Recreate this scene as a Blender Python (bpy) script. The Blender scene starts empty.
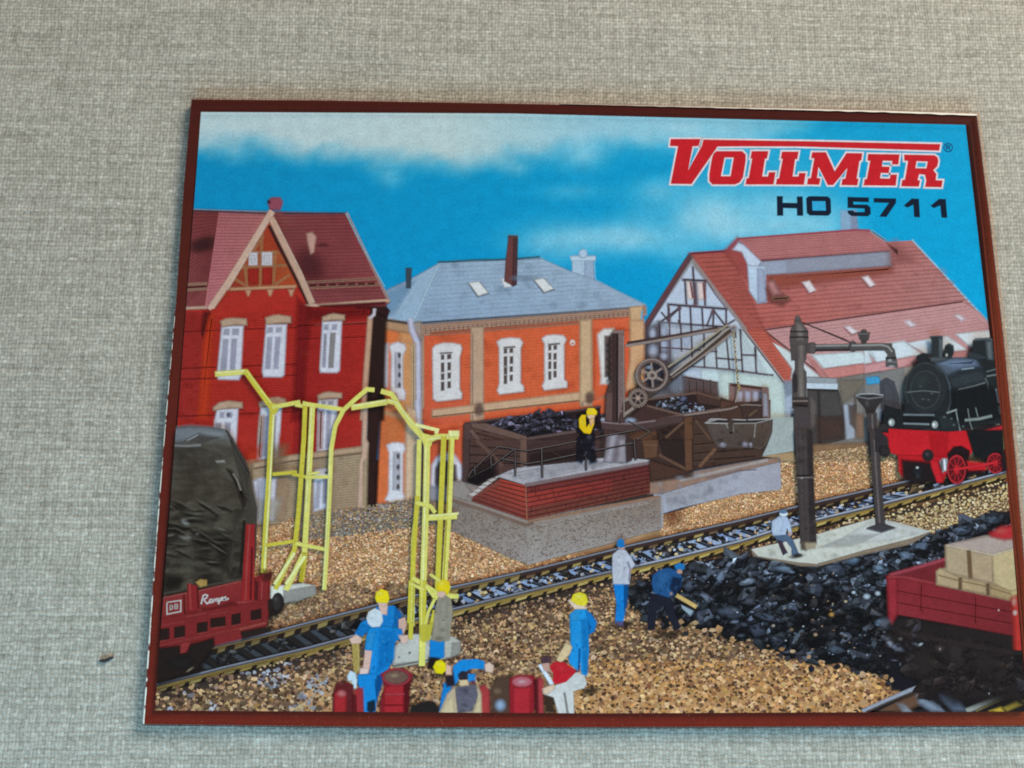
import bpy, math, random
import numpy as np
from mathutils import Matrix, Vector, noise

random.seed(7)
S = bpy.context.scene
COL = S.collection
S.unit_settings.scale_length = 0.01          # one unit is one centimetre

# ---------------------------------------------------------------- camera pose
F_PX, CX, CY = 772.66, 512.0, 384.0
W_BOX = 26.0                                  # width of the carton, cm
H_BOX = 0.24                                   # height of the carton, cm


def homography(src, dst):
    A, b = [], []
    for (x, y), (u, v) in zip(src, dst):
        A.append([x, y, 1, 0, 0, 0, -u * x, -u * y]); b.append(u)
        A.append([0, 0, 0, x, y, 1, -v * x, -v * y]); b.append(v)
    return np.append(np.linalg.solve(np.array(A, float), np.array(b, float)), 1).reshape(3, 3)


_H = homography([(0, 0), (1, 0), (0, 1), (1, 1)], [(191.5, 100), (977, 115), (143.5, 724), (1033, 725)])
_G = np.diag([1 / F_PX, 1 / F_PX, 1]) @ np.array([[1, 0, -CX], [0, 1, -CY], [0, 0, 1.0]]) @ _H
_w = np.linalg.norm(_G[:, 0]); _l = np.linalg.norm(_G[:, 1])
L_BOX = W_BOX * _l / _w
_r1 = _G[:, 0] / _w; _r2 = _G[:, 1] / _l
_M = np.stack([_r1, -_r2, -np.cross(_r1, _r2)], 1)
_u, _s, _vt = np.linalg.svd(_M)
R_WC = _u @ _vt                               # world to camera (x right, y down, z forward)
_t = _G[:, 2] * W_BOX / _w                    # top left corner of the lid seen from the camera
TL = np.array([-W_BOX / 2, L_BOX / 2, H_BOX])
CAM = TL - R_WC.T @ _t


def on_plane(px, py, z):
    d = R_WC.T @ np.array([(px - CX) / F_PX, (py - CY) / F_PX, 1.0])
    k = (z - CAM[2]) / d[2]
    p = CAM + d * k
    return p[0], p[1]


# homography from the photograph to the plane of the lid, used for every printed shape
_HL = homography([(150, 100), (1000, 100), (150, 730), (1000, 730)],
                 [on_plane(x, y, H_BOX) for x, y in ((150, 100), (1000, 100), (150, 730), (1000, 730))])


def lid_xy(pts):
    p = np.asarray(pts, float)
    q = np.concatenate([p, np.ones((len(p), 1))], 1) @ _HL.T
    return q[:, :2] / q[:, 2:3]


# ---------------------------------------------------------------- scene helpers
def tag(o, label=None, cat=None, group=None, kind=None):
    for k, v in (('label', label), ('category', cat), ('group', group), ('kind', kind)):
        if v:
            o[k] = v
    return o


def hexlin(c, gain=1.0):
    if isinstance(c, str):
        c = [int(c[i:i + 2], 16) for i in (0, 2, 4)]
    out = []
    for v in c:
        v = max(0.0, min(255.0, v)) / 255
        out.append(gain * (v / 12.92 if v <= 0.04045 else ((v + 0.055) / 1.055) ** 2.4))
    return out


def rgb(c):
    return [int(c[i:i + 2], 16) for i in (0, 2, 4)] if isinstance(c, str) else list(c)


def mixc(a, b, t):
    a, b = rgb(a), rgb(b)
    return [a[i] + (b[i] - a[i]) * t for i in range(3)]


def jit(c, d):
    k = random.uniform(-d, d)
    return [v + k * (0.6 + v / 255) + random.uniform(-d, d) * 0.25 for v in rgb(c)]


INK_GAIN = 0.86
DZ = 0.00012                                  # cm between one ink layer and the next
ZMAP = np.zeros((800, 1100), np.int32)


def level(pts):
    xs = [p[0] for p in pts]; ys = [p[1] for p in pts]
    x0, x1 = max(0, int(min(xs)) - 1), min(1099, int(max(xs)) + 2)
    y0, y1 = max(0, int(min(ys)) - 1), min(799, int(max(ys)) + 2)
    s = ZMAP[y0:y1, x0:x1]
    l = int(s.max()) + 1 if s.size else 1
    s[:] = l
    return l


def area(p):
    return 0.5 * sum(p[i - 1][0] * p[i][1] - p[i][0] * p[i - 1][1] for i in range(len(p)))


def offset(p, d):
    """grow (d > 0) or shrink a polygon with limited mitres"""
    if area(p) < 0:
        d = -d
    n = len(p); out = []
    for i in range(n):
        a, b, c = p[i - 1], p[i], p[(i + 1) % n]
        e1 = (b[0] - a[0], b[1] - a[1]); e2 = (c[0] - b[0], c[1] - b[1])
        l1 = math.hypot(*e1) or 1e-6; l2 = math.hypot(*e2) or 1e-6
        n1 = (e1[1] / l1, -e1[0] / l1); n2 = (e2[1] / l2, -e2[0] / l2)
        m = (n1[0] + n2[0], n1[1] + n2[1]); mm = m[0] * m[0] + m[1] * m[1]
        k = 2 / mm if mm > 0.3 else 2 / 0.3
        k = min(k, 2.2)
        out.append((b[0] + m[0] * k * d * 1.0 * (1 if mm > 1e-9 else 0), b[1] + m[1] * k * d))
    return out


class Art:
    """one printed shape (one mesh): polygons given in the photograph's pixels, laid on the lid"""

    def __init__(self, t=(0, 0, 1)):
        self.v, self.f, self.c, self.t = [], [], [], t
        self.soft, self.fade = 1.0, None      # softer focus and paler print for the far subjects
        self.z = []

    def at(self, x0, y0, f=6.4):
        self.t = (x0, y0, f); return self

    def X(self, pts):
        x0, y0, f = self.t
        return [(x0 + x / f, y0 + y / f) for x, y in pts]

    def _add(self, pts, z):
        i = len(self.v)
        self.v += pts; self.z += [z] * len(pts)
        return i

    def _face(self, idx, cols):
        idx = list(idx); cols = list(cols)
        if area([self.v[i] for i in idx]) > 0:    # keep every sheet facing up
            idx.reverse(); cols.reverse()
        self.f.append(tuple(idx)); self.c += cols

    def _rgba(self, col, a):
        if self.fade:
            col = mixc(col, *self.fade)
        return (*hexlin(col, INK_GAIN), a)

    def raw(self, P, col, f=1.0, a=1.0):
        """P in pixels; col one colour or one per vertex"""
        many = isinstance(col, list) and len(col) == len(P) and not isinstance(col[0], (int, float))
        cc = [self._rgba(c, a) for c in (col if many else [col] * len(P))]
        c0 = [(*c[:3], 0.0) for c in cc]
        n = len(P); f = f * self.soft
        if f <= 0:
            z = level(P); i = self._add(list(P), z)
            self._face(range(i, i + n), cc)
            return self
        inn, out = offset(P, -f / 2), offset(P, f / 2)
        z = level(out)
        i = self._add(inn, z); o = self._add(out, z)
        self._face(range(i, i + n), cc)
        for k in range(n):
            m = (k + 1) % n
            self._face((i + k, i + m, o + m, o + k), [cc[k], cc[m], c0[m], c0[k]])
        return self

    def poly(self, pts, col, f=1.0, a=1.0):
        return self.raw(self.X(pts), col, f, a)

    def box(self, x0, y0, x1, y1, col, f=1.0, a=1.0):
        return self.poly([(x0, y0), (x1, y0), (x1, y1), (x0, y1)], col, f, a)

    def line(self, pts, w, col, f=0.8, a=1.0, w2=None):
        """stroke of width w pixels (w2 at the far end)"""
        P = self.X(pts); n = len(P)
        Lf, Rt = [], []
        for i in range(n):
            p = P[i]
            a0 = P[i - 1] if i else p; b0 = P[i + 1] if i < n - 1 else p
            d1 = (p[0] - a0[0], p[1] - a0[1]); d2 = (b0[0] - p[0], b0[1] - p[1])
            l1 = math.hypot(*d1); l2 = math.hypot(*d2)
            if l1 == 0: d1, l1 = d2, l2
            if l2 == 0: d2, l2 = d1, l1
            if l1 == 0: return self
            nx = -d1[1] / l1 - d2[1] / l2; ny = d1[0] / l1 + d2[0] / l2
            mm = nx * nx + ny * ny
            k = min(2 / mm, 2.0) if mm > 0.4 else 2.0
            ww = (w + ((w2 if w2 is not None else w) - w) * i / max(1, n - 1)) / 2
            Lf.append((p[0] + nx * k * ww, p[1] + ny * k * ww)); Rt.append((p[0] - nx * k * ww, p[1] - ny * k * ww))
        f = min(f * self.soft, w * 0.9)
        if n == 2:
            return self.raw(Lf + Rt[::-1], col, f, a)
        # strip of quads with soft sides, one layer
        z = level(Lf + Rt)
        def side(s):
            A_, B_ = [], []
            for l_, r_ in zip(Lf, Rt):
                mx, my = (l_[0] + r_[0]) / 2, (l_[1] + r_[1]) / 2
                dx, dy = l_[0] - mx, l_[1] - my; q = math.hypot(dx, dy) or 1e-6
                A_.append((mx + s * dx * (1 - f / 2 / q), my + s * dy * (1 - f / 2 / q)))
                B_.append((mx + s * dx * (1 + f / 2 / q), my + s * dy * (1 + f / 2 / q)))
            return A_, B_
        li, lo = side(1); ri, ro = side(-1)
        c1 = self._rgba(col, a); c0 = (*c1[:3], 0)
        I = [self._add(q, z) for q in (lo, li, ri, ro)]
        for k in range(n - 1):
            for s_, ca, cb in ((0, c0, c1), (1, c1, c1), (2, c1, c0)):
                self._face((I[s_] + k, I[s_] + k + 1, I[s_ + 1] + k + 1, I[s_ + 1] + k), [ca, ca, cb, cb])
        return self

    def oval(self, cx, cy, rx, ry, col, f=0.9, a=1.0, rot=0, n=20):
        c, s = math.cos(rot), math.sin(rot)
        return self.poly([(cx + rx * math.cos(t) * c - ry * math.sin(t) * s, cy + rx * math.cos(t) * s + ry * math.sin(t) * c)
                          for t in (2 * math.pi * k / n for k in range(n))], col, f, a)

    def ring(self, cx, cy, rx, ry, w, col, f=0.8, a=1.0, n=28, t0=0, t1=2 * math.pi):
        return self.line([(cx + rx * math.cos(t0 + (t1 - t0) * k / n), cy + ry * math.sin(t0 + (t1 - t0) * k / n)) for k in range(n + 1)], w, col, f, a)

    def blob(self, cx, cy, rx, ry, col, a=1.0, rot=0, n=18):
        """soft spot, strongest in the middle"""
        x0, y0, s = self.t
        cx, cy, rx, ry = x0 + cx / s, y0 + cy / s, rx / s, ry / s
        co, si = math.cos(rot), math.sin(rot)
        rs = ((0.0, 1.0), (0.3, 0.86), (0.55, 0.52), (0.78, 0.18), (1.0, 0.0))
        z = level([(cx - max(rx, ry), cy - max(rx, ry)), (cx + max(rx, ry), cy + max(rx, ry))])
        i0 = self._add([(cx, cy)], z)
        base = self._rgba(col, 1)[:3]
        prev = None
        for r, k in rs[1:]:
            i = self._add([(cx + r * (rx * math.cos(t) * co - ry * math.sin(t) * si), cy + r * (rx * math.cos(t) * si + ry * math.sin(t) * co))
                           for t in (2 * math.pi * j / n for j in range(n))], z)
            for j in range(n):
                m = (j + 1) % n
                if prev is None:
                    self._face((i0, i + j, i + m), [(*base, a), (*base, a * k), (*base, a * k)])
                else:
                    self._face((prev[0] + j, i + j, i + m, prev[0] + m), [(*base, prev[1]), (*base, a * k), (*base, a * k), (*base, prev[1])])
            prev = (i, a * k)
        return self

    def grid(self, q, nu, nv, fn):
        """quad q (tile coords) filled with a grid coloured by fn(px, py, u, v) -> (rgb, alpha)"""
        q = self.X(q); P = []; C_ = []
        for j in range(nv + 1):
            v = j / nv
            for i in range(nu + 1):
                u = i / nu
                x = (q[0][0] * (1 - u) + q[1][0] * u) * (1 - v) + (q[3][0] * (1 - u) + q[2][0] * u) * v
                y = (q[0][1] * (1 - u) + q[1][1] * u) * (1 - v) + (q[3][1] * (1 - u) + q[2][1] * u) * v
                P.append((x, y)); c, a = fn(x, y, u, v); C_.append(self._rgba(c, a))
        z = level(P); b = self._add(P, z)
        for j in range(nv):
            for i in range(nu):
                k = [j * (nu + 1) + i, j * (nu + 1) + i + 1, (j + 1) * (nu + 1) + i + 1, (j + 1) * (nu + 1) + i]
                self._face([b + t for t in k], [C_[t] for t in k])
        return self

    def grad(self, q, c4, n=6):
        def fn(x, y, u, v):
            return mixc(mixc(c4[0], c4[1], u), mixc(c4[3], c4[2], u), v), 1.0
        return self.grid(q, n, n, fn)

    def hatch(self, q, n, w, col, a=0.5, jitter=0.0, f=0.5, wob=0.25):
        """n courses across quad q: lines running along its first side"""
        for j in range(n):
            v = (j + 0.5 + random.uniform(-jitter, jitter)) / n
            pts = []
            for i in range(5):
                u = i / 4
                x = (q[0][0] * (1 - v) + q[3][0] * v) * (1 - u) + (q[1][0] * (1 - v) + q[2][0] * v) * u
                y = (q[0][1] * (1 - v) + q[3][1] * v) * (1 - u) + (q[1][1] * (1 - v) + q[2][1] * v) * u
                pts.append((x, y + random.uniform(-wob, wob) * self.t[2] * 0.5))
            self.line(pts, w, col, f, a * random.uniform(0.6, 1.2))
        return self

    def mottle(self, q, n, r, cols, a=0.25):
        """n soft spots scattered over quad q"""
        for k in range(n):
            u, v = random.random(), random.random()
            x = (q[0][0] * (1 - v) + q[3][0] * v) * (1 - u) + (q[1][0] * (1 - v) + q[2][0] * v) * u
            y = (q[0][1] * (1 - v) + q[3][1] * v) * (1 - u) + (q[1][1] * (1 - v) + q[2][1] * v) * u
            rr = r * random.uniform(0.5, 1.4) * self.t[2]
            self.blob(x, y, rr * random.uniform(0.8, 1.8), rr, random.choice(cols), a * random.uniform(0.4, 1), n=8)
        return self

    def pebbles(self, inside, box, pitch, pal, shadow='2a1c16', squash=0.75, sh_a=0.8, keep=1.0, jitc=18, hi=0.5, gap=.55):
        """loose stones; inside(x, y) -> 0..1 chance, pitch(y) in pixels, pal(x, y) -> list of colours"""
        x0, y0, x1, y1 = box
        spots = []
        y = y0
        while y < y1:
            p = pitch(y); x = x0 + random.random() * p
            while x < x1:
                xx, yy = x + random.uniform(-.5, .5) * p, y + random.uniform(-.5, .5) * p
                if random.random() < keep * inside(xx, yy):
                    spots.append((xx, yy, p))
                x += p
            y += p * squash
        random.shuffle(spots)

        def bit(xx, yy, r, n, sq):
            ph = random.random() * 6.28
            return [(xx + r * random.uniform(.6, 1.25) * math.cos(ph + 6.283 * k / n), yy + r * sq * random.uniform(.6, 1.25) * math.sin(ph + 6.283 * k / n)) for k in range(n)]
        for xx, yy, p in spots:
            c = jit(random.choice(pal(xx, yy)), jitc)
            sh = bit(xx, yy, p * random.uniform(.4, .8), random.choice((4, 5, 5, 6)), random.uniform(.7, .95))
            i = self._add(sh, level(sh))
            n = len(sh); tilt = random.uniform(-.6, 1.0)
            lit = [self._rgba([max(0, v * (1 + hi * 0.5 * tilt * ((xx - a_) * .4 + yy - b_) / p)) for v in c], 1.0) for a_, b_ in sh]
            self._face(range(i, i + n), lit)
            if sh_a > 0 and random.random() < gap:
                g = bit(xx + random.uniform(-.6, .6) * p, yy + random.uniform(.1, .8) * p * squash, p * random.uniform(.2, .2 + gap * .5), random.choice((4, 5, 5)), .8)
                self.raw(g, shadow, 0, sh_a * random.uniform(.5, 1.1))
        return self

    def lumps(self, inside, box, pitch, pal, squash=0.8, keep=1.0, dark='121216', stretch=1.5, hi=0.6):
        """angular lumps of coal with lit facets"""
        x0, y0, x1, y1 = box
        spots = []
        y = y0
        while y < y1:
            p = pitch(y); x = x0 + random.random() * p
            while x < x1:
                xx, yy = x + random.uniform(-.5, .5) * p, y + random.uniform(-.5, .5) * p
                if random.random() < keep * inside(xx, yy):
                    spots.append((xx, yy, p))
                x += p
            y += p * squash
        random.shuffle(spots)
        for xx, yy, p in spots:
            r = p * random.choice((0.5, 0.6, 0.75, 0.95, 1.3)) * random.uniform(.85, 1.1); rot = random.uniform(-1.1, 0.9)
            n = random.choice((5, 6, 6, 7)); st = random.uniform(0.9, stretch)
            co, si = math.cos(rot), math.sin(rot)
            out = []
            for k in range(n):
                t = 6.283 * (k + random.uniform(-.32, .32)) / n; q = random.uniform(.62, 1.2)
                a_, b_ = q * r * st * math.cos(t), q * r * 0.72 * math.sin(t)
                out.append((xx + a_ * co - b_ * si, yy + a_ * si + b_ * co))
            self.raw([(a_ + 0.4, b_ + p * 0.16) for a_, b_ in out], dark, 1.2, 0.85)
            c = jit(random.choice(pal(xx, yy)), 7)
            # broken faces meet at a ridge point; the ones turned up and left are paler
            z = level(out)
            mid = (xx + random.uniform(-.4, .4) * r, yy + random.uniform(-.4, .3) * r)
            for k in range(n):
                A_, B_ = out[k], out[(k + 1) % n]
                mx, my = (A_[0] + B_[0]) / 2 - xx, (A_[1] + B_[1]) / 2 - yy
                g = (-0.3 * mx - my) / r
                s = (1 + hi * g) * random.choice((.6, .75, .9, 1.0, 1.05, 1.3))
                ca = self._rgba([max(8, v * s) for v in c], 1.0); sb = s * random.uniform(.6, 1.1); cb = self._rgba([max(8, v * sb) for v in c], 1.0)
                i = self._add([mid, A_, B_], z)
                self._face((i, i + 1, i + 2), [ca, cb, cb])
        return self

    def clip(self, hull):
        """trim every sheet to the printed area (convex outline)"""
        n = len(hull); E = []
        for i in range(n):
            a, b = hull[i - 1], hull[i]
            ex, ey = b[0] - a[0], b[1] - a[1]; l = math.hypot(ex, ey)
            E.append((ey / l, -ex / l, -(a[0] * ey - a[1] * ex) / l))
        V = np.array(self.v); out = np.zeros(len(V), bool)
        sd = 1.0 if area(hull) > 0 else -1.0
        for nx, ny, c in E:
            out |= sd * (V[:, 0] * nx + V[:, 1] * ny + c) > 1e-9
        if not out.any():
            return
        f2, c2, k = [], [], 0
        for f in self.f:
            cs = self.c[k:k + len(f)]; k += len(f)
            if not any(out[i] for i in f):
                f2.append(f); c2 += cs; continue
            P = [(*self.v[i], *c) for i, c in zip(f, cs)]
            for nx, ny, c in E:
                Q = []
                for i in range(len(P)):
                    a, b = P[i - 1], P[i]
                    da = sd * (a[0] * nx + a[1] * ny + c); db = sd * (b[0] * nx + b[1] * ny + c)
                    if (da > 0) != (db > 0):
                        t = da / (da - db); Q.append(tuple(p + (q - p) * t for p, q in zip(a, b)))
                    if db <= 0: Q.append(b)
                P = Q
                if len(P) < 3: break
            if len(P) < 3: continue
            i0 = len(self.v); z = self.z[f[0]]
            self.v += [p[:2] for p in P]; self.z += [z] * len(P)
            f2.append(tuple(range(i0, i0 + len(P)))); c2 += [p[2:] for p in P]
        self.f, self.c = f2, c2

    def build(self, name, label, parent, mat):
        me = bpy.data.meshes.new(name)
        used = sorted({i for f in self.f for i in f}); mp = {q: i for i, q in enumerate(used)}
        self.v = [self.v[i] for i in used]; self.z = [self.z[i] for i in used]; self.f = [tuple(mp[i] for i in f) for f in self.f]
        xy = lid_xy(self.v)
        z = np.array(self.z, float) * DZ
        co = np.column_stack([xy, z + 0.0008])
        me.from_pydata([tuple(p) for p in co], [], self.f)
        at = me.color_attributes.new('ink', 'FLOAT_COLOR', 'CORNER')
        at.data.foreach_set('color', np.array(self.c, np.float32).ravel())
        me.validate(verbose=False)
        # every sheet of ink faces up
        nz = np.empty(len(me.polygons) * 3, np.float32); me.polygons.foreach_get('normal', nz)
        me.materials.append(mat)
        o = bpy.data.objects.new(name, me); COL.objects.link(o)
        o.parent = parent
        tag(o, label)
        return o


# ---------------------------------------------------------------- materials
def nodes_of(name):
    m = bpy.data.materials.new(name); m.use_nodes = True
    nt = m.node_tree
    return m, nt, nt.nodes, nt.links, nt.nodes['Principled BSDF']


def ink_material(name='printed_ink', amp=0.075, scale=26.0):
    m, nt, N, L, B = nodes_of(name)
    at = N.new('ShaderNodeAttribute'); at.attribute_name = 'ink'
    tc = N.new('ShaderNodeTexCoord')
    def noisy(sc, det, lo, hi):
        n1 = N.new('ShaderNodeTexNoise'); n1.inputs['Scale'].default_value = sc; n1.inputs['Detail'].default_value = det
        L.new(tc.outputs['Object'], n1.inputs['Vector'])
        mp = N.new('ShaderNodeMapRange'); mp.inputs['From Min'].default_value = 0.28; mp.inputs['From Max'].default_value = 0.72
        mp.inputs['To Min'].default_value = lo; mp.inputs['To Max'].default_value = hi
        L.new(n1.outputs['Fac'], mp.inputs['Value']); return mp.outputs['Result']
    # uneven tone of the offset print: coarse clouds and fine grain
    mp = N.new('ShaderNodeMath'); mp.operation = 'MULTIPLY'
    L.new(noisy(2.6, 4, 1 - amp, 1 + amp), mp.inputs[0]); L.new(noisy(13.0, 3, 1 - amp * 1.5, 1 + amp * 1.5), mp.inputs[1])
    mx = N.new('ShaderNodeVectorMath'); mx.operation = 'SCALE'
    L.new(at.outputs['Color'], mx.inputs[0]); L.new(mp.outputs[0], mx.inputs['Scale'])
    L.new(mx.outputs['Vector'], B.inputs['Base Color']); L.new(at.outputs['Alpha'], B.inputs['Alpha'])
    gloss(nt, B)
    return m


def gloss(nt, B):
    """lacquered card: even gloss with a faint waviness"""
    N, L = nt.nodes, nt.links
    B.inputs['Roughness'].default_value = 0.13
    B.inputs['Specular IOR Level'].default_value = 0.25
    tc = N.new('ShaderNodeTexCoord'); nz = N.new('ShaderNodeTexNoise'); nz.inputs['Scale'].default_value = 0.35
    nz.inputs['Detail'].default_value = 2
    bp = N.new('ShaderNodeBump'); bp.inputs['Strength'].default_value = 0.06; bp.inputs['Distance'].default_value = 0.15
    L.new(tc.outputs['Object'], nz.inputs['Vector']); L.new(nz.outputs['Fac'], bp.inputs['Height']); L.new(bp.outputs['Normal'], B.inputs['Normal'])

# ================================================================ the carton
carton = bpy.data.objects.new('model_kit_box', None); COL.objects.link(carton)
tag(carton, 'flat cardboard kit box with dark red-brown border, its lid printed with a model railway scene', 'box')
INK = ink_material()

picture_parts = []                            # (art, name, label) in painting order


def part(name, label=None):
    a = Art(); picture_parts.append((a, name, label)); return a


def interp(tab, x):
    for (x0, y0), (x1, y1) in zip(tab, tab[1:]):
        if x <= x1:
            t = max(0, min(1, (x - x0) / (x1 - x0))); return y0 + (y1 - y0) * t
    return tab[-1][1]


def nz2(x, y, s, o=0.0):
    return noise.fractal(Vector((x / s, y / s, o)), 1.0, 2.0, 4)


# ---------------------------------------------------------------- sky
CL = [(190, 148), (250, 150), (300, 155), (340, 158), (380, 167), (420, 166), (460, 170), (500, 164), (560, 158), (600, 146), (640, 144), (700, 144), (760, 138), (800, 124), (830, 104), (1100, 60)]
PUFF = [(582, 152, 32, 20, .55), (628, 238, 48, 20, .5), (555, 243, 55, 26, .42), (575, 192, 45, 10, .22), (715, 212, 50, 42, .55), (690, 222, 16, 14, .3), (660, 190, 36, 16, .28),
        (770, 222, 70, 28, .55), (830, 226, 30, 24, .35), (700, 138, 90, 20, .5), (392, 178, 16, 11, .35), (600, 238, 90, 14, .25), (650, 215, 40, 30, .2), (790, 205, 60, 60, .3), (850, 150, 30, 12, .12), (690, 245, 40, 30, .3)]


def sky_fn(x, y, u, v):
    base = mixc(mixc('0686b2', '0896c2', (x - 190) / 800), mixc('0284b6', '0498c8', (x - 190) / 800), (y - 112) / 200)
    n = nz2(x, y * 1.6, 55) * 0.5
    wid = interp([(190, 26), (300, 27), (400, 28), (560, 28), (700, 30), (1000, 40)], x)
    n2 = nz2(x, y * 1.3, 24, 7.0)
    k = (interp(CL, x) - y) / (wid * 1.35) + 0.42 + n * 0.5 + n2 * .12
    k = max(0, min(1, k)); k = k * k * (3 - 2 * k)
    k *= interp([(190, .97), (450, .95), (560, .86), (700, .72), (800, .55), (1000, .2)], x)
    c = mixc(base, mixc(mixc('bcc9ca', 'bfc8c5', (x - 200) / 250), 'aac3cc', max(0, min(1, (x - 440) / 160))), k)
    for px, py, rx, ry, a in PUFF:
        d = ((x - px) / rx) ** 2 + ((y - py) / ry) ** 2
        if d < 2.2:
            w = a * math.exp(-d * 1.6) * (1 + n * 0.7)
            c = mixc(c, 'aecdd8', max(0, min(.8, w * 1.25)))
    return c, 1.0


sky = part('printed_picture')
sky.at(0, 0, 1).grid([(184, 105), (980, 105), (1008, 460), (150, 460)], 130, 62, sky_fn)

# ---------------------------------------------------------------- half timbered engine shed on the right
shed = part('printed_engine_shed', 'half-timbered shed with long red tiled roof and white roof lights')
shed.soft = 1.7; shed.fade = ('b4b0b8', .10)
a = shed.at(640, 200, 2.667)
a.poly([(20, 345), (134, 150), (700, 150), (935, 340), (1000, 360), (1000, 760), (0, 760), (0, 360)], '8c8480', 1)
a.poly([(535, 28), (575, 28), (582, 90), (535, 90)], 'a3b4d0', 2.0, .55)
a.poly([(562, 28), (577, 28), (582, 90), (564, 90)], '8f8fa8', 1.5, .5)
# halo of the cut-out and main roof
a.line([(725, 106), (935, 333), (948, 340)], 2.0, '7cc0de', 1.2)
a.grad([(134, 143), (725, 108), (945, 345), (395, 485)], ['ad4e4a', 'a5605c', 'a97572', 'b2503f'], 10)
a.poly([(134, 143), (240, 137), (330, 345), (330, 350), (420, 485), (395, 485)], 'b04e42', 3, .75)
a.hatch([(150, 150), (735, 120), (900, 290), (330, 345)], 17, 0.8, '7d3b38', .38)
a.hatch([(140, 150), (240, 145), (400, 470), (385, 470)], 26, 0.7, '86332b', .35)
a.mottle([(150, 150), (735, 120), (900, 290), (330, 345)], 60, 5, ['bc6a62', '944a48', 'b87a76'], .22)
a.line([(134, 143), (245, 135)], 1.6, '9c3440')
# lean-to roof with its glass panels
a.poly([(330, 345), (860, 270), (905, 300), (945, 345), (948, 420), (830, 425), (500, 478), (470, 470)], 'b8807e', 1.5)
a.hatch([(345, 352), (870, 280), (935, 345), (440, 425)], 9, .7, '9a6262', .3)
a.line([(330, 347), (860, 271)], 1.3, '8a4a4a', 1, .8)
a.line([(330, 347), (498, 478)], 1.4, '8f5650', 1, .8)
a = a.at(720, 330)
a.poly([(165, 0), (285, 0), (455, 240), (465, 335), (402, 338)], 'b24c3a', 2)
a.hatch([(170, 0), (285, 0), (460, 325), (402, 335)], 18, .7, '8a3228', .4)
a.poly([(335, 80), (450, 145), (640, 300), (455, 310), (462, 250)], 'c3c6c6', 1.6)
a.poly([(548, 165), (600, 200), (690, 310), (640, 300)], 'ae6a64', 1.2)
a.poly([(588, 160), (905, 138), (975, 208), (665, 248)], 'c4ccce', 2)
a.poly([(930, 130), (1024, 120), (1024, 205), (1010, 208)], 'c4ccce', 2)
a.poly([(650, 252), (1024, 200), (1024, 262), (700, 312)], 'bb7068', 1.6)
a = a.at(864, 330)
a.poly([(0, 118), (20, 112), (50, 208), (0, 218)], 'c6ccd0', 1.5)
a.poly([(30, 108), (255, 70), (375, 158), (190, 192), (80, 208)], 'c6cdd2', 2)
a.poly([(275, 84), (535, 40), (665, 130), (400, 160)], 'c8cdd4', 2)
a.poly([(585, 26), (822, 2), (830, 110), (700, 128)], 'cdd0d4', 2)
a.poly([(0, 225), (320, 168), (330, 205), (250, 240), (0, 290)], 'c08282', 2)
a.poly([(690, 130), (560, 140), (560, 190), (700, 185)], 'b77a7c', 2)
# ridge lantern
a = a.at(720, 220)
a.poly([(30, 200), (110, 118), (140, 150), (180, 290), (170, 380)], 'a0403a', 4, .8)
a.poly([(290, 352), (1100, 290), (1100, 335), (400, 430), (300, 440)], '95412f', 5, .75)
a.poly([(112, 122), (864, 66), (965, 70), (1060, 130), (1095, 188), (1085, 205), (262, 262)], 'aa6260', 1.2)
a.hatch([(130, 128), (950, 72), (1080, 195), (262, 255)], 9, .7, '8c4646', .35)
a.line([(40, 200), (114, 120), (864, 64), (960, 67)], 1.6, '9a3a48', 1)
a.line([(262, 260), (1085, 200)], 1.2, '8a3c44', 1)
a.line([(968, 70), (1064, 135)], 1.5, '8cc4dc', 1)
a.poly([(82, 190), (118, 146), (150, 160), (268, 272), (240, 300), (180, 290), (140, 205)], 'bcc4d6', 1.4)
a.poly([(262, 268), (1085, 205), (1090, 288), (280, 352), (240, 310)], '8e92a4', 1.4)
a.poly([(430, 262), (1085, 210), (1088, 285), (440, 335)], '9a98a6', 4, .6)
a.poly([(176, 290), (290, 300), (296, 524), (240, 532), (188, 455)], 'b2bfd2', 1.4)
a.poly([(240, 312), (280, 318), (296, 524), (243, 532)], '9499b0', 1.8)
a.poly([(300, 440), (330, 390), (375, 460), (440, 512), (400, 545), (320, 520)], '6d322c', 4)
a.poly([(300, 400), (340, 390), (385, 470), (340, 480)], 'ab6c68', 3)
a.line([(335, 505), (440, 500)], 2.2, '8a5a48', 1.6)
for q in ([(528, 400), (572, 390), (612, 450), (575, 467)], [(910, 368), (946, 358), (990, 414), (963, 431)], [(798, 685), (830, 680), (880, 715), (848, 731)]):
    a.poly(q, 'd9c8cb', 1.6)
    a.line([(q[0][0] - 8, q[0][1] + 4), (q[3][0] - 8, q[3][1] + 6), (q[2][0], q[2][1] + 8)], 1, '8a4a46', .8, .6)
a = a.at(864, 220)
for q in ([(258, 650), (290, 640), (332, 672), (300, 686)], [(580, 612), (606, 604), (648, 634), (620, 647)]):
    a.poly(q, 'd2bfc4', 1.8)
a.poly([(170, 160), (200, 150), (330, 270), (175, 270)], '96504c', 8, .6)
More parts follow.
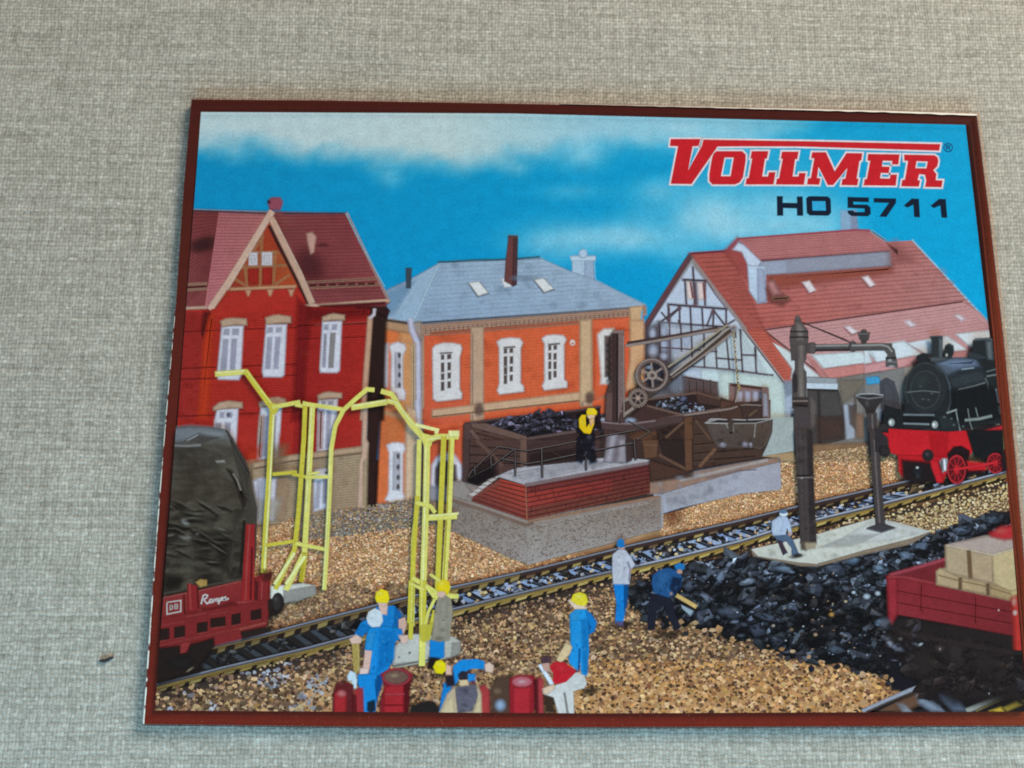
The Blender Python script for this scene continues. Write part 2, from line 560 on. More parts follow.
# gable wall with timbers
a = a.at(580, 220)
a.poly([(712, 280), (1010, 650), (1080, 768), (400, 768), (430, 690)], 'b3bacb', 1.5)
a = a.at(580, 330)
a.poly([(400, 0), (1024, 0), (1024, 768), (400, 768)], 'b0b6c4', 1.5)
a.poly([(395, 0), (640, 0), (600, 120), (600, 420), (395, 420)], '3b3138', 8, .85)
for x, y, w, h in ((470, 130, 26, 42), (545, 70, 24, 34), (610, 95, 26, 60), (680, 60, 26, 50), (745, 60, 22, 40), (560, 10, 20, 26), (480, 30, 20, 22)):
    a.blob(x, y, w * 1.7, h * 1.6, 'a6adc2', .85)
a = a.at(720, 330)
a.poly([(-20, 0), (160, 0), (402, 320), (455, 500), (470, 768), (-120, 768), (-120, 240)], 'bcc6c8', 1.5)
a.poly([(0, 270), (360, 300), (402, 340), (440, 768), (0, 768)], 'c0cbc4', 4, .9)
a.poly([(415, 330), (470, 330), (480, 768), (430, 768)], 'a9b2c6', 3, .8)
a.poly([(410, 338), (555, 330), (555, 372), (425, 420)], '7c8492', 3, .8)
tim = '5d454c'
for p in ([(135, 0), (145, 262)], [(45, 20), (55, 255)], [(228, 120), (232, 272)], [(0, 180), (235, 165)], [(-20, 250), (340, 290)], [(100, 20), (105, 180)]):
    a.line(p, 1.3, tim, 1.1, .85)
a.line([(150, 0), (405, 335)], 1.2, '8f6a68', 1)
a = a.at(580, 220)
for p, w in (([(722, 300), (735, 540)], 1.6), ([(655, 382), (815, 390)], 1.8), ([(560, 540), (940, 570)], 1.8), ([(500, 655), (1000, 690)], 1.6),
             ([(672, 390), (680, 540)], 1.6), ([(800, 390), (800, 548)], 1.6), ([(735, 400), (745, 540)], 3.0), ([(565, 550), (570, 740)], 1.6),
             ([(636, 550), (640, 690)], 1.4), ([(705, 550), (712, 700)], 1.4), ([(780, 560), (790, 740)], 1.4), ([(856, 570), (850, 690)], 1.5), ([(935, 570), (935, 690)], 1.4),
             ([(640, 560), (520, 650)], 1.5), ([(640, 560), (560, 640)], 1.2), ([(850, 580), (810, 680)], 1.4), ([(855, 580), (940, 690)], 1.4), ([(570, 650), (520, 590)], 1.2), ([(990, 640), (940, 670)], 1.3), ([(520, 655), (510, 740)], 2.2), ([(640, 690), (630, 640)], 1.2)):
    a.line(p, w, tim, 1.1, .88)
for p in ([(820, 400), (860, 470), (930, 560)], [(660, 690), (700, 768)], [(830, 690), (790, 768)], [(880, 690), (930, 768)], [(560, 730), (1040, 760)]):
    a.line(p, 1.1, tim, 1.1, .7)
for x, y in ((636, 565), (850, 590), (570, 640), (625, 690), (735, 545)):
    a.blob(x, y, 22, 22, '6a4a50', .7)
a.poly([(682, 396), (705, 396), (722, 505), (690, 505)], 'd8bfb8', 1.4)
a.poly([(752, 402), (790, 404), (796, 505), (760, 510)], 'd6bcb6', 1.4)
a.line([(708, 396), (722, 500)], 1.4, 'b0655c', 1)
a.line([(790, 402), (798, 510)], 1.5, 'a8605a', 1)
a.line([(712, 222), (660, 300), (540, 490), (410, 700), (398, 768)], 5.2, '4e2c32', 1.4)
a.line([(690, 250), (560, 440), (430, 660)], 1.5, '6e3a3c', 1, .8)
a.line([(712, 225), (740, 290), (1015, 655), (1090, 768)], 1.1, 'a07470', 1, .5)
a = a.at(640, 300, 8)
a.poly([(150, 190), (640, 245), (760, 235), (600, 540), (330, 560), (300, 480), (235, 490), (150, 330)], 'b2b5c2', 4, .9)
a.poly([(500, 330), (800, 240), (1010, 590), (620, 560), (390, 530)], 'c0c6ca', 4, .8)
a.poly([(40, 230), (150, 180), (240, 300), (250, 520), (120, 560), (40, 460)], '4a3c42', 5, .75)
for x, y, rx, ry in ((105, 410, 42, 60), (190, 360, 38, 60), (100, 270, 30, 50), (190, 250, 34, 55), (285, 370, 40, 62), (370, 330, 36, 50), (190, 450, 34, 34)):
    a.blob(x, y, rx * 1.3, ry * 1.3, 'adb0c4', .85)
for p in ([(150, 380), (330, 390), (620, 415)], [(610, 465), (815, 482)], [(810, 440), (920, 442)], [(390, 530), (720, 555), (1024, 600)],
          [(232, 60), (236, 200), (242, 490)], [(325, 190), (332, 410)], [(408, 190), (420, 520)], [(510, 250), (515, 540)], [(605, 380), (615, 545)], [(690, 300), (715, 555)], [(800, 235), (820, 580)], [(918, 375), (930, 585)], [(760, 240), (765, 300)], [(155, 190), (160, 420)]):
    a.line(p, 1.35, tim, 1.1, .8)
a.poly([(270, 540), (340, 540), (340, 768), (290, 768)], '8d909e', 3, .8)
# windows and doors of the shed at ground level
a = a.at(580, 330)
a.poly([(655, 300), (880, 345), (888, 430), (660, 420)], '4b3634', 2)
a.line([(655, 300), (880, 340)], 2, '6d4d48', 1)
for x in (700, 745, 790, 835):
    a.line([(x, 320), (x, 410)], 1.2, '64524f', 1, .8)
a.poly([(590, 290), (660, 300), (660, 420), (600, 420)], '6f6f7c', 6, .6)
a = a.at(720, 330)
a.poly([(58, 342), (305, 372), (312, 565), (60, 520)], '7a564e', 1.6)
for x in (110, 160, 210, 255):
    a.poly([(x, 390), (x + 34, 395), (x + 34, 470), (x, 465)], '9b95a4', 1.5)
    a.poly([(x, 480), (x + 36, 485), (x + 40, 560), (x, 550)], 'a19aa8', 1.5)
a.line([(70, 350), (300, 378)], 1.8, '6a3c34', 1)
# the dark opening behind the water crane
shed.soft = .75
a.poly([(560, 300), (760, 310), (1024, 262), (1024, 768), (560, 768)], '6d655f', 2)
a.poly([(555, 300), (745, 312), (745, 372), (555, 372)], '8a8c90', 2)
a.poly([(553, 340), (752, 345), (750, 380), (553, 375)], 'b9c2cc', 1.5)
a.poly([(560, 378), (755, 385), (790, 470), (795, 700), (640, 740), (565, 745)], '38312e', 2)
a.poly([(640, 395), (750, 395), (785, 560), (640, 560)], '423c38', 5, .8)
a.line([(628, 385), (640, 740)], 2.4, '241d1b', 1.4); a.line([(560, 382), (752, 388)], 1.6, '1f1a19', 1.2)
a.line([(770, 400), (862, 330)], 2, '4c423c', 1.6); a.line([(862, 330), (866, 560)], 2.4, '51463f', 1.6)
a.poly([(575, 420), (612, 470), (615, 600), (580, 640)], '6a5a55', 5, .6)
a.poly([(620, 560), (790, 560), (790, 690), (630, 710)], '3d2720', 10, .8)
a.poly([(790, 480), (850, 470), (865, 690), (810, 700)], '9fa3b0', 3, .85)
a.poly([(860, 330), (1024, 300), (1024, 420), (860, 420)], '6b645e', 5, .8)
a.poly([(760, 320), (930, 320), (860, 420), (780, 470)], '716456', 5, .8)
a.poly([(820, 480), (870, 480), (870, 640), (830, 600)], '4a3a34', 4, .8)
a.poly([(870, 540), (1024, 540), (1024, 700), (870, 690)], '7c5a46', 8, .9)
a.poly([(938, 305), (1024, 290), (1024, 350), (945, 348)], '2f88b4', 2)
a = a.at(864, 330)
a.poly([(0, 290), (250, 240), (270, 330), (240, 520), (240, 768), (0, 768)], '75716e', 4, .9)
a.poly([(10, 305), (90, 295), (110, 340), (20, 350)], '2f88b6', 2.2)
a.poly([(100, 330), (140, 305), (190, 330), (222, 430), (228, 600), (150, 640), (110, 560)], '37363b', 2.5)
a.poly([(118, 350), (150, 330), (190, 400), (190, 520), (130, 520)], '45444a', 6, .7)
a.poly([(70, 500), (110, 510), (110, 600), (80, 560)], '9aa0ac', 4, .7)

# ---------------------------------------------------------------- orange house in the middle
oh = part('printed_orange_house', 'orange house with blue-grey hipped roof and white arched windows')
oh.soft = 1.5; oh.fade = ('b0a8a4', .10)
a = oh.at(380, 100, 3.2)
a.poly([(615, 498), (685, 498), (687, 590), (615, 570)], 'a3b6ca', 1.2)
a.poly([(655, 512), (685, 512), (687, 590), (655, 582)], '8f9fb8', 1.4)
a.poly([(608, 500), (690, 500), (690, 514), (612, 514)], 'b2c3d4', 1)
a.oval(650, 492, 13, 14, 'a9bcd2', 1.4)
a.line([(686, 515), (689, 575), (760, 612), (850, 655)], 1.2, '64b8dd', 1)
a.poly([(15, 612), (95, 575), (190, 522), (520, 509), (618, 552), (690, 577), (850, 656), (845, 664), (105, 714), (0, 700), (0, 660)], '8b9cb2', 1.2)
a.grad([(190, 524), (520, 511), (845, 662), (106, 713)], ['8ea2b8', '93a6ba', '8f9fb4', '8799b2'], 8)
a.poly([(15, 615), (95, 577), (188, 524), (106, 712), (0, 700), (0, 690)], '97adc4', 1.2, .9)
a.poly([(20, 615), (60, 600), (110, 580), (40, 680), (5, 690), (0, 660)], '6f93b4', 6, .7)
a.line([(190, 524), (150, 610), (104, 714)], 2.4, 'a9c0d2', 1.6, .9)
a.line([(190, 521), (520, 508)], 1.3, 'a9c4d4', 1, .8)
a.hatch([(200, 530), (520, 515), (830, 655), (120, 705)], 12, .6, '74879e', .25)
a.mottle([(190, 525), (520, 511), (845, 660), (106, 712)], 50, 5, ['9fb2c6', '7d90a8', '9cacbc'], .3)
a.line([(185, 519), (240, 517), (300, 512), (380, 511), (440, 508), (512, 502)], 1.2, '234a5e', .9)
a.line([(105, 714), (845, 663)], 1.2, '56606e', 1)
a.poly([(83, 538), (102, 538), (98, 602), (84, 602)], '2c3742', 1.2)
a.poly([(388, 572), (412, 570), (420, 598), (398, 600)], 'd6d3d4', 1.4)
a.poly([(412, 436), (440, 438), (436, 590), (428, 596), (398, 580), (402, 520)], '5c2c2a', 1.2)
a.poly([(428, 440), (441, 440), (437, 590), (424, 596)], '3c2024', 1.4)
a.line([(410, 436), (440, 437)], 1.6, '68504e', 1)
a.blob(460, 570, 60, 14, '76889e', .5)
a = a.at(440, 220)
for q in ([(185, 403), (250, 394), (308, 466), (245, 486)], [(603, 384), (662, 374), (728, 440), (668, 462)]):
    a.poly([(x + (-5 if i in (0, 3) else 5), y + (6 if i > 1 else 2)) for i, (x, y) in enumerate(q)], '4b4a55', 1.4)
    a.poly(q, 'd9d4d2', 1.3)
# walls
a = a.at(290, 300)
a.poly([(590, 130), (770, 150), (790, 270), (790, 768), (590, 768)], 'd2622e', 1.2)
a.poly([(700, 200), (800, 180), (800, 768), (690, 768)], 'cf8752', 5, .9)
a.poly([(585, 118), (765, 150), (770, 212), (590, 185)], 'a87a58', 2.5)
a.line([(580, 125), (770, 152)], 2, '5b4a48', 1.4, .8)
a.poly([(592, 280), (628, 280), (626, 560), (590, 560)], 'cfc0c6', 2.5)
a.poly([(636, 300), (650, 282), (690, 270), (735, 285), (742, 312), (722, 360), (722, 560), (740, 590), (735, 640), (690, 640), (680, 600), (645, 585), (650, 350)], 'd3c8cc', 2)
a.poly([(672, 340), (705, 340), (706, 560), (676, 560)], 'a79ea6', 2)
for y in (355, 425, 480, 545):
    a.blob(700, y, 14, 24, '453a3e', .95)
a.poly([(780, 200), (1024, 180), (1024, 768), (850, 768), (850, 260)], 'ce4e28', 1.2)
a.poly([(835, 215), (880, 215), (880, 768), (835, 768)], 'a47a62', 2.5)
a.poly([(765, 152), (835, 140), (880, 215), (840, 250)], '9a8478', 2.5)
a.line([(770, 120), (780, 190), (818, 280), (822, 768)], 5.4, 'bcb4c8', 2)
a.line([(790, 280), (790, 768)], 4, 'cfae84', 2, .8)
a = a.at(290, 400)
a.poly([(580, 90), (790, 60), (790, 720), (555, 690)], 'd3602e', 2)
a.poly([(575, 60), (760, 100), (760, 140), (580, 90)], 'c79a70', 3, .7)
a.poly([(600, 110), (720, 120), (715, 280), (600, 280)], 'd8743a', 10, .6)
a.poly([(745, 40), (845, 80), (840, 720), (735, 720)], 'cfa886', 3)
a.line([(815, 0), (828, 200), (822, 700)], 4.4, 'bfb8c8', 2)
a.poly([(620, 290), (650, 275), (690, 272), (728, 280), (738, 312), (722, 350), (722, 590), (740, 640), (730, 668), (680, 668), (610, 640), (632, 590), (636, 340)], 'd6ced2', 2)
a.poly([(664, 335), (704, 338), (702, 580), (660, 570)], 'a9a0a8', 2.2)
for y in (360, 430, 495, 555):
    a.blob(692, y, 15, 25, '4a3e42', .95)
a.poly([(560, 665), (740, 690), (730, 730), (548, 720)], 'c9a690', 3)
a.poly([(855, 60), (1024, 60), (1024, 540), (855, 540)], 'cc4826', 3)
a.poly([(900, 540), (905, 420), (935, 370), (990, 335), (1024, 340), (1024, 560)], 'cfc4cc', 2.5)
a.poly([(930, 530), (932, 440), (955, 400), (1000, 390), (1024, 540)], '4a3838', 2.5)
a.poly([(855, 520), (980, 530), (970, 700), (870, 690)], '8f868e', 4, .9)
a.line([(880, 60), (1024, 25)], 5, 'b98c66', 2)
a.poly([(880, 0), (1200, 0), (1200, 560), (860, 560)], 'c84a28', 2)
a.poly([(900, 540), (905, 420), (935, 370), (990, 335), (1050, 345), (1100, 420), (1110, 640), (900, 640)], 'cfc4cc', 2.5)
a.poly([(930, 530), (932, 440), (955, 400), (1000, 390), (1060, 420), (1070, 540), (940, 560)], '4a3838', 2.5)
a.poly([(855, 560), (1190, 540), (1190, 720), (860, 720)], '8f868e', 4)
a = a.at(440, 330)
a.poly([(-50, -30), (1300, -110), (1310, 340), (1310, 520), (300, 590), (-60, 650)], 'd0522a', 1.2)
a.grad([(-100, 20), (190, 0), (190, 580), (-100, 620)], ['cd4c28', 'd0522a', 'cf5230', 'c64a2c'], 3)
a.mottle([(0, 30), (1200, -60), (1200, 420), (0, 540)], 46, 6, ['dc6a3a', 'c2421e', 'd85c30'], .3)
a.hatch([(0, 30), (1200, -60), (1200, 420), (0, 540)], 26, .5, 'b23c1c', .22)
# cornice under the eaves
a = a.at(440, 220)
a.poly([(-120, 668), (1030, 578), (1320, 552), (1320, 610), (1030, 655), (0, 735), (-120, 742)], 'a47a64', 1.4)
a.hatch([(-110, 672), (1310, 556), (1310, 600), (-110, 735)], 4, .8, '7d594e', .45)
a.line([(-110, 664), (1030, 578), (1310, 554)], 1, '5d6270', 1)
for i in range(46):
    x = -90 + i * 30
    a.line([(x, 690 - x * 0.082), (x, 715 - x * 0.082)], .7, '83604f', .7, .6)
a = a.at(440, 330)
a.poly([(-60, 15), (1130, -78), (1130, -62), (-60, 32)], 'ae4a2c', 1.2, .7)
for x0, x1, y1 in ((198, 278, 590), (902, 972, 490)):
    a.poly([(x0, -4 - x0 * .07), (x1, -4 - x0 * .07), (x1 + 2, y1), (x0 - 2, y1)], 'b68f74', 1.8)
    a.line([(x0 + 12, 20), (x0 + 10, y1)], 1.4, 'c6a288', 1, .7)
a.poly([(-50, 512), (1090, 375), (1130, 372), (1130, 420), (1000, 440), (0, 555), (-50, 560)], 'c39876', 2)
a.line([(-50, 556), (1000, 440)], 1, '93633e', 1, .7)


def arched_window(P, panes):
    a.poly([(x + 5, y + 6) for x, y in P], '9d3e22', 2.5, .5)
    a.poly(P, 'd3c8c6', 1.6)
    for x0, y0, x1, y1 in panes:
        a.poly([(x0, y0), (x1, y0 - 2), (x1, y1 - 2), (x0, y1)], '46332f', 1.2)


arched_window([(-48, 122), (-30, 98), (20, 84), (80, 84), (130, 94), (141, 118), (126, 175), (126, 380), (141, 405), (138, 440), (-20, 458), (-44, 440)],
              [(8, 162, 26, 190), (48, 158, 70, 186), (8, 212, 26, 270), (50, 210, 68, 258), (8, 282, 26, 320), (50, 276, 68, 310), (8, 335, 26, 388), (50, 332, 68, 372)])
a.line([(0, 150), (78, 146)], 1.2, '8d7f7e', 1)
arched_window([(364, 78), (390, 58), (450, 50), (510, 54), (530, 82), (516, 120), (516, 340), (536, 362), (536, 394), (380, 412), (366, 388), (380, 345), (378, 115)],
              [(410, 122, 428, 150), (446, 120, 466, 146), (410, 172, 428, 232), (448, 172, 466, 216), (410, 240, 428, 285), (448, 236, 464, 268), (410, 292, 428, 345), (448, 290, 464, 326)])
a.line([(408, 114), (480, 108)], 1.3, '7d6c6a', 1)
arched_window([(652, 55), (680, 36), (735, 30), (790, 36), (808, 60), (794, 95), (794, 315), (814, 335), (812, 368), (668, 386), (654, 360), (668, 325), (668, 90)],
              [(695, 102, 710, 130), (728, 100, 746, 126), (695, 150, 710, 190), (728, 152, 744, 190), (695, 204, 710, 250), (728, 206, 744, 250), (695, 268, 710, 318), (728, 264, 744, 304)])
a.line([(694, 94), (766, 88)], 1.3, '7d6c6a', 1)
a.oval(848, 82, 16, 18, 'e0d2cc', 1.2); a.oval(848, 86, 6, 7, 'cf6a4c', 1)
a.blob(250, 510, 46, 60, '5d4038', .95); a.blob(955, 430, 40, 56, '6a3f34', .95)
a = a.at(580, 220)
a.poly([(74, 640), (320, 622), (322, 768), (74, 768)], 'd0532e', 2)
a.poly([(318, 560), (405, 550), (395, 600), (400, 768), (325, 768)], 'c4986e', 1.8)
a.line([(398, 580), (392, 620), (402, 700)], 1.6, '7fb9d4', 1.2, .8)
a = a.at(580, 330)
a.poly([(90, 0), (320, 0), (320, 380), (90, 440)], 'd14f28', 3)
a.poly([(112, 30), (150, -4), (215, -10), (240, 40), (225, 350), (130, 345), (135, 300)], 'd6cac4', 2.2)
a.poly([(158, 40), (215, 40), (210, 300), (160, 300)], '5a4440', 2)
a.poly([(320, -60), (408, -60), (408, 370), (290, 390), (320, 200)], 'c8946a', 2.5)
a.poly([(0, -60), (72, -60), (75, 440), (0, 470)], 'c29a74', 2.5)
a.blob(60, 430, 40, 50, '5e3e36', .9)

# ---------------------------------------------------------------- red brick house on the left
rh = part('printed_brick_house', 'tall red brick house with stepped tiled roof and timber gable')
rh.at(290, 300).poly([(100, 20), (600, 20), (640, 70), (620, 120), (500, 130), (100, 120)], '2e1615', 2)
rh.soft = 1.5
a = rh.at(290, 300)
a.poly([(300, 600), (480, 600), (480, 1300), (250, 1300)], '97795e', 2)
a.poly([(500, 60), (618, 110), (600, 768), (470, 768)], '2a1714', 3)
a = a.at(290, 400)
a.poly([(500, 0), (592, 0), (575, 200), (560, 400), (548, 715), (465, 725)], '2c1814', 3.5)
a = a.at(160, 300)
a.poly([(100, 0), (1250, 30), (1190, 600), (1170, 1000), (40, 1000)], 'a62821', 1)
a.poly([(100, 1000), (1175, 960), (1160, 1400), (60, 1440)], '97795e', 1)
a = a.at(160, 190)
a.poly([(206, 128), (1196, 150), (1470, 720), (1440, 745), (940, 745), (160, 768)], '7f3c3c', 1.3)
a.grad([(206, 132), (380, 140), (320, 600), (165, 768)], ['763434', '743131', '6f3030', '824040'], 5)
a.blob(280, 350, 130, 70, '3a1d1e', .9, -.25)
a.grad([(378, 140), (700, 148), (330, 740), (285, 768)], ['a05a5c', 'a8625f', 'b66a6c', 'b4686c'], 7)
a.poly([(730, 150), (1194, 152), (1430, 650), (990, 650)], '7d3a3a', 1)
a.grad([(760, 160), (1190, 155), (1400, 600), (930, 600)], ['80403e', '7a3438', '8a4242', '6a2a2c'], 6)
a.hatch([(380, 150), (690, 155), (330, 730), (300, 740)], 30, .6, '833f42', .4)
a.hatch([(740, 160), (1190, 155), (1440, 700), (960, 720)], 26, .6, '5d2829', .4)
a.hatch([(206, 140), (375, 145), (300, 590), (170, 740)], 24, .6, '5a2626', .35)
a.blob(960, 480, 150, 120, '4c2226', .6, .9)
a.line([(206, 128), (690, 146)], 1.4, 'a9a4b4', 1, .8)
a.line([(790, 152), (1196, 150)], 1.2, '5c4c60', 1)
a.line([(206, 134), (690, 152)], 1.2, '5c3440', 1, .8)
a.line([(1196, 150), (1468, 715)], 1.8, 'c7a39c', 1)
a.line([(1190, 150), (1285, 345), (1440, 620)], 1, '8ccde0', .8, .5)
# snow guards and eaves
for y0, y1 in ((606, 600), (640, 632)):
    a.line([(172, y0), (300, y1)], 1.8, 'b98c74', 1)
a.line([(180, 624), (296, 618)], 1.3, '5b2a26', .8, .9)
a.line([(160, 758), (300, 752)], 2.4, 'c29a84', 1)
for y in (590, 628):
    a.line([(940, y + 2), (1380 + (y - 590) * .5, y - 22)], 1.7, 'b07e68', 1)
for i in range(7):
    a.line([(960 + i * 62, 612 - i * 2), (1000 + i * 62, 610 - i * 2)], 1.6, '47201f', .8)
a.line([(930, 745), (1440, 708), (1466, 712)], 2.6, 'c79c84', 1)
a.poly([(946, 740), (1440, 718), (1440, 735), (950, 765)], '57171a', 2, .8)
a.poly([(940, 280), (975, 272), (1000, 300), (985, 400), (965, 410), (945, 330)], 'b98a7c', 1.8)
a.blob(1040, 355, 60, 18, '52262a', .6)
a.poly([(692, 75), (712, 50), (770, 50), (788, 80), (770, 130), (705, 128)], '8c4452', 1.6)
a.line([(694, 70), (700, 85)], 2, '2f2030', 1)
# gable
a.poly([(700, 190), (955, 735), (940, 768), (340, 768)], '98361f', 1)
a.grad([(560, 400), (840, 400), (900, 620), (450, 640)], ['94482a', 'a04e2c', 'a9421f', '8a2c1c'], 4)
a.poly([(450, 650), (900, 630), (950, 768), (350, 768)], 'a82a21', 1.5)
for p in ([(655, 270), (640, 620)], [(545, 480), (560, 640)], [(740, 390), (725, 620)], [(560, 400), (760, 400)], [(520, 500), (840, 480)], [(480, 570), (545, 610)], [(830, 545), (740, 605)], [(600, 390), (660, 300)]):
    a.line(p, 2.0, 'b3764e', 1)
a.line([(450, 636), (870, 618)], 2.6, 'bd8a68', 1)
for x in (565, 705, 840):
    a.poly([(x - 18, 640), (x + 22, 636), (x + 6, 680), (x - 4, 680)], 'b98468', 1.4)
for x0, y0, x1, y1 in ((570, 402, 624, 482), (654, 400, 718, 482)):
    a.box(x0, y0, x1, y1, 'cfc4c6', 1.5)
    a.box(x0 + 12, y0 + 14, x1 - 14, y1 - 12, 'bcb2b6', 1.5)
for x0, y0, x1, y1 in ((570, 505, 630, 600), (660, 500, 716, 600)):
    a.box(x0, y0, x1, y1, '96221a', 1.5)
a.line([(702, 230), (760, 350), (960, 742)], 3, '3a1a18', 1.5)
a.line([(720, 135), (600, 330), (440, 590), (318, 768)], 6.4, 'c59e8a', 1.2)
a.line([(700, 180), (590, 372), (430, 640)], 2, 'd9b8a4', 1, .8)
a.line([(712, 180), (790, 340), (900, 560), (975, 730)], 6.0, 'bf9680', 1.2)
a.line([(735, 195), (900, 520), (985, 720)], 1.8, 'd3b09a', 1, .8)
a.poly([(930, 735), (985, 728), (1024, 740), (1000, 760), (950, 762)], 'c8a48c', 1.4)
# walls
a = a.at(160, 300)
a.grad([(150, 75), (300, 80), (245, 768), (95, 768)], ['8e2420', '90241e', 'a22a24', '9c2822'], 4)
a.poly([(285, 80), (325, 80), (320, 120), (275, 250), (270, 180)], '4e1414', 4, .85)
a.grad([(330, 60), (900, 0), (860, 768), (250, 768)], ['a82a1e', 'a82820', 'a62620', 'a8281e'], 5)
a.poly([(318, 110), (345, 90), (310, 768), (242, 768), (280, 300)], 'cc3d1e', 4, .75)
a.grad([(860, 760), (1302, 760), (1285, 960), (840, 990)], ['991f1c', 'a8281f', 'a42820', '8f1e1b'], 4)
a.grad([(900, 40), (1345, 60), (1300, 768), (860, 768)], ['8f201c', 'a4241e', 'a8281f', '991f1c'], 5)
a.grad([(250, 766), (862, 766), (842, 1000), (230, 1040)], ['a8281e', 'a62620', 'a4281f', 'a82c1f'], 4)
a.poly([(885, 0), (965, 60), (930, 400), (915, 768), (850, 768), (870, 400)], '7a1719', 5, .8)
a.poly([(960, 60), (1340, 45), (1340, 100), (960, 130)], '6d1516', 6, .75)
for q in ([(330, 100), (900, 60), (860, 760), (260, 760)], [(930, 80), (1340, 80), (1300, 760), (890, 760)], [(150, 100), (280, 100), (240, 760), (100, 760)]):
    a.hatch(q, 44, .5, '7d1c18', .3)
    a.mottle(q, 26, 4, ['b8382a', '96201c', 'b02e26'], .25)
for y in (205, 440, 510, 745):
    a.line([(110, y), (880, y - 30)], 1.0, '7a1c1a', .8, .5)
a.line([(880, 165), (1340, 150)], 1.2, '6e1818', .9, .6); a.line([(1000, 160), (1330, 142)], .8, 'c06058', .7, .5)
a.line([(880, 250), (1340, 235)], .8, '741a18', .7, .5)
a.poly([(1331, 110), (1362, 110), (1330, 560), (1308, 768), (1282, 768)], 'bb8e74', 1.6)
a.line([(1375, 55), (1370, 95), (1340, 120)], 3, 'bcaeb4', 1.2)


def sash(lintel, frame, panes):
    a.poly([(x + 3, y + 8) for x, y in lintel], '6d1a16', 3, .6)
    a.poly(frame, 'cac3cb', 1.8)
    for q in panes:
        a.poly(q, '9c95a4', 1.8, .85)
    a.poly(lintel, 'b29078', 1.7)


sash([(388, 138), (420, 122), (470, 116), (555, 122), (558, 162), (480, 160), (400, 175)], [(398, 168), (535, 166), (518, 490), (505, 512), (375, 508), (368, 480)],
     [[(412, 190), (445, 188), (443, 222), (410, 222)], [(468, 188), (505, 188), (503, 222), (466, 222)], [(408, 255), (438, 255), (424, 452), (388, 452)], [(462, 252), (492, 252), (480, 452), (450, 452)]])
sash([(676, 116), (720, 100), (760, 96), (838, 108), (840, 148), (760, 148), (682, 158)], [(682, 158), (812, 158), (796, 480), (780, 494), (665, 492), (656, 460)],
     [[(692, 180), (722, 178), (720, 208), (690, 210)], [(748, 178), (780, 178), (778, 206), (746, 206)], [(692, 240), (718, 240), (704, 440), (676, 440)], [(742, 240), (770, 240), (756, 440), (730, 440)]])
a = a.at(290, 300)
sash([(208, 112), (250, 94), (280, 88), (350, 98), (350, 130), (280, 128), (210, 138)], [(210, 140), (332, 136), (318, 452), (300, 466), (196, 464), (192, 440)],
     [[(222, 160), (246, 160), (244, 190), (222, 190)], [(272, 160), (300, 158), (296, 190), (272, 190)], [(220, 220), (234, 220), (226, 430), (208, 430)], [(264, 215), (288, 215), (272, 432), (250, 432)]])
a.poly([(262, 215), (290, 215), (276, 430), (250, 430)], '8d847c', 2, .8)
sash([(178, 612), (215, 594), (250, 588), (332, 598), (332, 628), (250, 628), (182, 640)], [(184, 640), (305, 636), (302, 768), (180, 768)],
     [[(205, 650), (226, 650), (226, 670), (205, 670)], [(246, 648), (276, 648), (276, 672), (246, 672)]])
a = a.at(160, 400)
sash([(342, 50), (380, 18), (440, 6), (528, 16), (530, 52), (440, 52), (346, 68)], [(368, 62), (502, 54), (488, 300), (340, 300), (350, 140)],
     [[(388, 80), (412, 80), (410, 112), (386, 112)], [(430, 82), (462, 80), (460, 112), (430, 112)], [(360, 150), (392, 150), (390, 300), (350, 300)], [(422, 148), (452, 148), (446, 300), (416, 300)]])
a.blob(440, 96, 18, 20, '5d5460', .8)
sash([(636, 20), (690, -12), (760, -18), (806, -4), (806, 30), (720, 30), (640, 48)], [(648, 50), (780, 40), (758, 372), (622, 380), (632, 200)],
     [[(660, 110), (690, 105), (676, 360), (640, 365)], [(716, 110), (742, 105), (734, 360), (706, 362)]])
a.poly([(640, 100), (665, 100), (645, 370), (626, 372)], 'b89078', 3, .8)
a.poly([(772, 250), (830, 300), (835, 370), (765, 370)], 'c83420', 6, .7)
a.poly([(560, 330), (640, 300), (630, 385), (545, 390)], 'c23620', 6, .7)
a = a.at(290, 400)
a.poly([(182, 42), (300, 60), (262, 320), (175, 330)], 'cfc7d0', 2)
a.poly([(190, 70), (212, 70), (206, 310), (182, 318)], 'b07a72', 3, .9)
a.poly([(240, 70), (262, 70), (246, 310), (228, 310)], 'a59aa8', 2, .8)
# tan string course and stone base
a.poly([(-240, 410), (0, 362), (480, 296), (500, 318), (490, 768), (-240, 820)], 'a08468', 2)
a.grad([(160, 345), (455, 310), (430, 760), (130, 760)], ['9a8068', 'a3886c', '9d8066', '977a60'], 4)
a.hatch([(-200, 420), (460, 320), (440, 760), (-200, 790)], 26, .6, '84694f', .3)
a.mottle([(-200, 420), (460, 320), (440, 760), (-200, 790)], 40, 5, ['b0967a', '8c7258', 'ae9684'], .3)
a.poly([(-230, 405), (0, 355), (475, 298), (488, 330), (0, 392), (-230, 440)], 'ad8c70', 2)
a.line([(-230, 440), (0, 394), (470, 340)], 1.2, '6d5140', 1.2, .7)
a.poly([(470, 40), (498, 20), (490, 250), (504, 280), (492, 370), (470, 400), (468, 730), (430, 745), (445, 400), (462, 340), (462, 240)], 'c19a84', 1.8)
a.poly([(-130, 300), (-30, 300), (-70, 700), (-140, 700)], '82674e', 8, .7)
a.poly([(155, 470), (170, 445), (235, 440), (248, 480), (238, 690), (155, 712)], 'cbc4cc', 2)
a.poly([(176, 520), (196, 518), (184, 690), (160, 690)], 'a8a0ae', 2, .8)
a.poly([(216, 500), (240, 500), (232, 660), (212, 660)], '9d8f9c', 2, .8)
a.blob(235, 465, 14, 10, '3d3438', .8)
a = a.at(160, 400)
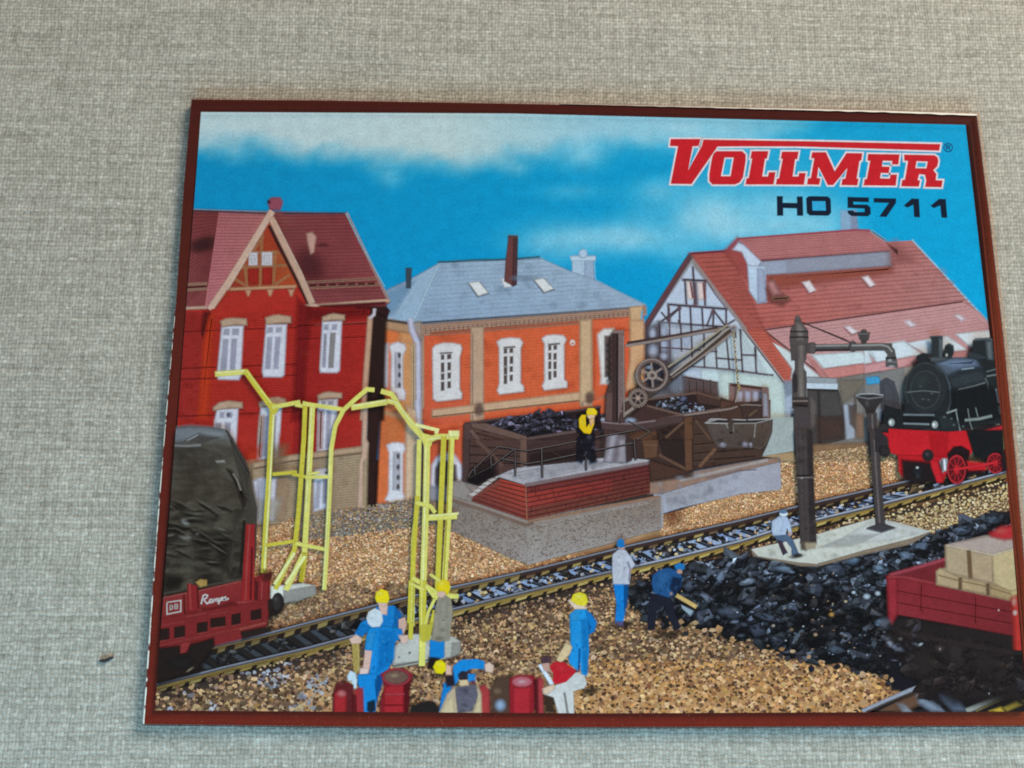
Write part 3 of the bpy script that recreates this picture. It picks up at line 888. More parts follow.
a.poly([(598, 520), (640, 500), (752, 500), (735, 768), (625, 768)], 'c6bec8', 2.5)
a.poly([(625, 520), (660, 515), (640, 768), (622, 768)], 'b3aab6', 2.5, .8)
a.poly([(750, 500), (830, 490), (800, 768), (735, 768)], 'a88468', 3, .7)
a = a.at(150, 500)
a.poly([(690, 0), (840, 0), (800, 120), (690, 160)], 'b3a498', 5, .7)

# ---------------------------------------------------------------- the ground
gr = part('printed_gravel', 'brown and tan gravel between the tracks')
gr.fade = ('a07c6c', .13)
a = gr.at(0, 0, 1)
a.poly([(150, 530), (290, 524), (365, 516), (420, 506), (470, 500), (660, 480), (800, 445), (1020, 440), (1040, 720), (140, 720)], '7a5a40', 3)


def gfn(x, y, u, v):
    c = mixc('c29266', '84644a', max(0, min(1, (y - 520) / 90))) if x < 640 else mixc('c69864', '94724e', max(0, min(1, (y - 480 + (x - 640) * .15) / 80)))
    return mixc(c, '6a4c38', max(0, min(1, .2 + nz2(x, y, 9) * .5))), 1.0


a.grid([(150, 538), (1030, 446), (1040, 722), (140, 722)], 110, 60, gfn)
# ash strip behind the first bank
a.poly([(318, 540), (345, 520), (420, 508), (440, 520), (400, 538), (350, 548), (300, 560)], '6c6258', 5, .9)
INNER = [(201, 112), (969, 125), (993, 335), (1003, 450), (1015, 560), (1028, 711), (156, 711)]


def inside_poly(P, x, y):
    r = False; n = len(P)
    for i in range(n):
        x1, y1 = P[i - 1]; x2, y2 = P[i]
        if (y1 > y) != (y2 > y) and x < (x2 - x1) * (y - y1) / (y2 - y1) + x1:
            r = not r
    return r


TAN = ['dca26c', 'cf945e', 'e4b282', 'c08452', 'd09c70', 'e8c094', 'ac7248', 'd4a67c']
BRN = ['a87e58', '8a6444', 'b88c62', '6b4a32', 'c69a6c', '785a44', 'aa8054', '4a3428', '94765e']
ASH = ['8b8078', '786c60', '9a8e84', 'a8845c', '6a6058', 'b89468']
FAR = [(262, 560), (318, 540), (420, 508), (425, 600), (262, 600)]


def bank(x, y):      # first bank between the red house and the track
    if not inside_poly([(250, 540), (290, 519), (330, 512), (420, 497), (470, 512), (478, 540), (530, 560), (660, 545), (660, 470), (1012, 430), (1016, 470), (860, 505), (740, 525), (610, 566), (440, 600), (395, 612), (250, 640)], x, y):
        return 0
    return 1


def bank_pal(x, y):
    if x < 440:
        if y < 536 - (x - 340) * .12 and x > 300: return ASH
        if y > 588 - (x - 330) * .05 + nz2(x, y, 20) * 14: return BRN
    if x > 810 and y < 462: return ['b09070', '94784e', 'a88a6a', 'c09a70']
    if x > 650 and 505 > y and x < 700 and y > 500: return ['8a4a28', 'a05a30']
    return TAN


a.pebbles(bank, (250, 430, 1018, 640), lambda y: 1.9 if y < 520 else 2.0 + (y - 520) * .009, bank_pal, '7a4e30', .5, .75, 1.0, 30, .36)
a.blob(672, 515, 14, 14, '6e2f18', .6)

# ---------------------------------------------------------------- coaling stage, left to right
st = part('printed_coaling_platform', 'stone and red brick coaling platform with black railings')
st.fade = ('8c6a58', .14)
st.at(440, 380, 1).poly([(30, 60), (110, 40), (330, 20), (330, 100), (240, 130), (110, 160), (20, 120)], '2c2020', 1)
a = st.at(580, 440)
a.poly([(420, 255), (1024, 145), (1276, 110), (1285, 300), (1276, 318), (1024, 345), (640, 435), (530, 470)], '9ea0b0', 1.4)
a.grad([(540, 350), (1024, 205), (1024, 340), (560, 440)], ['908c94', 'a4a4b2', 'a4a4b2', '96969f'], 5)
a.grad([(1024, 205), (1270, 150), (1276, 316), (1024, 342)], ['a2a2ae', '9e9ba8', '9b99a6', 'a4a4b2'], 4)
a.poly([(445, 260), (1024, 148), (1262, 112), (1276, 140), (1024, 200), (800, 262), (520, 345), (430, 345)], '8d6c5c', 2)
a.line([(640, 258), (1024, 168), (1200, 130)], 3.4, 'ab9c98', 2.2, .9)
a.line([(800, 245), (1010, 196), (1130, 190)], 1, '6b6270', 1, .8)
a.poly([(440, 150), (720, 150), (720, 235), (440, 270)], '3d2a24', 4, .9)
a.mottle([(450, 280), (1024, 160), (1024, 330), (560, 440)], 40, 4, ['b2b4c4', '8a8898', 'a8a6b4'], .35)
a = a.at(440, 440)
# stone plinth
a.poly([(75, 270), (150, 262), (260, 300), (560, 500), (1024, 420), (1410, 360), (1420, 380), (1424, 560), (1024, 680), (660, 760), (480, 768), (75, 575)], '867670', 1.2)
a.grad([(80, 400), (552, 560), (552, 790), (75, 580)], ['7c6c64', '8a7c74', '9a8e8a', '84746c'], 8)
a.grad([(556, 560), (1400, 375), (1420, 568), (556, 800)], ['93877f', '7d6a5e', '8f8380', '9c918e'], 8)
a = st.at(440, 440)
a.poly([(75, 262), (150, 262), (215, 350), (560, 510), (1400, 358), (1410, 378), (1024, 465), (640, 560), (550, 560), (75, 395)], '8d7c74', 1.2)
a.poly([(75, 270), (150, 264), (210, 350), (200, 395), (75, 360)], '8f837e', 2.5)
a.line([(75, 385), (250, 440), (552, 545), (600, 530)], 2.6, '7a5d50', 1.6, .85)
a.line([(560, 520), (800, 478), (1100, 418), (1400, 362)], 2.2, '9c7058', 1.6, .9)
a.line([(640, 548), (1024, 462), (1330, 400)], 2.6, 'a89a94', 2, .8)
rnd = random.Random(3)
for k in range(1700):      # rough cast stone
    if rnd.random() < .38:
        u, v = rnd.random(), rnd.random(); x = 80 + u * 470; y = 400 + u * 165 + v * (175 + u * 60)
    else:
        u, v = rnd.random(), rnd.random(); x = 560 + u * 855; y = 560 - u * 185 + v * (220 - u * 30)
    c = rnd.choice(['6a5446', 'a79a94', '5f4a40', 'b3a8a4', '7d665a', '98705a'])
    a.oval(x, y, rnd.uniform(3, 6.5), rnd.uniform(2, 4.5), c, .8, rnd.uniform(.3, .65), n=5)
a.line([(554, 560), (556, 768)], 1.2, 'a89e9a', 1, .7)
a.line([(1416, 370), (1420, 560)], 2.2, 'b4b0b4', 1.4, .7)
# brick body
a.poly([(203, 340), (250, 330), (385, 250), (545, 290), (558, 512), (205, 392)], '6e2a24', 1.2)
a.grad([(385, 250), (545, 292), (556, 512), (205, 390)], ['a23024', 'b03426', '7d3028', '5c2a26'], 6)
a.grad([(548, 290), (1340, 158), (1342, 340), (560, 512)], ['6e2020', '50181a', '5f2a22', '6b3328'], 7)
a.grad([(560, 340), (1100, 255), (1100, 330), (560, 440)], ['962a22', '7c2220', '74241f', '96302a'], 5)
for k in range(7):
    t = (k + .5) / 7
    x0 = 380 - 175 * t
    a.line([(x0, 255 + 135 * t), (552, 292 + 218 * t)], .9, '3d1414', .9, .75)
    a.line([(555, 292 + 218 * t), (1340, 160 + 180 * t)], .9, '3a1314', .9, .75)
    a.line([(x0 + 5, 262 + 135 * t), (552, 299 + 218 * t)], .5, 'bb5044', .6, .5)
    a.line([(555, 299 + 218 * t), (1340, 167 + 180 * t)], .5, 'a8423a', .6, .45)
for k in range(60):
    t = (random.randrange(7) + .5) / 7; u = random.random()
    x, y = 560 + u * 775, 292 + 218 * t - u * (132 + 38 * t)
    a.line([(x, y), (x, y + 26)], .6, '431818', .6, .6)
a.line([(548, 292), (556, 510)], 1.1, 'a86048', .9, .9)
a.poly([(205, 350), (385, 262), (385, 285), (235, 365)], '8f4a40', 3, .5)
# top slab and steps
a.poly([(385, 205), (560, 165), (860, 128), (1140, 110), (1340, 128), (1338, 152), (1024, 200), (690, 260), (545, 288), (360, 232)], 'aaa4aa', 1.4)
a.poly([(545, 278), (1024, 192), (1338, 138), (1338, 156), (548, 300)], '7a6468', 1.6, .9)
a.hatch([(400, 215), (900, 140), (1200, 130), (560, 270)], 7, .8, '84808c', .4, .1)
a.mottle([(390, 215), (900, 130), (1300, 130), (560, 275)], 24, 4, ['c4c0c4', '8f8b94'], .4)
for i in range(6):
    x, y = 360 - i * 30, 222 + i * 23
    a.poly([(x - 30, y + 12), (x + 4, y - 4), (x + 30, y + 6), (x + 2, y + 24)], 'b8aeac', .8)
    a.poly([(x - 30, y + 13), (x + 2, y + 25), (x - 2, y + 38), (x - 34, y + 26)], '8a706a', .8)

# wooden bunkers
bk = part('printed_coal_bunkers', 'dark brown wooden coal bunkers filled with coal')
bk.fade = ('2c1e1b', .2)
a = bk.at(440, 330)
a.poly([(155, 595), (420, 560), (780, 525), (1024, 490), (1024, 768), (155, 768)], '382524', 1.4)
a.poly([(190, 600), (330, 590), (545, 690), (520, 768), (190, 768)], '5e4038', 1.4)
a.poly([(280, 590), (480, 560), (880, 520), (1024, 495), (1024, 620), (560, 690)], '26181a', 2)
a.line([(160, 600), (420, 562), (880, 515), (1030, 490)], 2.2, '5a4240', 1.2)
ci = lambda x, y: 1.0 if inside_poly([(488, 428), (505, 420), (522, 414), (545, 411), (560, 413), (572, 420), (592, 424), (600, 432), (572, 434), (528, 436), (505, 433)], x, y) else 0
a.lumps(ci, (485, 408, 602, 440), lambda y: 4.2, lambda x, y: ['474352', '3a3644', '5f5a6c', '2c2832'], .7, 1, '121014', 1.5, .8)
a.poly([(195, 598), (290, 600), (550, 680), (560, 710), (510, 705), (210, 625)], '77584e', 1.3)
a.poly([(548, 690), (870, 640), (870, 660), (560, 715)], '66504c', 1.3)
a.poly([(610, 700), (1024, 640), (1024, 768), (610, 768)], '402a28', 1.8)
a.poly([(155, 595), (195, 600), (200, 768), (148, 768)], '5a3f3c', 1.4)
a.poly([(512, 698), (556, 690), (562, 768), (512, 768)], '7a5a4e', 1.3)
a.line([(195, 640), (300, 768)], 3.4, '76564c', 1.2)
a.line([(280, 700), (500, 740)], 1.2, '3a2622', 1, .8); a.line([(230, 660), (500, 730)], 1.2, '3c2824', 1, .7)
a.line([(340, 750), (510, 750)], 3, '70524a', 1.2)
a.line([(500, 740), (430, 768)], 2.4, '765850', 1.2)
a = a.at(440, 440)
a.poly([(150, 0), (190, 0), (186, 262), (172, 272), (146, 266)], '4f3834', 1.4)
a.poly([(190, 0), (520, 0), (520, 160), (400, 215), (340, 240), (190, 250)], '563a34', 1.4)
for y0, y1 in ((40, 60), (95, 105), (150, 150)):
    a.line([(190, y0), (515, y1)], 1.2, '35221f', 1, .8)
a.line([(230, 0), (330, 90), (400, 170)], 4, '6d4c42', 1.4)
a.poly([(200, 180), (340, 110), (370, 220), (240, 280), (185, 270)], '2a1a1a', 5, .8)
a.poly([(512, 0), (556, 0), (556, 165), (512, 178)], '745448', 1.4)
a.poly([(558, 0), (1024, 0), (1024, 110), (860, 140), (560, 170)], '4a3230', 1.6)
a.poly([(570, 80), (860, 50), (860, 130), (570, 160)], '2c1d1c', 6, .7)
for y in (30, 80):
    a.line([(560, y + 10), (900, y - 40)], 1.0, '50383a', .9, .7)
a.line([(610, 20), (780, 110)], 1.4, '4c3530', 1, .7)
# right hand bunker
a = a.at(580, 330)
a.poly([(230, 470), (420, 440), (745, 400), (790, 402), (1005, 480), (1050, 500), (1060, 768), (150, 768), (150, 620)], '4c342e', 1.4)
a.poly([(290, 545), (430, 450), (720, 415), (960, 490), (660, 540), (420, 585)], '2c1d1d', 2)
a.poly([(740, 408), (790, 404), (1000, 480), (960, 500), (750, 470)], '4a322c', 2)
a.line([(415, 448), (740, 404)], 2.0, '74584e', 1); a.line([(740, 402), (1005, 474)], 2.0, '6b4c42', 1)
ci = lambda x, y: 1.0 if inside_poly([(652, 408), (662, 402), (676, 398), (690, 402), (705, 408), (712, 411), (690, 414), (668, 412)], x, y) else 0
a.lumps(ci, (648, 396, 716, 416), lambda y: 4.6, lambda x, y: ['6f7280', '565a68', '8b90a0', '46485a'], .7, 1, '151318', 1.4, .7)
ci2 = lambda x, y: 1.0 if inside_poly([(622, 424), (634, 416), (645, 414), (653, 420), (640, 426)], x, y) else 0
a.lumps(ci2, (620, 412, 655, 428), lambda y: 4.6, lambda x, y: ['70747f', '4a4c58', '9096a6'], .7, 1, '151318', 1.4, .7)
a.poly([(420, 480), (660, 540), (640, 560), (300, 600), (290, 580)], '4a302c', 2, .9)
a.line([(425, 486), (650, 545)], 2.2, '785a50', 1)
a.line([(300, 605), (480, 580), (660, 545), (1005, 492)], 2.6, '80645c', 1)
# front boarding
a.poly([(300, 618), (660, 560), (1005, 505), (1024, 768), (300, 768)], '44302b', 1.6)
a.poly([(320, 650), (490, 650), (500, 768), (330, 768)], '623c2a', 2)
a.poly([(490, 640), (660, 600), (660, 768), (500, 768)], '33221e', 2)
a.poly([(665, 560), (715, 555), (725, 768), (665, 768)], '6a4530', 1.4)
for y in (600, 650, 690, 740):
    a.line([(725, y), (860, y - 12)], 1.1, '2b1c18', 1, .8)
    a.line([(725, y + 14), (860, y + 2)], .8, '6d4c3c', .8, .6)
a.line([(660, 590), (545, 690)], 2.4, '70503e', 1.2); a.line([(735, 580), (860, 680)], 2.4, '634636', 1.2)
a.mottle([(330, 640), (1000, 560), (1000, 760), (330, 760)], 40, 4, ['6d4a38', '2c1c1a', '7d5a48'], .4)
a = a.at(580, 440)
a.poly([(300, 0), (1024, 0), (1280, -10), (1262, 60), (1180, 110), (1024, 140), (760, 190), (690, 205), (440, 120), (300, 110)], '412c26', 1.6)
a.grad([(720, 0), (1200, 0), (1180, 105), (740, 185)], ['56392b', '3c2a26', '40302a', '4d3528'], 5)
a.poly([(395, 0), (495, 0), (490, 110), (410, 120)], '6a4632', 1.6)
a.line([(410, 30), (492, 36)], 1, '8a6248', .9)
a.poly([(500, 0), (660, 0), (670, 190), (540, 110)], '2e1f1d', 2)
a.line([(500, 95), (690, 195)], 3.0, '6a4c3c', 1.2)
a.poly([(665, 0), (712, 0), (715, 190), (672, 200)], '6c4733', 1.4)
a.line([(760, 175), (865, 55)], 4.4, '73503a', 1.2)
for y in (40, 85, 130):
    a.line([(720, y + 6), (1180, y - 40)], 1.0, '281a18', 1, .8)
a.line([(730, 20), (1150, -10)], .9, '6a4c40', .8, .6)
a.mottle([(720, 0), (1180, -20), (1160, 100), (740, 180)], 26, 4, ['6e4c38', '2a1b19'], .4)
a.poly([(440, 130), (690, 205), (560, 240), (450, 260)], '54352a', 3, .9)
# iron tub at the right end
a = a.at(720, 330)
a.poly([(-100, 580), (10, 560), (0, 430), (110, 470), (270, 480), (300, 560)], '4a322c', 1.6)
a.poly([(0, 450), (90, 470), (100, 490), (0, 520)], '5b3c30', 2)
a.line([(0, 516), (110, 486), (180, 478), (265, 486)], 1.6, 'a08e88', .9)
a.poly([(130, 490), (260, 488), (265, 560), (130, 570)], '39251f', 2)
a.poly([(-90, 590), (0, 600), (250, 600), (330, 572), (325, 640), (290, 730), (200, 768), (-90, 768)], '4f403c', 1.4)
a.poly([(-90, 600), (320, 600), (318, 650), (-90, 650)], '5e4d48', 5, .6)
a.line([(-95, 590), (-60, 572), (60, 572), (180, 578), (328, 570)], 1.3, 'c0bab8', .9)
a.line([(-95, 592), (20, 602), (230, 602), (328, 572)], 1.6, 'd0cac8', .9)
a.poly([(50, 580), (85, 580), (85, 640), (68, 668), (56, 640)], '2a2020', 1.4)
a.line([(95, 470), (108, 420), (112, 398)], 1.4, 'b0a39a', .9)
for x in (18, 150):
    a.blob(x, 735, 40, 28, '9c94a4', .95)
a = a.at(720, 440)
a.poly([(-100, 0), (310, 0), (290, 40), (262, 60), (258, 105), (130, 130), (0, 160), (-100, 180)], '43302b', 1.6)
for x, w in ((15, 26), (155, 34)):
    a.blob(x, 28, w, 24, '9a93a2', .9)
a.poly([(-50, 70), (250, 50), (255, 100), (0, 150)], '392520', 5, .7)

a = bk.at(680, 380, 8)
a.poly([(735, 300), (905, 300), (912, 570), (800, 590), (650, 612), (690, 530), (728, 420)], 'b6beba', 1.6)
a.poly([(648, 60), (702, 66), (716, 305), (648, 300)], '84665e', 1.4); a.poly([(660, 110), (690, 112), (700, 290), (662, 290)], 'a39ca8', 1.6)
a.poly([(640, 615), (912, 575), (915, 650), (800, 650), (790, 625)], 'bf9a70', 2.5)
a.poly([(450, 178), (480, 172), (650, 206), (652, 310), (330, 320), (300, 250)], '4d342b', 1.4); a.poly([(480, 205), (650, 212), (650, 310), (500, 312)], '43302a', 2)
a.line([(480, 206), (520, 200), (645, 206)], 1.1, '94837c', .8); a.line([(-10, 290), (200, 262), (400, 232), (455, 214)], 1.8, '9a857c', .9)
a.line([(545, 290), (610, 240)], 2.2, '6d5240', 1)
a.poly([(100, 320), (240, 330), (300, 545), (560, 545), (655, 560), (650, 625), (130, 705), (100, 690)], '4a342b', 1.6)
for y in (440, 520, 590, 650):
    a.line([(105, y), (280, y - 16), (600, y - 40)], .9, '2a1c18', .9, .8); a.line([(105, y + 10), (270, y - 6)], .8, '7a5842', .8, .6)
a.line([(120, 325), (240, 480)], 2.2, '6a4c3c', 1); a.line([(150, 695), (280, 550)], 3.6, '7a5640', 1)
a.mottle([(110, 400), (620, 400), (640, 610), (140, 690)], 26, 2.6, ['70503c', '2e201c', '5d4436'], .4)
a.poly([(195, 345), (300, 316), (520, 320), (735, 312), (730, 420), (690, 520), (640, 562), (570, 545), (292, 545), (225, 420)], '55463f', 1.3)
a.grad([(225, 360), (720, 350), (660, 530), (295, 535)], ['5d4f49', '5c4a3e', '4a3a32', '564a46'], 5)
a.poly([(215, 343), (300, 325), (520, 330), (700, 320), (600, 342)], '2e2624', 1.2)
for p in ([(195, 345), (300, 315), (372, 320)], [(410, 318), (520, 322)], [(540, 320), (735, 312)], [(195, 346), (380, 350)], [(425, 350), (600, 347), (735, 313)], [(362, 350), (378, 388)], [(418, 352), (420, 415)], [(598, 350), (588, 460)]):
    a.line(p, .9, 'cfc8c4', .8, .95 if p[0][1] < 347 else .6)
a.poly([(385, 320), (420, 320), (416, 425), (392, 425)], '4a3c36', 1.2); a.blob(402, 425, 16, 14, '1c1412', .9)
for x, y in ((338, 520), (515, 516), (562, 520)):
    a.blob(x, y, 40 if x < 560 else 18, 30, 'a39cab', .95); a.blob(x - 6, y - 8, 16, 12, 'ccc6d0', .7)
a.mottle([(240, 370), (710, 360), (650, 520), (300, 520)], 22, 2.2, ['6e5e56', '3a2c28', '665448'], .4)

# ---------------------------------------------------------------- slewing crane
cr = part('printed_crane', 'brown iron slewing crane with gear wheels and chain')
a = cr.at(580, 330)
steel = '5b4640'
# plinth drum and its round platform
a = a.at(580, 440)
a.poly([(170, -30), (285, -30), (300, 60), (330, 130), (270, 150), (150, 140)], '6f6064', 1.6)
a.poly([(195, -30), (232, -30), (200, 140), (160, 138)], 'a79ca4', 4, .8)
a.poly([(250, 0), (285, 0), (290, 140), (240, 140)], 'a79aa0', 4, .7)
a.poly([(290, 0), (330, 0), (330, 130), (295, 145)], '3d2b2b', 2)
a = a.at(580, 330)
a.poly([(130, 585), (230, 592), (300, 600), (560, 560), (660, 548), (650, 590), (400, 640), (250, 650), (140, 635)], '4b3634', 1.5)
a.line([(135, 590), (230, 600), (330, 602), (480, 582)], 1.6, '80686a', 1)
a.blob(320, 580, 50, 24, '98a2b4', .9); a.blob(145, 575, 22, 18, 'a8a6b4', .9)
a.line([(110, 575), (130, 640)], 2, '241818', 1.2)
# boom, back to front
a.line([(300, 85), (560, 45), (880, -12)], 2.6, '3c2c2c', 1)
a.line([(290, 103), (560, 58), (900, -4)], 2.6, '8a7670', 1)
a.line([(240, 590), (420, 430), (600, 300), (960, 2)], 5.6, '44362f', 1)
a.line([(575, 292), (760, 150), (950, -10)], 1.6, '9c8c84', .9)
a.line([(592, 312), (775, 172), (985, 10)], 1.6, '8d7c74', .9)
a.line([(560, 240), (760, 100), (940, -30)], 1.6, '9a8a70', .9)
a.line([(555, 262), (780, 105), (900, 10)], 1.4, '2f2424', .9)
a.line([(590, 310), (760, 190), (990, 6)], 2.6, '88766e', 1)
a.line([(575, 325), (700, 240), (800, 170)], 1.2, '3a2a28', .8)
a.line([(900, 24), (985, -28), (995, -10)], 1.4, '9a8880', .9)
a.line([(230, 580), (340, 500)], 3, '8f7a70', 1); a.line([(240, 475), (330, 430)], 3, '8a766c', 1)
a.poly([(300, 400), (380, 350), (420, 380), (330, 440)], '2c1f20', 2.5, .9)
# post
a.poly([(208, 5), (278, 5), (285, 400), (280, 590), (160, 580), (168, 400), (190, 330), (190, 60)], '4a3532', 1.3)
a.poly([(240, 10), (278, 12), (283, 430), (240, 590)], '735c58', 1.3)
a.poly([(208, 5), (235, 5), (232, 590), (205, 590), (208, 400)], '3c2928', 1.4)
a.poly([(168, 405), (205, 405), (205, 588), (160, 580)], '5a423e', 1.5)
for y in (70, 110, 160, 210, 250, 300):
    a.box(178, y, 200, y + 24, '392826', 1.2)
a.line([(238, 20), (236, 580)], 1.2, '1f1516', .9); a.line([(276, 40), (280, 560)], 1, '8f7a74', .8)
a.box(206, 4, 280, 24, '7b645e', 1.2)
for y in (90, 150, 220, 300, 370, 440, 520):
    a.blob(262, y, 10, 12, '9c8680', .6)
# big gear wheel
cx, cy = 458, 292
for k in range(44):
    t = 6.283 * k / 44
    a.line([(cx + 94 * math.cos(t), cy + 96 * math.sin(t)), (cx + 110 * math.cos(t), cy + 112 * math.sin(t))], 1.3, '5f4c48', .7)
a.ring(cx, cy, 92, 94, 3.6, '66534e', .9)
a.ring(cx - 2, cy - 3, 97, 99, 1.2, '927e76', .7)
a.ring(cx, cy, 76, 78, 1.0, '3c2c2c', .7)
for k in range(6):
    t = 6.283 * k / 6 + .45
    a.line([(cx, cy), (cx + 76 * math.cos(t), cy + 78 * math.sin(t))], 2.5, '89766e', 1, 1, 2.0)
a.oval(cx, cy, 32, 30, '948078', 1.1); a.oval(cx + 2, cy + 2, 13, 12, '55423e', 1)
a.blob(440, 242, 30, 16, '8f98aa', .8)
# pinion
cx, cy = 368, 438
for k in range(22):
    t = 6.283 * k / 22
    a.line([(cx + 46 * math.cos(t), cy + 46 * math.sin(t)), (cx + 62 * math.cos(t), cy + 62 * math.sin(t))], 1.5, '8a7468', .7)
a.oval(cx, cy, 48, 48, '352626', 1.2); a.ring(cx, cy, 46, 46, 2.0, '7f6a60', .8)
for k in range(6):
    t = 6.283 * k / 6
    a.line([(cx, cy), (cx + 40 * math.cos(t), cy + 40 * math.sin(t))], 1.6, '75605a', .8)
a.oval(cx, cy, 15, 15, 'a08478', 1)
# chain
a = a.at(720, 330)
for i in range(34):
    y = 20 + i * 11
    x = 80 + i * 1.0
    a.oval(x + (2 if i % 2 else -2), y, 6.4 if i % 2 else 3.6, 7, ['7a6440', 'a88e58', '5a4832'][i % 3], .7, n=8)
a.line([(106, 398), (122, 370), (116, 350)], 1.4, '9a8258', .8)

# railings and the keeper on the platform
rl = part('printed_railings')
a = rl.at(440, 440)
ir = '1d1618'
for p, w in (([(180, 240), (200, 205), (370, 45), (560, 72), (650, 55), (860, 15), (1024, -20), (1250, -60)], 1.3), ([(185, 250), (320, 180), (480, 60)], 2.0), ([(390, 122), (555, 155), (650, 140), (930, 82), (1250, 20)], 1.5),
             ([(480, 60), (482, 232)], 1.7), ([(650, 58), (654, 240)], 1.9), ([(930, 0), (934, 195)], 1.9), ([(325, 110), (330, 190)], 1.4), ([(222, 170), (226, 262)], 1.5), ([(1240, 0), (1250, 130)], 2.0), ([(1200, -120), (1340, -50), (1260, 0)], 1.2)):
    a.line(p, w * 1.15, ir, .8)
    a.line([(x, y - w * 2.2) for x, y in p], .6, '8a7a74', .6, .6)
a.poly([(180, 245), (330, 170), (345, 230), (230, 285), (180, 270)], '1a1214', 4, .7)

# ---------------------------------------------------------------- the track
UP = [(150, 663), (215, 645), (269, 633), (310, 622), (408, 597), (452, 587), (540, 568), (600, 553), (632, 545), (740, 520.5), (795, 507), (864, 491), (908, 481), (1010, 458)]
LO = [(150, 686), (228, 666), (310, 647), (355, 635), (452, 609), (554, 584.5), (600, 573.6), (663, 560), (740, 541), (768, 532), (814, 520), (864, 508), (942, 488), (1012, 470)]
yu = lambda x: interp(UP, x)
yl = lambda x: interp(LO, x)
tk = part('printed_railway_track', 'railway track with blue-grey sleepers and rusty yellow rail sides')
a = tk.at(0, 0, 1)
xs = list(range(152, 1013, 12))
a.raw([(x, yu(x) - 2) for x in xs] + [(x, yl(x) + 11 - (x - 150) * .004) for x in xs[::-1]], '241d1b', 2)
rnd = random.Random(5)
x = 160.0
while x < 1005:
    st_ = 17 - (x - 160) * .004
    bl = max(0, min(1, (x - 300) / 180)) if x < 480 else 1
    if x > 900: bl = .5
    c = mixc('3a3a3e', ['8c9ab8', '7c8cae', '9ca7c2'][rnd.randrange(3)], bl * .92)
    y0, y1 = yu(x) + 8, yl(x + 16) - 2
    if y1 > y0 + 2:
        a.raw([(x, y0 + 1), (x + 8, y0 - 1), (x + 25, y1 - 2), (x + 13, y1 + .5)], c, 1.2)
        a.raw([(x + 7, y0 + 1), (x + 10, y0), (x + 24, y1 - 2), (x + 21, y1 - 1)], '1b1717', 1)
    x += st_
a.lumps(lambda x, y: 1.0 if yu(x) + 7 < y < yl(x) - 2 and x > 190 else 0, (190, 460, 1005, 690), lambda y: 6.5, lambda x, y: ['3a322f', '6b6470', '2a2424', '7d7f90', '9a7a54', '8d93a8'] if x > 420 else ['2c2624', '3a3434', '1f1a19', '56504c'], .8, .2, '191514', 1.4, .4)
a.pebbles(lambda x, y: 1.0 if yu(x) + 6 < y < yl(x) - 1 and x > 400 else 0, (400, 470, 1005, 620), lambda y: 3.4, lambda x, y: ['b99a72', '8b8790', '2c2422', 'a0a6ba', '1d1817', 'c2a684'], '151110', .7, .8, .28, 14, .4)


def rail(yf, w, x0, x1, side, off, lift=0.0):
    """a rail: bright head, dark web, rusty side broken by the chairs"""
    s = lambda x: 1.0 if x < 450 else .9 - (x - 450) * .0003
    xs = [x0 + (x1 - x0) * i / 60 for i in range(61)]
    a.line([(x, yf(x) + 4.5 * s(x)) for x in xs], 6.5, '241914', 1)
    dim = lambda x: max(0, interp([(150, .42), (300, .28), (430, .12), (600, .04), (1000, .1)], x) + lift)
    if lift == 0:
        for xa, xb in zip(xs[:-1], xs[1:]):      # the web of the rail
            a.line([(xa, yf(xa) + 3.6 * s(xa)), (xb, yf(xb) + 3.6 * s(xb))], 2.6, mixc('a8843c', '3a2a1e', dim(xa) + rnd.uniform(-.06, .14)), .8)
    x = x0 + off
    k = 0
    while x < x1:
        full = 17 - (x - 160) * .004
        ln = full * (rnd.uniform(.55, .74) if lift else rnd.uniform(.74, .86))
        c = mixc(side[k % len(side)], '3a2a1e', max(0, dim(x) + rnd.uniform(-.12, .18))); k += 1
        t = 3.4 if lift else 5.0
        a.raw([(x + 1.5, yf(x) + t * s(x)), (x + ln, yf(x + ln) + t * s(x)), (x + ln - 2.0, yf(x + ln) + 8.2 * s(x)), (x, yf(x) + 8.6 * s(x))], c, 1.3)
        a.raw([(x + 2, yf(x) + 6.4 * s(x)), (x + ln - 1, yf(x + ln) + 6.4 * s(x)), (x + ln - 2, yf(x + ln) + 7.4 * s(x)), (x + 1.5, yf(x) + 7.5 * s(x))], mixc(c, 'f0dca0', .35), .8, .6)
        x += full
    a.line([(x, yf(x) + 1.8) for x in xs], 2.6, mixc(side[0], '3a2a20', .45), .8)
    a.line([(x, yf(x) + .2) for x in xs], w, '4c464c', .9)
    a.line([(x, yf(x) - .3) for x in xs], w * .45, '8f8d98', .7, .75)


rail(yu, 3.0, 212, 1010, ['a8884a', '8a6a3c', 'b49858', '6a4c34'], 6, .18)
a.line([(x, yu(x) + 2.5) for x in range(520, 1000, 16)], 3.4, '3d2a26', 1, .8)
rail(yl, 3.0, 153, 1010, ['b89650', 'a88644', 'c4a660', '9a7a40'], 3)
a.line([(x, yl(x) - .6) for x in range(640, 1010, 10)], 1.4, 'b4b6c4', .7, .7)

# ---------------------------------------------------------------- near gravel
ng = part('printed_foreground_gravel', 'coarse light brown gravel along the bottom of the picture')
ng.fade = ('a07c6c', .13)
a = ng.at(0, 0, 1)
COALP = [(640, 612), (622, 590), (650, 578), (668, 568), (705, 560), (748, 556), (792, 563), (815, 567), (850, 553), (890, 541), (930, 535), (955, 524), (985, 514), (1012, 510), (1016, 560), (1026, 700), (900, 690), (884, 680), (866, 668), (840, 662), (800, 655), (770, 645), (742, 636), (700, 622), (665, 620)]


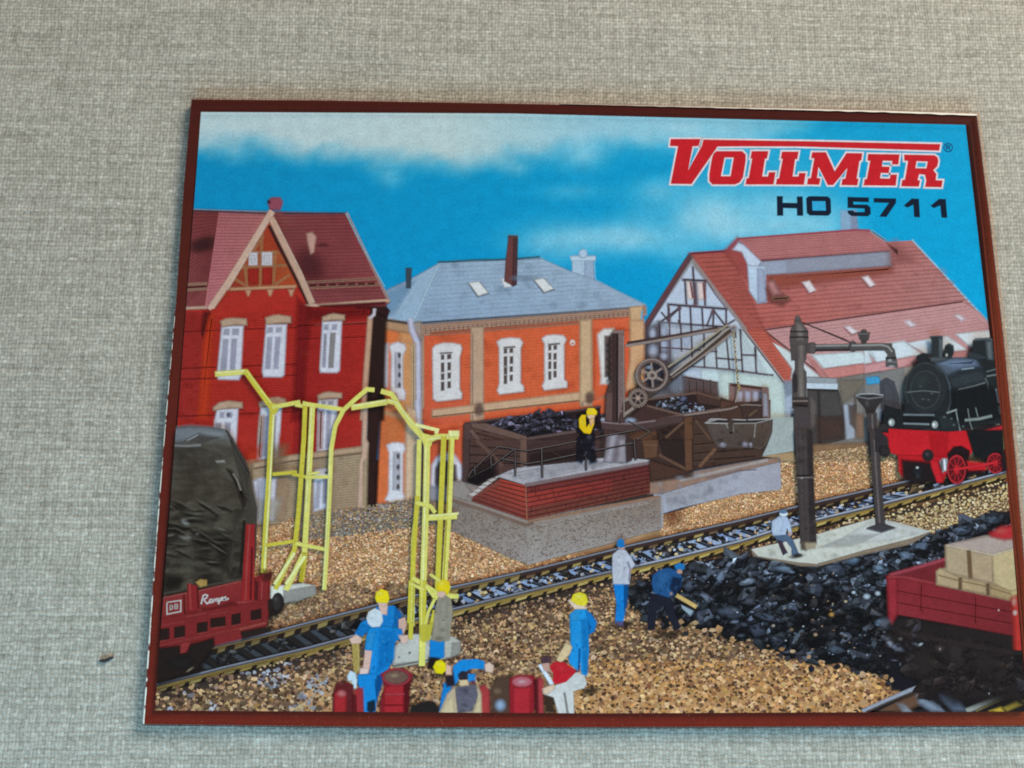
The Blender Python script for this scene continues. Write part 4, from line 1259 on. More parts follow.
def near(x, y):
    if y < yl(x) + 8 or not inside_poly([(150, 680), (1010, 470), (1030, 714), (150, 714)], x, y):
        return 0
    if inside_poly(COALP, x, y): return 0
    d = y - yl(x) - 8
    return .45 if d < 8 else 1


def near_fn(x, y, u, v):
    d = y - yl(x) - 8
    c = mixc('1c1614', '6a4c36', max(0, min(1, d / 26)))
    if y > 660 and x > 300: c = mixc(c, 'b58050', min(1, (y - 660) / 30))
    return c, 1.0 if d > 1 else 0.0


a.grid([(155, 690), (1010, 480), (1030, 716), (150, 716)], 120, 50, near_fn)


def near_pal(x, y):
    d = y - yl(x)
    if x > 835 and y < 545: return ['d0b888', 'c2a674', 'ddc89c', 'b0925e', 'a88a60']
    if x < 330 and nz2(x, y, 30) > .22: return ['a8a4ac', '8f8c98', 'c09a78', '7d7880']
    if d < 22: return BRN + ['4a382c', '3a2c24', '2a201c']
    if y > 660 and x > 560: return ['d09a62', 'c48a50', 'dcaa76', 'b67c44', 'cc9a6a', 'a26c3e', 'c4884c', '845636']
    return ['b48658', 'a27448', 'c49668', '8a6242', 'cfa678', '72523a', 'b08c6c', '5c4230', '46321f']


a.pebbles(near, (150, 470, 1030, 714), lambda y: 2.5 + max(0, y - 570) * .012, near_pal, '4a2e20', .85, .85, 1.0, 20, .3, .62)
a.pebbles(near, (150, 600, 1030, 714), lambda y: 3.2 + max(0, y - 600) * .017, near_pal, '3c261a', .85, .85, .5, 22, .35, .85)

# coal heap
ch = part('printed_coal_heap', 'heap of black and blue-grey coal lumps')
ch.fade = ('1e1b1a', .16)
a = ch.at(0, 0, 1)
a.raw(COALP, '1d1b1f', 3)
a.raw([(900, 600), (1016, 560), (1030, 712), (940, 712), (925, 690), (890, 690), (880, 640)], '17141a', 4)
cin = lambda x, y: 1.0 if inside_poly(COALP, x, y) and not (y > 605 and x > 880) else 0


def coal_pal(x, y):
    b = nz2(x, y, 40, 3.1)
    if (x > 850 and y < 590) or y < 585: return ['545864', '3c3e47', '6e7484', '2c2c32', '222226', '484c58']
    if b > .18 or (x < 800 and y > 595): return ['4c505c', '323339', '242429', '3d4048', '1e1d21']
    return ['242124', '1c1a1b', '302e32', '181617', '2a2627']


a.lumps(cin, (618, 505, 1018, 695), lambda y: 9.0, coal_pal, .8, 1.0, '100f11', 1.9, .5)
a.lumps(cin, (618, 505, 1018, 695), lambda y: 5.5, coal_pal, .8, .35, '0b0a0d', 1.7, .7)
for k in range(70):
    x, y = random.uniform(640, 900), random.uniform(560, 670)
    if cin(x, y) and (y > 585 or x < 760): a.blob(x, y, random.uniform(4, 13), random.uniform(3, 8), '131115', random.uniform(.5, .9), random.uniform(-.5, .5), 10)
rt = random.Random(4)
for k in range(420):
    x, y = rt.uniform(625, 1010), rt.uniform(512, 690)
    if cin(x, y):
        hi_ = (y < 590 and (x > 800 or rt.random() < .5)) or (x < 800 and y > 600)
        c = rt.choice(['5a5f6c', '6d7484', '484c58', '3a3c44'] if hi_ else ['3a383c', '2a282b', '4a4a52', '1c1a1c'])
        a.blob(x, y, rt.uniform(2, 6.5), rt.uniform(1.4, 3.6), rt.choice([c, c, '151416']), rt.uniform(.35, .75), rt.uniform(-.9, .9), 8)
for x, y, rx, ry, r, c in ((720, 577, 4, 7, .5, '8d9ab4'), (746, 582, 9, 3.4, -.3, 'a4aec4'), (705, 597, 9, 4, .7, '7d8296'), (748, 601, 10, 4, 0, '5a5a66'), (729, 612, 12, 7, .3, '585e70'), (766, 617, 13, 4, .3, '5d6478'), (757, 630, 10, 8, .2, '4c5264'),
                         (784, 569, 13, 4.5, .1, '76869c'), (815, 589, 11, 8, 0, '464a58'), (834, 569, 14, 7, -.1, '50566a'), (852, 561, 9, 4, -.1, '7084a0'), (879, 569, 8, 5, .1, '7f96b0'), (880, 622, 8, 4, .1, '8098b4'), (834, 649, 9, 4.5, .2, '5a6272'), (905, 556, 9, 5, .3, '7888a0'), (920, 546, 10, 5, -.2, '6a7890'), (885, 583, 8, 4, .2, '8494ac'), (690, 585, 9, 5, -.4, '5c6272'), (670, 600, 7, 4, .3, '4c505e'), (775, 640, 8, 5, .3, '4a4e5c'), (960, 530, 9, 5, -.2, '66748c'), (990, 520, 8, 5, .3, '505a6e')):
    co, si = math.cos(r), math.sin(r)
    for dx, dy, k, cc in ((1, 2.2, 1.1, '121114'), (0, 0, 1.0, mixc(c, '202024', .45)), (-.8, -1.0, .62, c)):
        P = [(x + dx + k * rt.uniform(.5, 1.2) * (rx * math.cos(t) * co - ry * math.sin(t) * si), y + dy + k * rt.uniform(.5, 1.2) * (rx * math.cos(t) * si + ry * math.sin(t) * co)) for t in (6.283 * (j + rt.uniform(-.3, .3)) / 7 for j in range(7))]
        a.raw(P, cc, 1.8, .75)
    for q in range(4):
        a.blob(x + rt.uniform(-.7, .7) * rx, y + rt.uniform(-.7, .7) * ry, rx * .35, ry * .35, rt.choice([c, '1c1a1d', mixc(c, 'c8d0dc', .3)]), .6, r, 7)
for k in range(90):
    x, y = random.uniform(640, 890), random.uniform(556, 668)
    if cin(x, y): a.blob(x, y, random.uniform(.8, 1.8), random.uniform(.7, 1.4), random.choice(['c9a27c', 'd8dbe4', 'b4bccc', 'b98a5c', 'aeb8cc']), .9, n=6)
for x, y, r, c in ((852, 592, 3, 'd5dce8'), (865, 596, 5, 'c8d4e2'), (876, 593, 4, 'd0d8e2'), (830, 614, 4, 'c9964e'), (844, 601, 2.4, 'e0c8a0'), (814, 634, 3, 'c8a080'), (790, 629, 3, '9a7a5a'), (772, 625, 2.5, 'c8b0a0'), (774, 716, 0.1, '000000')):
    a.blob(x, y, r, r * .8, c, .95, n=8)
# stones spilling over the lower edge of the heap
a.pebbles(lambda x, y: 1.0 if abs(y - interp([(640, 618), (700, 628), (742, 640), (800, 660), (866, 674), (900, 690)], x)) < 7 else 0, (640, 600, 915, 700), lambda y: 5.2, lambda x, y: ['c09066', 'a87a50', 'cfa47c', '3a3238', '2a262c'], '17120f', .9, .8, .4, 16, .6)

# the short piece of track under the right hand wagon
t2 = part('printed_siding_track')
a = t2.at(864, 610)
a.poly([(0, 640), (400, 460), (640, 560), (1024, 480), (1050, 660), (0, 660)], '1d191a', 6)
a.line([(-20, 642), (120, 580), (280, 510), (410, 462)], 4.4, '8d8b95', 1.4)
a.line([(0, 648), (130, 590), (290, 524), (420, 480)], 1.6, '4a3a34', 1)
a.poly([(80, 640), (300, 540), (430, 480), (440, 530), (340, 600), (260, 645)], '5e4030', 4)
for q, c in (([(330, 545), (370, 555), (460, 610), (500, 645), (420, 640), (340, 590)], '7c8290'), ([(470, 530), (540, 535), (600, 580), (640, 640), (560, 640), (480, 560)], '5a6070'), ([(560, 455), (610, 460), (690, 520), (640, 530), (560, 500)], '6a7280'), ([(210, 600), (240, 600), (290, 645), (240, 645)], '8a8a90')):
    a.poly(q, c, 5, .85)
a.poly([(790, 640), (860, 615), (880, 645), (800, 650)], 'c09a38', 3)
a.poly([(880, 620), (960, 580), (990, 600), (900, 635)], 'b0923c', 4)
a.poly([(990, 560), (1050, 530), (1050, 570), (1000, 580)], 'a08a40', 4)
a.line([(640, 640), (760, 590), (900, 525), (1060, 478)], 5, '8a8880', 2)
a.line([(700, 640), (800, 595), (930, 540), (1060, 500)], 2.2, '6a5c3c', 1.4)

# ---------------------------------------------------------------- concrete slab with the water crane
sl = part('printed_concrete_slab', 'pale concrete slab carrying the water crane')
a = sl.at(0, 0, 1)
a.raw([(750, 550), (812, 536), (872, 519), (893, 523), (929, 532), (909, 544), (864, 554), (816, 566), (800, 566), (752, 556)], '7d6a5a', 1.4)
a.raw([(750, 549), (812, 535), (872, 518), (893, 522), (929, 531), (908, 538.5), (864, 549.5), (815, 563.5), (796, 562), (757, 556)], 'bdb7ac', 1.1)
a.raw([(830, 545), (872, 520), (893, 523), (926, 531), (880, 541)], 'c6c2bf', 5, .8)
a.raw([(815, 548), (850, 535), (880, 533), (850, 546)], 'a9a4a0', 4, .6)
a.mottle([(755, 552), (880, 520), (920, 531), (815, 561)], 30, 4, ['d0c9bc', 'a69e92', 'c4bba8'], .35)
a.line([(818, 564.5), (864, 551.5), (908, 541)], 2.2, '8d7763', 1.2, .85)

wt = part('printed_track_worker', 'worker in pale blue shirt crouching beside the water crane')
a = wt.at(720, 440)
a.poly([(335, 605), (420, 598), (460, 640), (490, 715), (510, 740), (450, 735), (448, 690), (410, 640), (390, 660), (400, 690), (425, 720), (395, 735), (360, 650)], '4b5a70', 1.2)
a.poly([(360, 640), (385, 645), (420, 715), (395, 735)], '3c2c34', 1.4)
a.poly([(325, 520), (370, 488), (420, 492), (440, 530), (452, 600), (435, 615), (420, 560), (410, 605), (330, 610), (322, 570)], 'a9b2c8', 1.2)
a.poly([(330, 525), (370, 492), (400, 510), (380, 600), (332, 605)], 'b8c0d2', 3, .8)
a.oval(398, 472, 26, 18, 'c9ccd4', 1); a.oval(396, 458, 24, 12, '54708a', 1)
a.blob(438, 600, 18, 20, 'c69a88', .9)
a.blob(490, 735, 36, 18, '46525e', .9)

wc = part('printed_water_crane', 'tall dark grey water crane column with swivelling spout')
a = wc.at(720, 330)
D, Lg, Md = '403736', '7d7370', '5b5150'
a.line([(640, -2), (740, 40), (840, 82)], 1.0, '2c2628', .8)
a.poly([(455, 0), (562, 0), (560, 60), (550, 195), (455, 195), (448, 60)], '4b4140', 1.2)
a.poly([(500, 20), (540, 20), (535, 195), (505, 195)], '776b66', 4, .8)
a.poly([(478, 190), (535, 190), (535, 245), (552, 270), (552, 440), (462, 440), (462, 290), (478, 250)], '4a4140', 1.2)
a.poly([(505, 190), (528, 190), (535, 440), (505, 440)], '857972', 4, .8)
a.poly([(462, 430), (560, 430), (562, 500), (462, 500)], '3d3434', 1.2)
a.poly([(465, 495), (560, 495), (580, 800), (470, 800)], '443a3a', 1.2)
a.line([(455, 20), (565, 20)], 1.4, '2c2526', .9); a.line([(452, 60), (560, 58)], 1.2, '2f2728', .9)
a.line([(460, 455), (560, 455)], 1.2, '8a7c76', .8); a.line([(462, 478), (560, 490)], 1.2, '1f191a', .8)
a.oval(480, 340, 14, 60, '352d2e', 2)
# arm
a.poly([(550, 85), (600, 80), (620, 92), (1100, 86), (1100, 128), (620, 135), (600, 150), (555, 148)], '4a4241', 1.2)
a.line([(610, 102), (840, 98), (1060, 95)], 2.0, '85807e', 1)
a.line([(610, 130), (1060, 124)], 1.4, '241f20', 1)
a.oval(592, 116, 20, 34, '554b49', 1.2); a.oval(850, 106, 26, 36, '4d4443', 1.2); a.blob(846, 96, 14, 18, '8f8683', .7)
a.poly([(882, 15), (960, 15), (945, 50), (935, 85), (905, 85), (898, 50)], '423a3a', 1.2)
a = wc.at(720, 220)
a.oval(498, 632, 18, 20, '5a4f4d', 1.1)
a.poly([(475, 640), (520, 640), (525, 665), (555, 695), (565, 760), (560, 800), (450, 800), (445, 755), (455, 690), (478, 665)], '4f4543', 1.2)
a.poly([(490, 660), (520, 672), (535, 700), (530, 768), (495, 768)], '7e736e', 4, .8)
a.line([(448, 715), (562, 715)], 1.2, '322a2b', .9); a.line([(446, 750), (566, 750)], 1.4, '2f2729', .9)
a.line([(525, 655), (810, 770)], 1.0, '2c2628', .8)
a.oval(920, 712, 20, 12, '4a4141', 1); a.poly([(880, 722), (960, 722), (950, 768), (895, 768)], '453d3d', 1.2); a.line([(885, 730), (955, 728)], 1, '6f6664', .8)
a = wc.at(864, 330)
a.poly([(-90, 88), (120, 85), (165, 92), (195, 125), (205, 175), (215, 240), (138, 235), (140, 180), (150, 160), (130, 132), (-90, 128)], '4f4948', 1.2)
a.line([(-80, 100), (110, 96), (150, 105), (180, 140)], 2.0, '8a8684', 1)
a.line([(138, 182), (205, 178)], 1.6, '2a2627', .8); a.line([(140, 205), (212, 205)], 1.4, '6e6a6a', .8)
a.blob(165, 195, 20, 14, 'a4a4a6', .9); a.blob(175, 232, 30, 8, 'b0b4b8', .8)
a = wc.at(720, 440)
a.poly([(468, -60), (580, -60), (590, 240), (606, 660), (505, 660), (485, 240)], '433837', 1.2)
a.poly([(490, -60), (520, -60), (535, 650), (512, 650), (495, 240)], '4f4443', 3, .7)
a.poly([(548, -60), (582, -60), (605, 655), (570, 655)], '332a2a', 3, .7)
a.line([(482, 230), (590, 226)], 1.2, '241d1e', .9); a.line([(486, 242), (590, 240)], 1, '776b68', .8)
a.blob(515, 244, 10, 6, 'c2bab6', .9)
a.poly([(515, 655), (606, 655), (600, 690), (540, 700), (512, 690)], 'a08b72', 2.5, .8)
a.poly([(505, 655), (530, 655), (540, 705), (510, 700)], '54463e', 3, .8)
a.mottle([(475, -40), (580, -40), (600, 640), (510, 640)], 26, 4, ['5e5150', '352c2c'], .3)

sp = part('printed_funnel_pipe', 'dark standpipe with a funnel top')
a = sp.at(720, 330)
a.poly([(862, 418), (900, 408), (1024, 410), (1050, 425), (1024, 470), (1000, 500), (985, 540), (935, 540), (925, 500), (890, 460)], '332d2e', 1.3)
a.line([(866, 422), (900, 410), (980, 408), (1045, 418)], 1.2, '9a9a9e', .8)
a.line([(870, 426), (950, 440), (1045, 428)], 1.4, '6d696b', .9)
a.blob(940, 470, 20, 30, '575254', .7)
a.poly([(930, 535), (995, 530), (1004, 800), (945, 800)], '3f3737', 1.2)
a.line([(965, 545), (975, 768)], 1.6, '675c5a', 1.2)
a = sp.at(720, 440)
a.poly([(945, -60), (1004, -60), (1026, 560), (985, 560), (965, 240)], '3f3534', 1.2)
a.line([(975, 0), (1000, 540)], 2.0, '5e5250', 1.2)
a = sp.at(864, 440)
a.poly([(22, -60), (85, -60), (100, 240), (125, 550), (65, 555), (42, 240)], '3f3635', 1.2)
a.line([(55, 0), (70, 250), (88, 530)], 2.4, '5f5352', 1.4)
a.poly([(2, 562), (70, 540), (130, 538), (188, 558), (100, 588), (60, 580)], '3a3538', 1.2)
a.line([(4, 566), (100, 590), (188, 562)], 1.2, '5e5a5c', .8)

# ---------------------------------------------------------------- steam engine
en = part('printed_steam_engine', 'black steam engine with red frame and wheels')
en.fade = ('8a8688', .05)
en.at(864, 330).poly([(230, 500), (250, 620), (900, 640), (900, 760), (60, 780), (60, 640)], '2a2426', 1)
a = en.at(864, 330)
a.poly([(240, 520), (120, 480), (110, 600), (240, 640), (880, 600), (872, 330), (830, 55), (720, 160)], '17181a', 1.2)
a.poly([(680, 75), (700, 58), (822, 52), (835, 230), (680, 190), (650, 165), (680, 140)], '1e2122', 1.3)
a.line([(690, 68), (760, 62), (822, 66)], 1.8, '4a5256', 1)
a.poly([(770, 80), (800, 78), (806, 190), (780, 190)], '6d747a', 4, .7)
a.poly([(408, 48), (490, 44), (492, 60), (486, 190), (425, 188), (418, 70)], '25282a', 1.2)
a.line([(408, 50), (450, 44), (490, 48)], 1.4, '3d4346', .9)
a.poly([(468, 60), (488, 60), (485, 185), (470, 185)], '5b6266', 2.5, .8)
a.poly([(505, 105), (525, 90), (560, 110), (560, 160), (545, 185), (500, 185), (495, 150)], '1f2224', 1.4); a.blob(516, 165, 12, 16, 'c0c4b8', .8)
a.line([(530, 90), (555, 105), (560, 150)], 1.3, '3a4044', .9)
# boiler
a.poly([(330, 215), (400, 195), (520, 180), (720, 180), (830, 210), (872, 360), (880, 600), (240, 640), (250, 420), (262, 320), (290, 255)], '1c1e20', 1.3)
a.poly([(440, 215), (560, 185), (700, 190), (730, 240), (600, 260), (520, 300)], '505a68', 5, .85)
a.poly([(470, 222), (570, 195), (690, 200), (700, 222), (560, 250)], '7484a0', 6, .75)
a.poly([(520, 300), (740, 250), (780, 330), (590, 380), (540, 370)], '30363a', 8, .8)
a.poly([(322, 170), (360, 150), (400, 155), (410, 200), (340, 215), (318, 190)], '1b1d1f', 1.6)
a.poly([(640, 160), (670, 145), (740, 160), (780, 180), (720, 195), (660, 185)], '2b3034', 2.2)
a.poly([(410, 182), (490, 180), (520, 190), (420, 205)], '565c60', 3, .7)
# smokebox front
a.oval(385, 375, 132, 172, '222426', 1.4, 1, .05, 30)
a.line([(445, 220), (505, 280), (535, 360), (540, 470), (520, 540)], 1.8, '3e454b', 1.2)
a.ring(380, 385, 92, 118, 1.5, '34393a', 1.2)
a.ring(380, 385, 128, 168, 1.2, '3b4042', 1.2, .8, 28, 2.6, 5.6)
a.blob(350, 330, 90, 80, '3a4040', .45)
a.line([(262, 402), (370, 392), (470, 402)], 1.1, '5a6062', .9)
for x, y in ((350, 365), (380, 395), (400, 450), (365, 445), (420, 410)):
    a.blob(x, y, 16, 8, '5e6464', .6)
for p, w, c in (([(590, 384), (690, 362), (762, 340)], 1.5, '6b7070'), ([(610, 256), (690, 246)], 1.1, '8b98a8'), ([(760, 310), (775, 340), (785, 410)], 1.4, '4d5252'), ([(770, 300), (830, 290)], 1.6, '626a6c'), ([(580, 390), (590, 520)], 1.2, '3e4344'), ([(830, 380), (845, 470)], 1.8, '7d868c'), ([(848, 490), (855, 540)], 2, '6a7276'), ([(770, 270), (850, 250)], 1.2, '5a6468'), ([(690, 470), (700, 540)], 1.6, '2d3132')):
    a.line(p, w, c, .9)
a.poly([(540, 400), (760, 360), (840, 400), (870, 560), (560, 600)], '141517', 8, .8)
a.line([(240, 545), (440, 548)], 2.0, '656c70', 1.2); a.line([(240, 600), (420, 606)], 1.8, '777e82', 1.2)
a.poly([(240, 556), (430, 556), (430, 595), (240, 592)], '111214', 2)
a.line([(515, 535), (580, 512)], 1.6, '8a9090', 1); a.line([(575, 520), (590, 600), (605, 660)], 1.1, '7d8484', .8); a.line([(650, 505), (665, 600), (680, 640)], 1.0, '6a7070', .8)
a.line([(630, 580), (720, 572), (805, 552)], 2.4, '8d938f', 1.6, .8); a.line([(700, 500), (715, 560)], 1, '6d7474', .8)
a.poly([(450, 550), (500, 540), (590, 600), (580, 640), (480, 640)], '23282a', 5, .9)
for x, y in ((500, 560), (545, 570), (560, 610), (620, 620)):
    a.blob(x, y, 14, 10, '6a7678', .5)
for x, y in ((162, 590), (438, 605)):
    a.oval(x, y, 30, 38, '1a1c1e', 1.3); a.oval(x + 2, y + 4, 20, 24, '8d9292', 1.2); a.blob(x - 4, y + 4, 14, 18, 'e8eae6', 1)
a.poly([(105, 648), (240, 628), (330, 640), (590, 660), (890, 600), (890, 620), (590, 685), (100, 665)], '26181a', 1.4)
# red frame
a.poly([(105, 660), (330, 668), (600, 690), (890, 612), (890, 640), (690, 700), (660, 740), (660, 768), (150, 768), (140, 690)], 'b8161e', 1.3)
a.line([(590, 690), (760, 652), (885, 618)], 2.6, 'a82028', 1.2)
a.poly([(690, 700), (880, 640), (885, 768), (690, 768)], '121314', 2)
a.blob(375, 708, 26, 8, 'f0c8c8', .9); a.blob(400, 726, 18, 7, 'f0d0d0', .8); a.blob(580, 690, 18, 14, 'e88a90', .8); a.blob(730, 688, 20, 8, 'd89090', .7)
a = en.at(864, 440)
a.poly([(145, -70), (520, -50), (670, -60), (690, 60), (650, 120), (420, 120), (370, 100), (205, 100), (150, 80)], 'bc171f', 1.2)
a.poly([(400, -50), (520, -40), (520, 110), (430, 110)], 'b8161e', 4, .6)
a.poly([(640, -60), (875, -60), (880, 90), (760, 130), (690, 110)], '121213', 2)
a.poly([(520, 90), (560, 45), (610, 40), (660, 70), (660, 140), (520, 140)], '1a0d0e', 2)
a.poly([(205, 95), (520, 110), (520, 200), (490, 275), (450, 270), (440, 200), (350, 190), (230, 240), (210, 200)], 'b0141c', 1.6)
a.poly([(230, 130), (480, 150), (470, 200), (440, 275), (300, 280), (235, 240)], '1b1213', 4, .92)
a.poly([(410, 130), (460, 140), (490, 270), (455, 275), (420, 180)], 'c01a22', 2)
for x, y in ((120, 75), (395, 100)):
    a.oval(x, y, 34 if x < 200 else 36, 38, '221c1e', 1.5); a.blob(x - 4, y - 8, 18, 18, '4a4648', .8)
a.poly([(90, 50), (150, 60), (150, 100), (95, 95)], '2a2224', 2)
a.oval(330, 200, 34, 34, '17181a', 1.6); a.blob(328, 178, 14, 12, 'c4cac8', .9); a.blob(330, 230, 20, 30, '2d3234', .7)
a.poly([(470, 140), (490, 118), (520, 120), (525, 190), (490, 210)], '8d8a90', 1.6)
a.line([(500, 125), (505, 195)], 1.8, 'dcdde2', 1); a.line([(482, 135), (486, 195)], 1.2, '504c50', 1)
a.poly([(600, 130), (760, 150), (770, 190), (700, 215), (620, 210)], 'b8161e', 2.2)
a.poly([(640, 200), (760, 190), (640, 250)], '1c0e10', 3)
for cx, cy, rx, ry in ((578, 190, 60, 94), (825, 150, 54, 66)):
    a.oval(cx + 6, cy - 4, rx + 6, ry + 4, '1c0d0f', 1.6)
    a.oval(cx, cy, rx, ry, '9c161d', 1.3); a.oval(cx, cy, rx * .8, ry * .8, '4a0d11', 1.3)
    for k in range(10):
        t = 6.283 * k / 10
        a.line([(cx, cy), (cx + rx * .8 * math.cos(t), cy + ry * .8 * math.sin(t))], 1.3, '981820', .8)
    a.oval(cx, cy, rx * .3, ry * .3, 'b01c24', 1.2); a.ring(cx, cy, rx * .93, ry * .94, 1.0, 'b83038', .8, .7)
a.line([(560, 190), (760, 160), (840, 140)], 2.2, 'c42028', 1)
a.poly([(860, 90), (900, 60), (905, 200), (870, 200)], '1d1214', 3)
a.line([(878, -60), (884, 60)], 1.6, '9a8a60', 1, .8)

# ---------------------------------------------------------------- red wagon with crates on the right
rw = part('printed_crate_wagon', 'open dark red wagon loaded with pale crates')
rw.soft, rw.fade = 1.4, ('6a4c3c', .16)
a = rw.at(864, 520)
a.poly([(135, 640), (200, 600), (940, 700), (1060, 720), (1090, 1160), (560, 1160), (380, 1050), (140, 800)], '161214', 10)
a.poly([(130, 370), (150, 350), (510, 250), (520, 330), (470, 400), (240, 365), (200, 360)], '6a1820', 2.5)
a.line([(150, 352), (400, 282), (512, 248)], 3.2, 'a03a48', 1.8)
a.poly([(135, 358), (230, 360), (460, 405), (930, 510), (1010, 520), (1030, 735), (940, 735), (700, 690), (195, 598), (165, 660), (150, 640)], '7c1c24', 2)
a.grad([(150, 375), (930, 520), (940, 730), (200, 600)], ['861d28', '741c24', '6e181e', '84202a'], 5)
a.poly([(135, 360), (200, 375), (200, 600), (165, 660), (148, 640)], '94202c', 3)
a.line([(140, 362), (240, 362), (460, 408), (930, 512)], 2.6, '9a3038', 1.6)
for x, y in ((355, 400), (700, 480)):
    a.line([(x, y), (x - 5, y + 190)], 4, '9a2a32', 2.5, .6)
for k in (1, 2):
    a.line([(200, 375 + 75 * k), (935, 515 + 72 * k)], .9, '561016', 1, .5)
a.blob(846, 574, 9, 10, 'e8b8b0', .9)
# crates
a.poly([(505, 160), (620, 140), (760, 100), (940, 100), (1010, 180), (1020, 470), (930, 515), (450, 410), (450, 330), (510, 300)], 'a58c70', 2)
a.poly([(510, 165), (640, 185), (650, 190), (655, 360), (530, 340), (515, 320)], 'b29a7c', 2)
a.poly([(665, 195), (805, 225), (810, 400), (670, 365)], 'b09678', 2)
a.poly([(805, 215), (990, 165), (1020, 410), (930, 470), (815, 400)], 'c4ac80', 2.4)
a.poly([(505, 160), (640, 130), (760, 105), (960, 100), (985, 165), (805, 222), (660, 192)], 'b09c94', 2.6)
a.line([(512, 162), (660, 190), (806, 222), (985, 172)], 1.6, 'cdb9a0', 1.4)
a.line([(655, 195), (668, 370)], 3, '6b4e34', 1.4)
a.poly([(450, 325), (475, 308), (530, 335), (600, 365), (600, 440), (455, 410)], 'b59a76', 2)
a.poly([(612, 365), (760, 400), (770, 470), (612, 438)], 'b29670', 2)
a.poly([(800, 410), (920, 450), (940, 515), (790, 478)], 'a88c64', 2)
a.poly([(920, 455), (1020, 420), (1022, 480), (935, 515)], 'c0a674', 2.4)
for x in (600, 778):
    a.line([(x, 370 if x < 700 else 405), (x, 440 if x < 700 else 475)], 2.4, '5f432c', 1.2)
a.line([(460, 350), (590, 385), (760, 420), (920, 470)], 1.2, '8b7050', 1.2, .6)
a.poly([(790, 85), (860, 45), (960, 30), (1010, 60), (1010, 110), (880, 125), (800, 105)], 'b8242c', 3.5)
a.blob(860, 70, 60, 26, 'd86058', .5)
a.poly([(925, 500), (980, 470), (1050, 480), (1070, 860), (950, 860), (940, 640)], 'b82a26', 4)
a.blob(945, 520, 22, 40, 'e0988c', .7); a.blob(950, 590, 20, 24, 'd8c0b8', .9); a.blob(1000, 650, 20, 50, 'd89a90', .8)
a = rw.at(864, 610)
a.lumps(lambda x, y: 1.0 if inside_poly([(890, 625), (1018, 648), (1026, 690), (985, 690), (930, 690), (900, 670)], x, y) else 0, (885, 622, 1026, 695), lambda y: 8.0, lambda x, y: ['1c191a', '141214', '242228', '181516', '262020'], .8, .8, '100e10', 1.8, .4)
for x, y, rx, ry, c in ((300, 70, 60, 22, '4a403e'), (470, 240, 50, 40, '3a3030'), (840, 340, 70, 30, '3a2e2c'), (420, 330, 30, 40, '3a322e'), (720, 230, 40, 40, '241c1e')):
    a.blob(x, y, rx, ry, c, .8)
a.blob(348, 216, 24, 12, 'c0c8d0', .95, -.5); a.blob(220, 180, 20, 16, '6a6864', .7); a.blob(472, 245, 10, 14, '9a8a84', .8); a.blob(784, 528, 6, 10, 'b8b8c0', .8)
a.blob(190, 235, 70, 22, '7d8296', .7, .4); a.blob(150, 210, 26, 26, 'a0a8bc', .7); a.blob(120, 80, 60, 50, '5d6270', .7)
for cx in (360, 760):
    a.blob(cx, 330, 130, 140, '231e1f', .8)
a.poly([(200, 120), (930, 250), (930, 285), (210, 160)], '2a2223', 4, .8)
a.poly([(520, 210), (620, 225), (610, 330), (530, 310)], '2c2627', 4, .7)
for k in range(40):
    a.blob(random.uniform(0, 330), random.uniform(60, 420), random.uniform(10, 34), random.uniform(8, 22), random.choice(['3d3a40', '24222a', '565a68', '1a181c']), .8, random.uniform(-.6, .6), 8)

# ---------------------------------------------------------------- tarpaulin wagon on the left
lw = part('printed_tarpaulin_wagon', 'red stake wagon under a dark green-grey tarpaulin')
lw.fade = ('543828', .26)
a = lw.at(150, 500)
a.poly([(60, 830), (760, 690), (870, 640), (850, 720), (700, 800), (420, 900), (320, 1100), (60, 1180)], '120d0e', 5)
a = a.at(160, 400)
a.poly([(60, 180), (95, 178), (200, 166), (330, 175), (430, 190), (462, 235), (500, 310), (545, 375), (582, 470), (592, 560), (628, 690), (622, 1000), (600, 1140), (0, 1250)], '3a3832', 1.3)


def tarp_fn(x, y, u, v):
    n = nz2(x * .9 + y * .25, y * 1.3 - x * .35, 34, 5.0); m = nz2(x + n * 20, y * 2.2, 12, 9.0)
    c = mixc('7d8488', '46443e', max(0, min(1, v * 5.0)))
    c = mixc(c, '3a372e', max(0, min(1, (v - .18) * 2.2)))
    c = mixc(c, '6a685e' if n > 0 else '1e1c19', min(.6, abs(n) * .7))
    c = mixc(c, '6d6a60' if m > 0 else '1c1a18', min(.3, abs(m) * .4))
    return c, 1.0


a.grid([(80, 185), (425, 195), (470, 700), (45, 720)], 44, 60, tarp_fn)
a.grid([(420, 195), (450, 230), (560, 690), (468, 700)], 16, 50, tarp_fn)
a.grid([(45, 715), (560, 690), (540, 1135), (0, 1235)], 50, 40, lambda x, y, u, v: (mixc(mixc('38362e', '24221e', v), '5a584c' if nz2(x, y * 2, 18, 2.) > 0 else '0f0e0d', min(.7, abs(nz2(x, y * 2, 18, 2.)) * 1.3)), 1.0))
a.poly([(95, 182), (200, 168), (330, 178), (430, 196), (400, 235), (260, 225), (170, 262), (90, 270)], '8e98a4', 6, .7)
a.poly([(240, 230), (300, 195), (420, 205), (440, 245), (300, 240)], 'a0a8b0', 5, .6)
a.poly([(150, 270), (260, 220), (400, 240), (250, 270)], '4c4d4c', 5, .7)
a.line([(90, 292), (180, 296), (270, 290)], 2.2, '9a9ea0', 1.6, .8)
a.line([(250, 225), (180, 262)], 1.5, 'aab0b6', 1.4, .8); a.line([(430, 195), (465, 240), (540, 375), (582, 470)], 1.8, '2a2826', 1.4, .7)
a.poly([(440, 230), (470, 250), (560, 400), (585, 480), (560, 470), (500, 390)], '4d4b48', 5, .7)
a.poly([(365, 390), (420, 385), (425, 402), (370, 402)], 'b0b0ac', 2, .8)
a.poly([(430, 440), (470, 460), (520, 540), (560, 640), (540, 700), (510, 580)], '1d1a18', 5, .8)
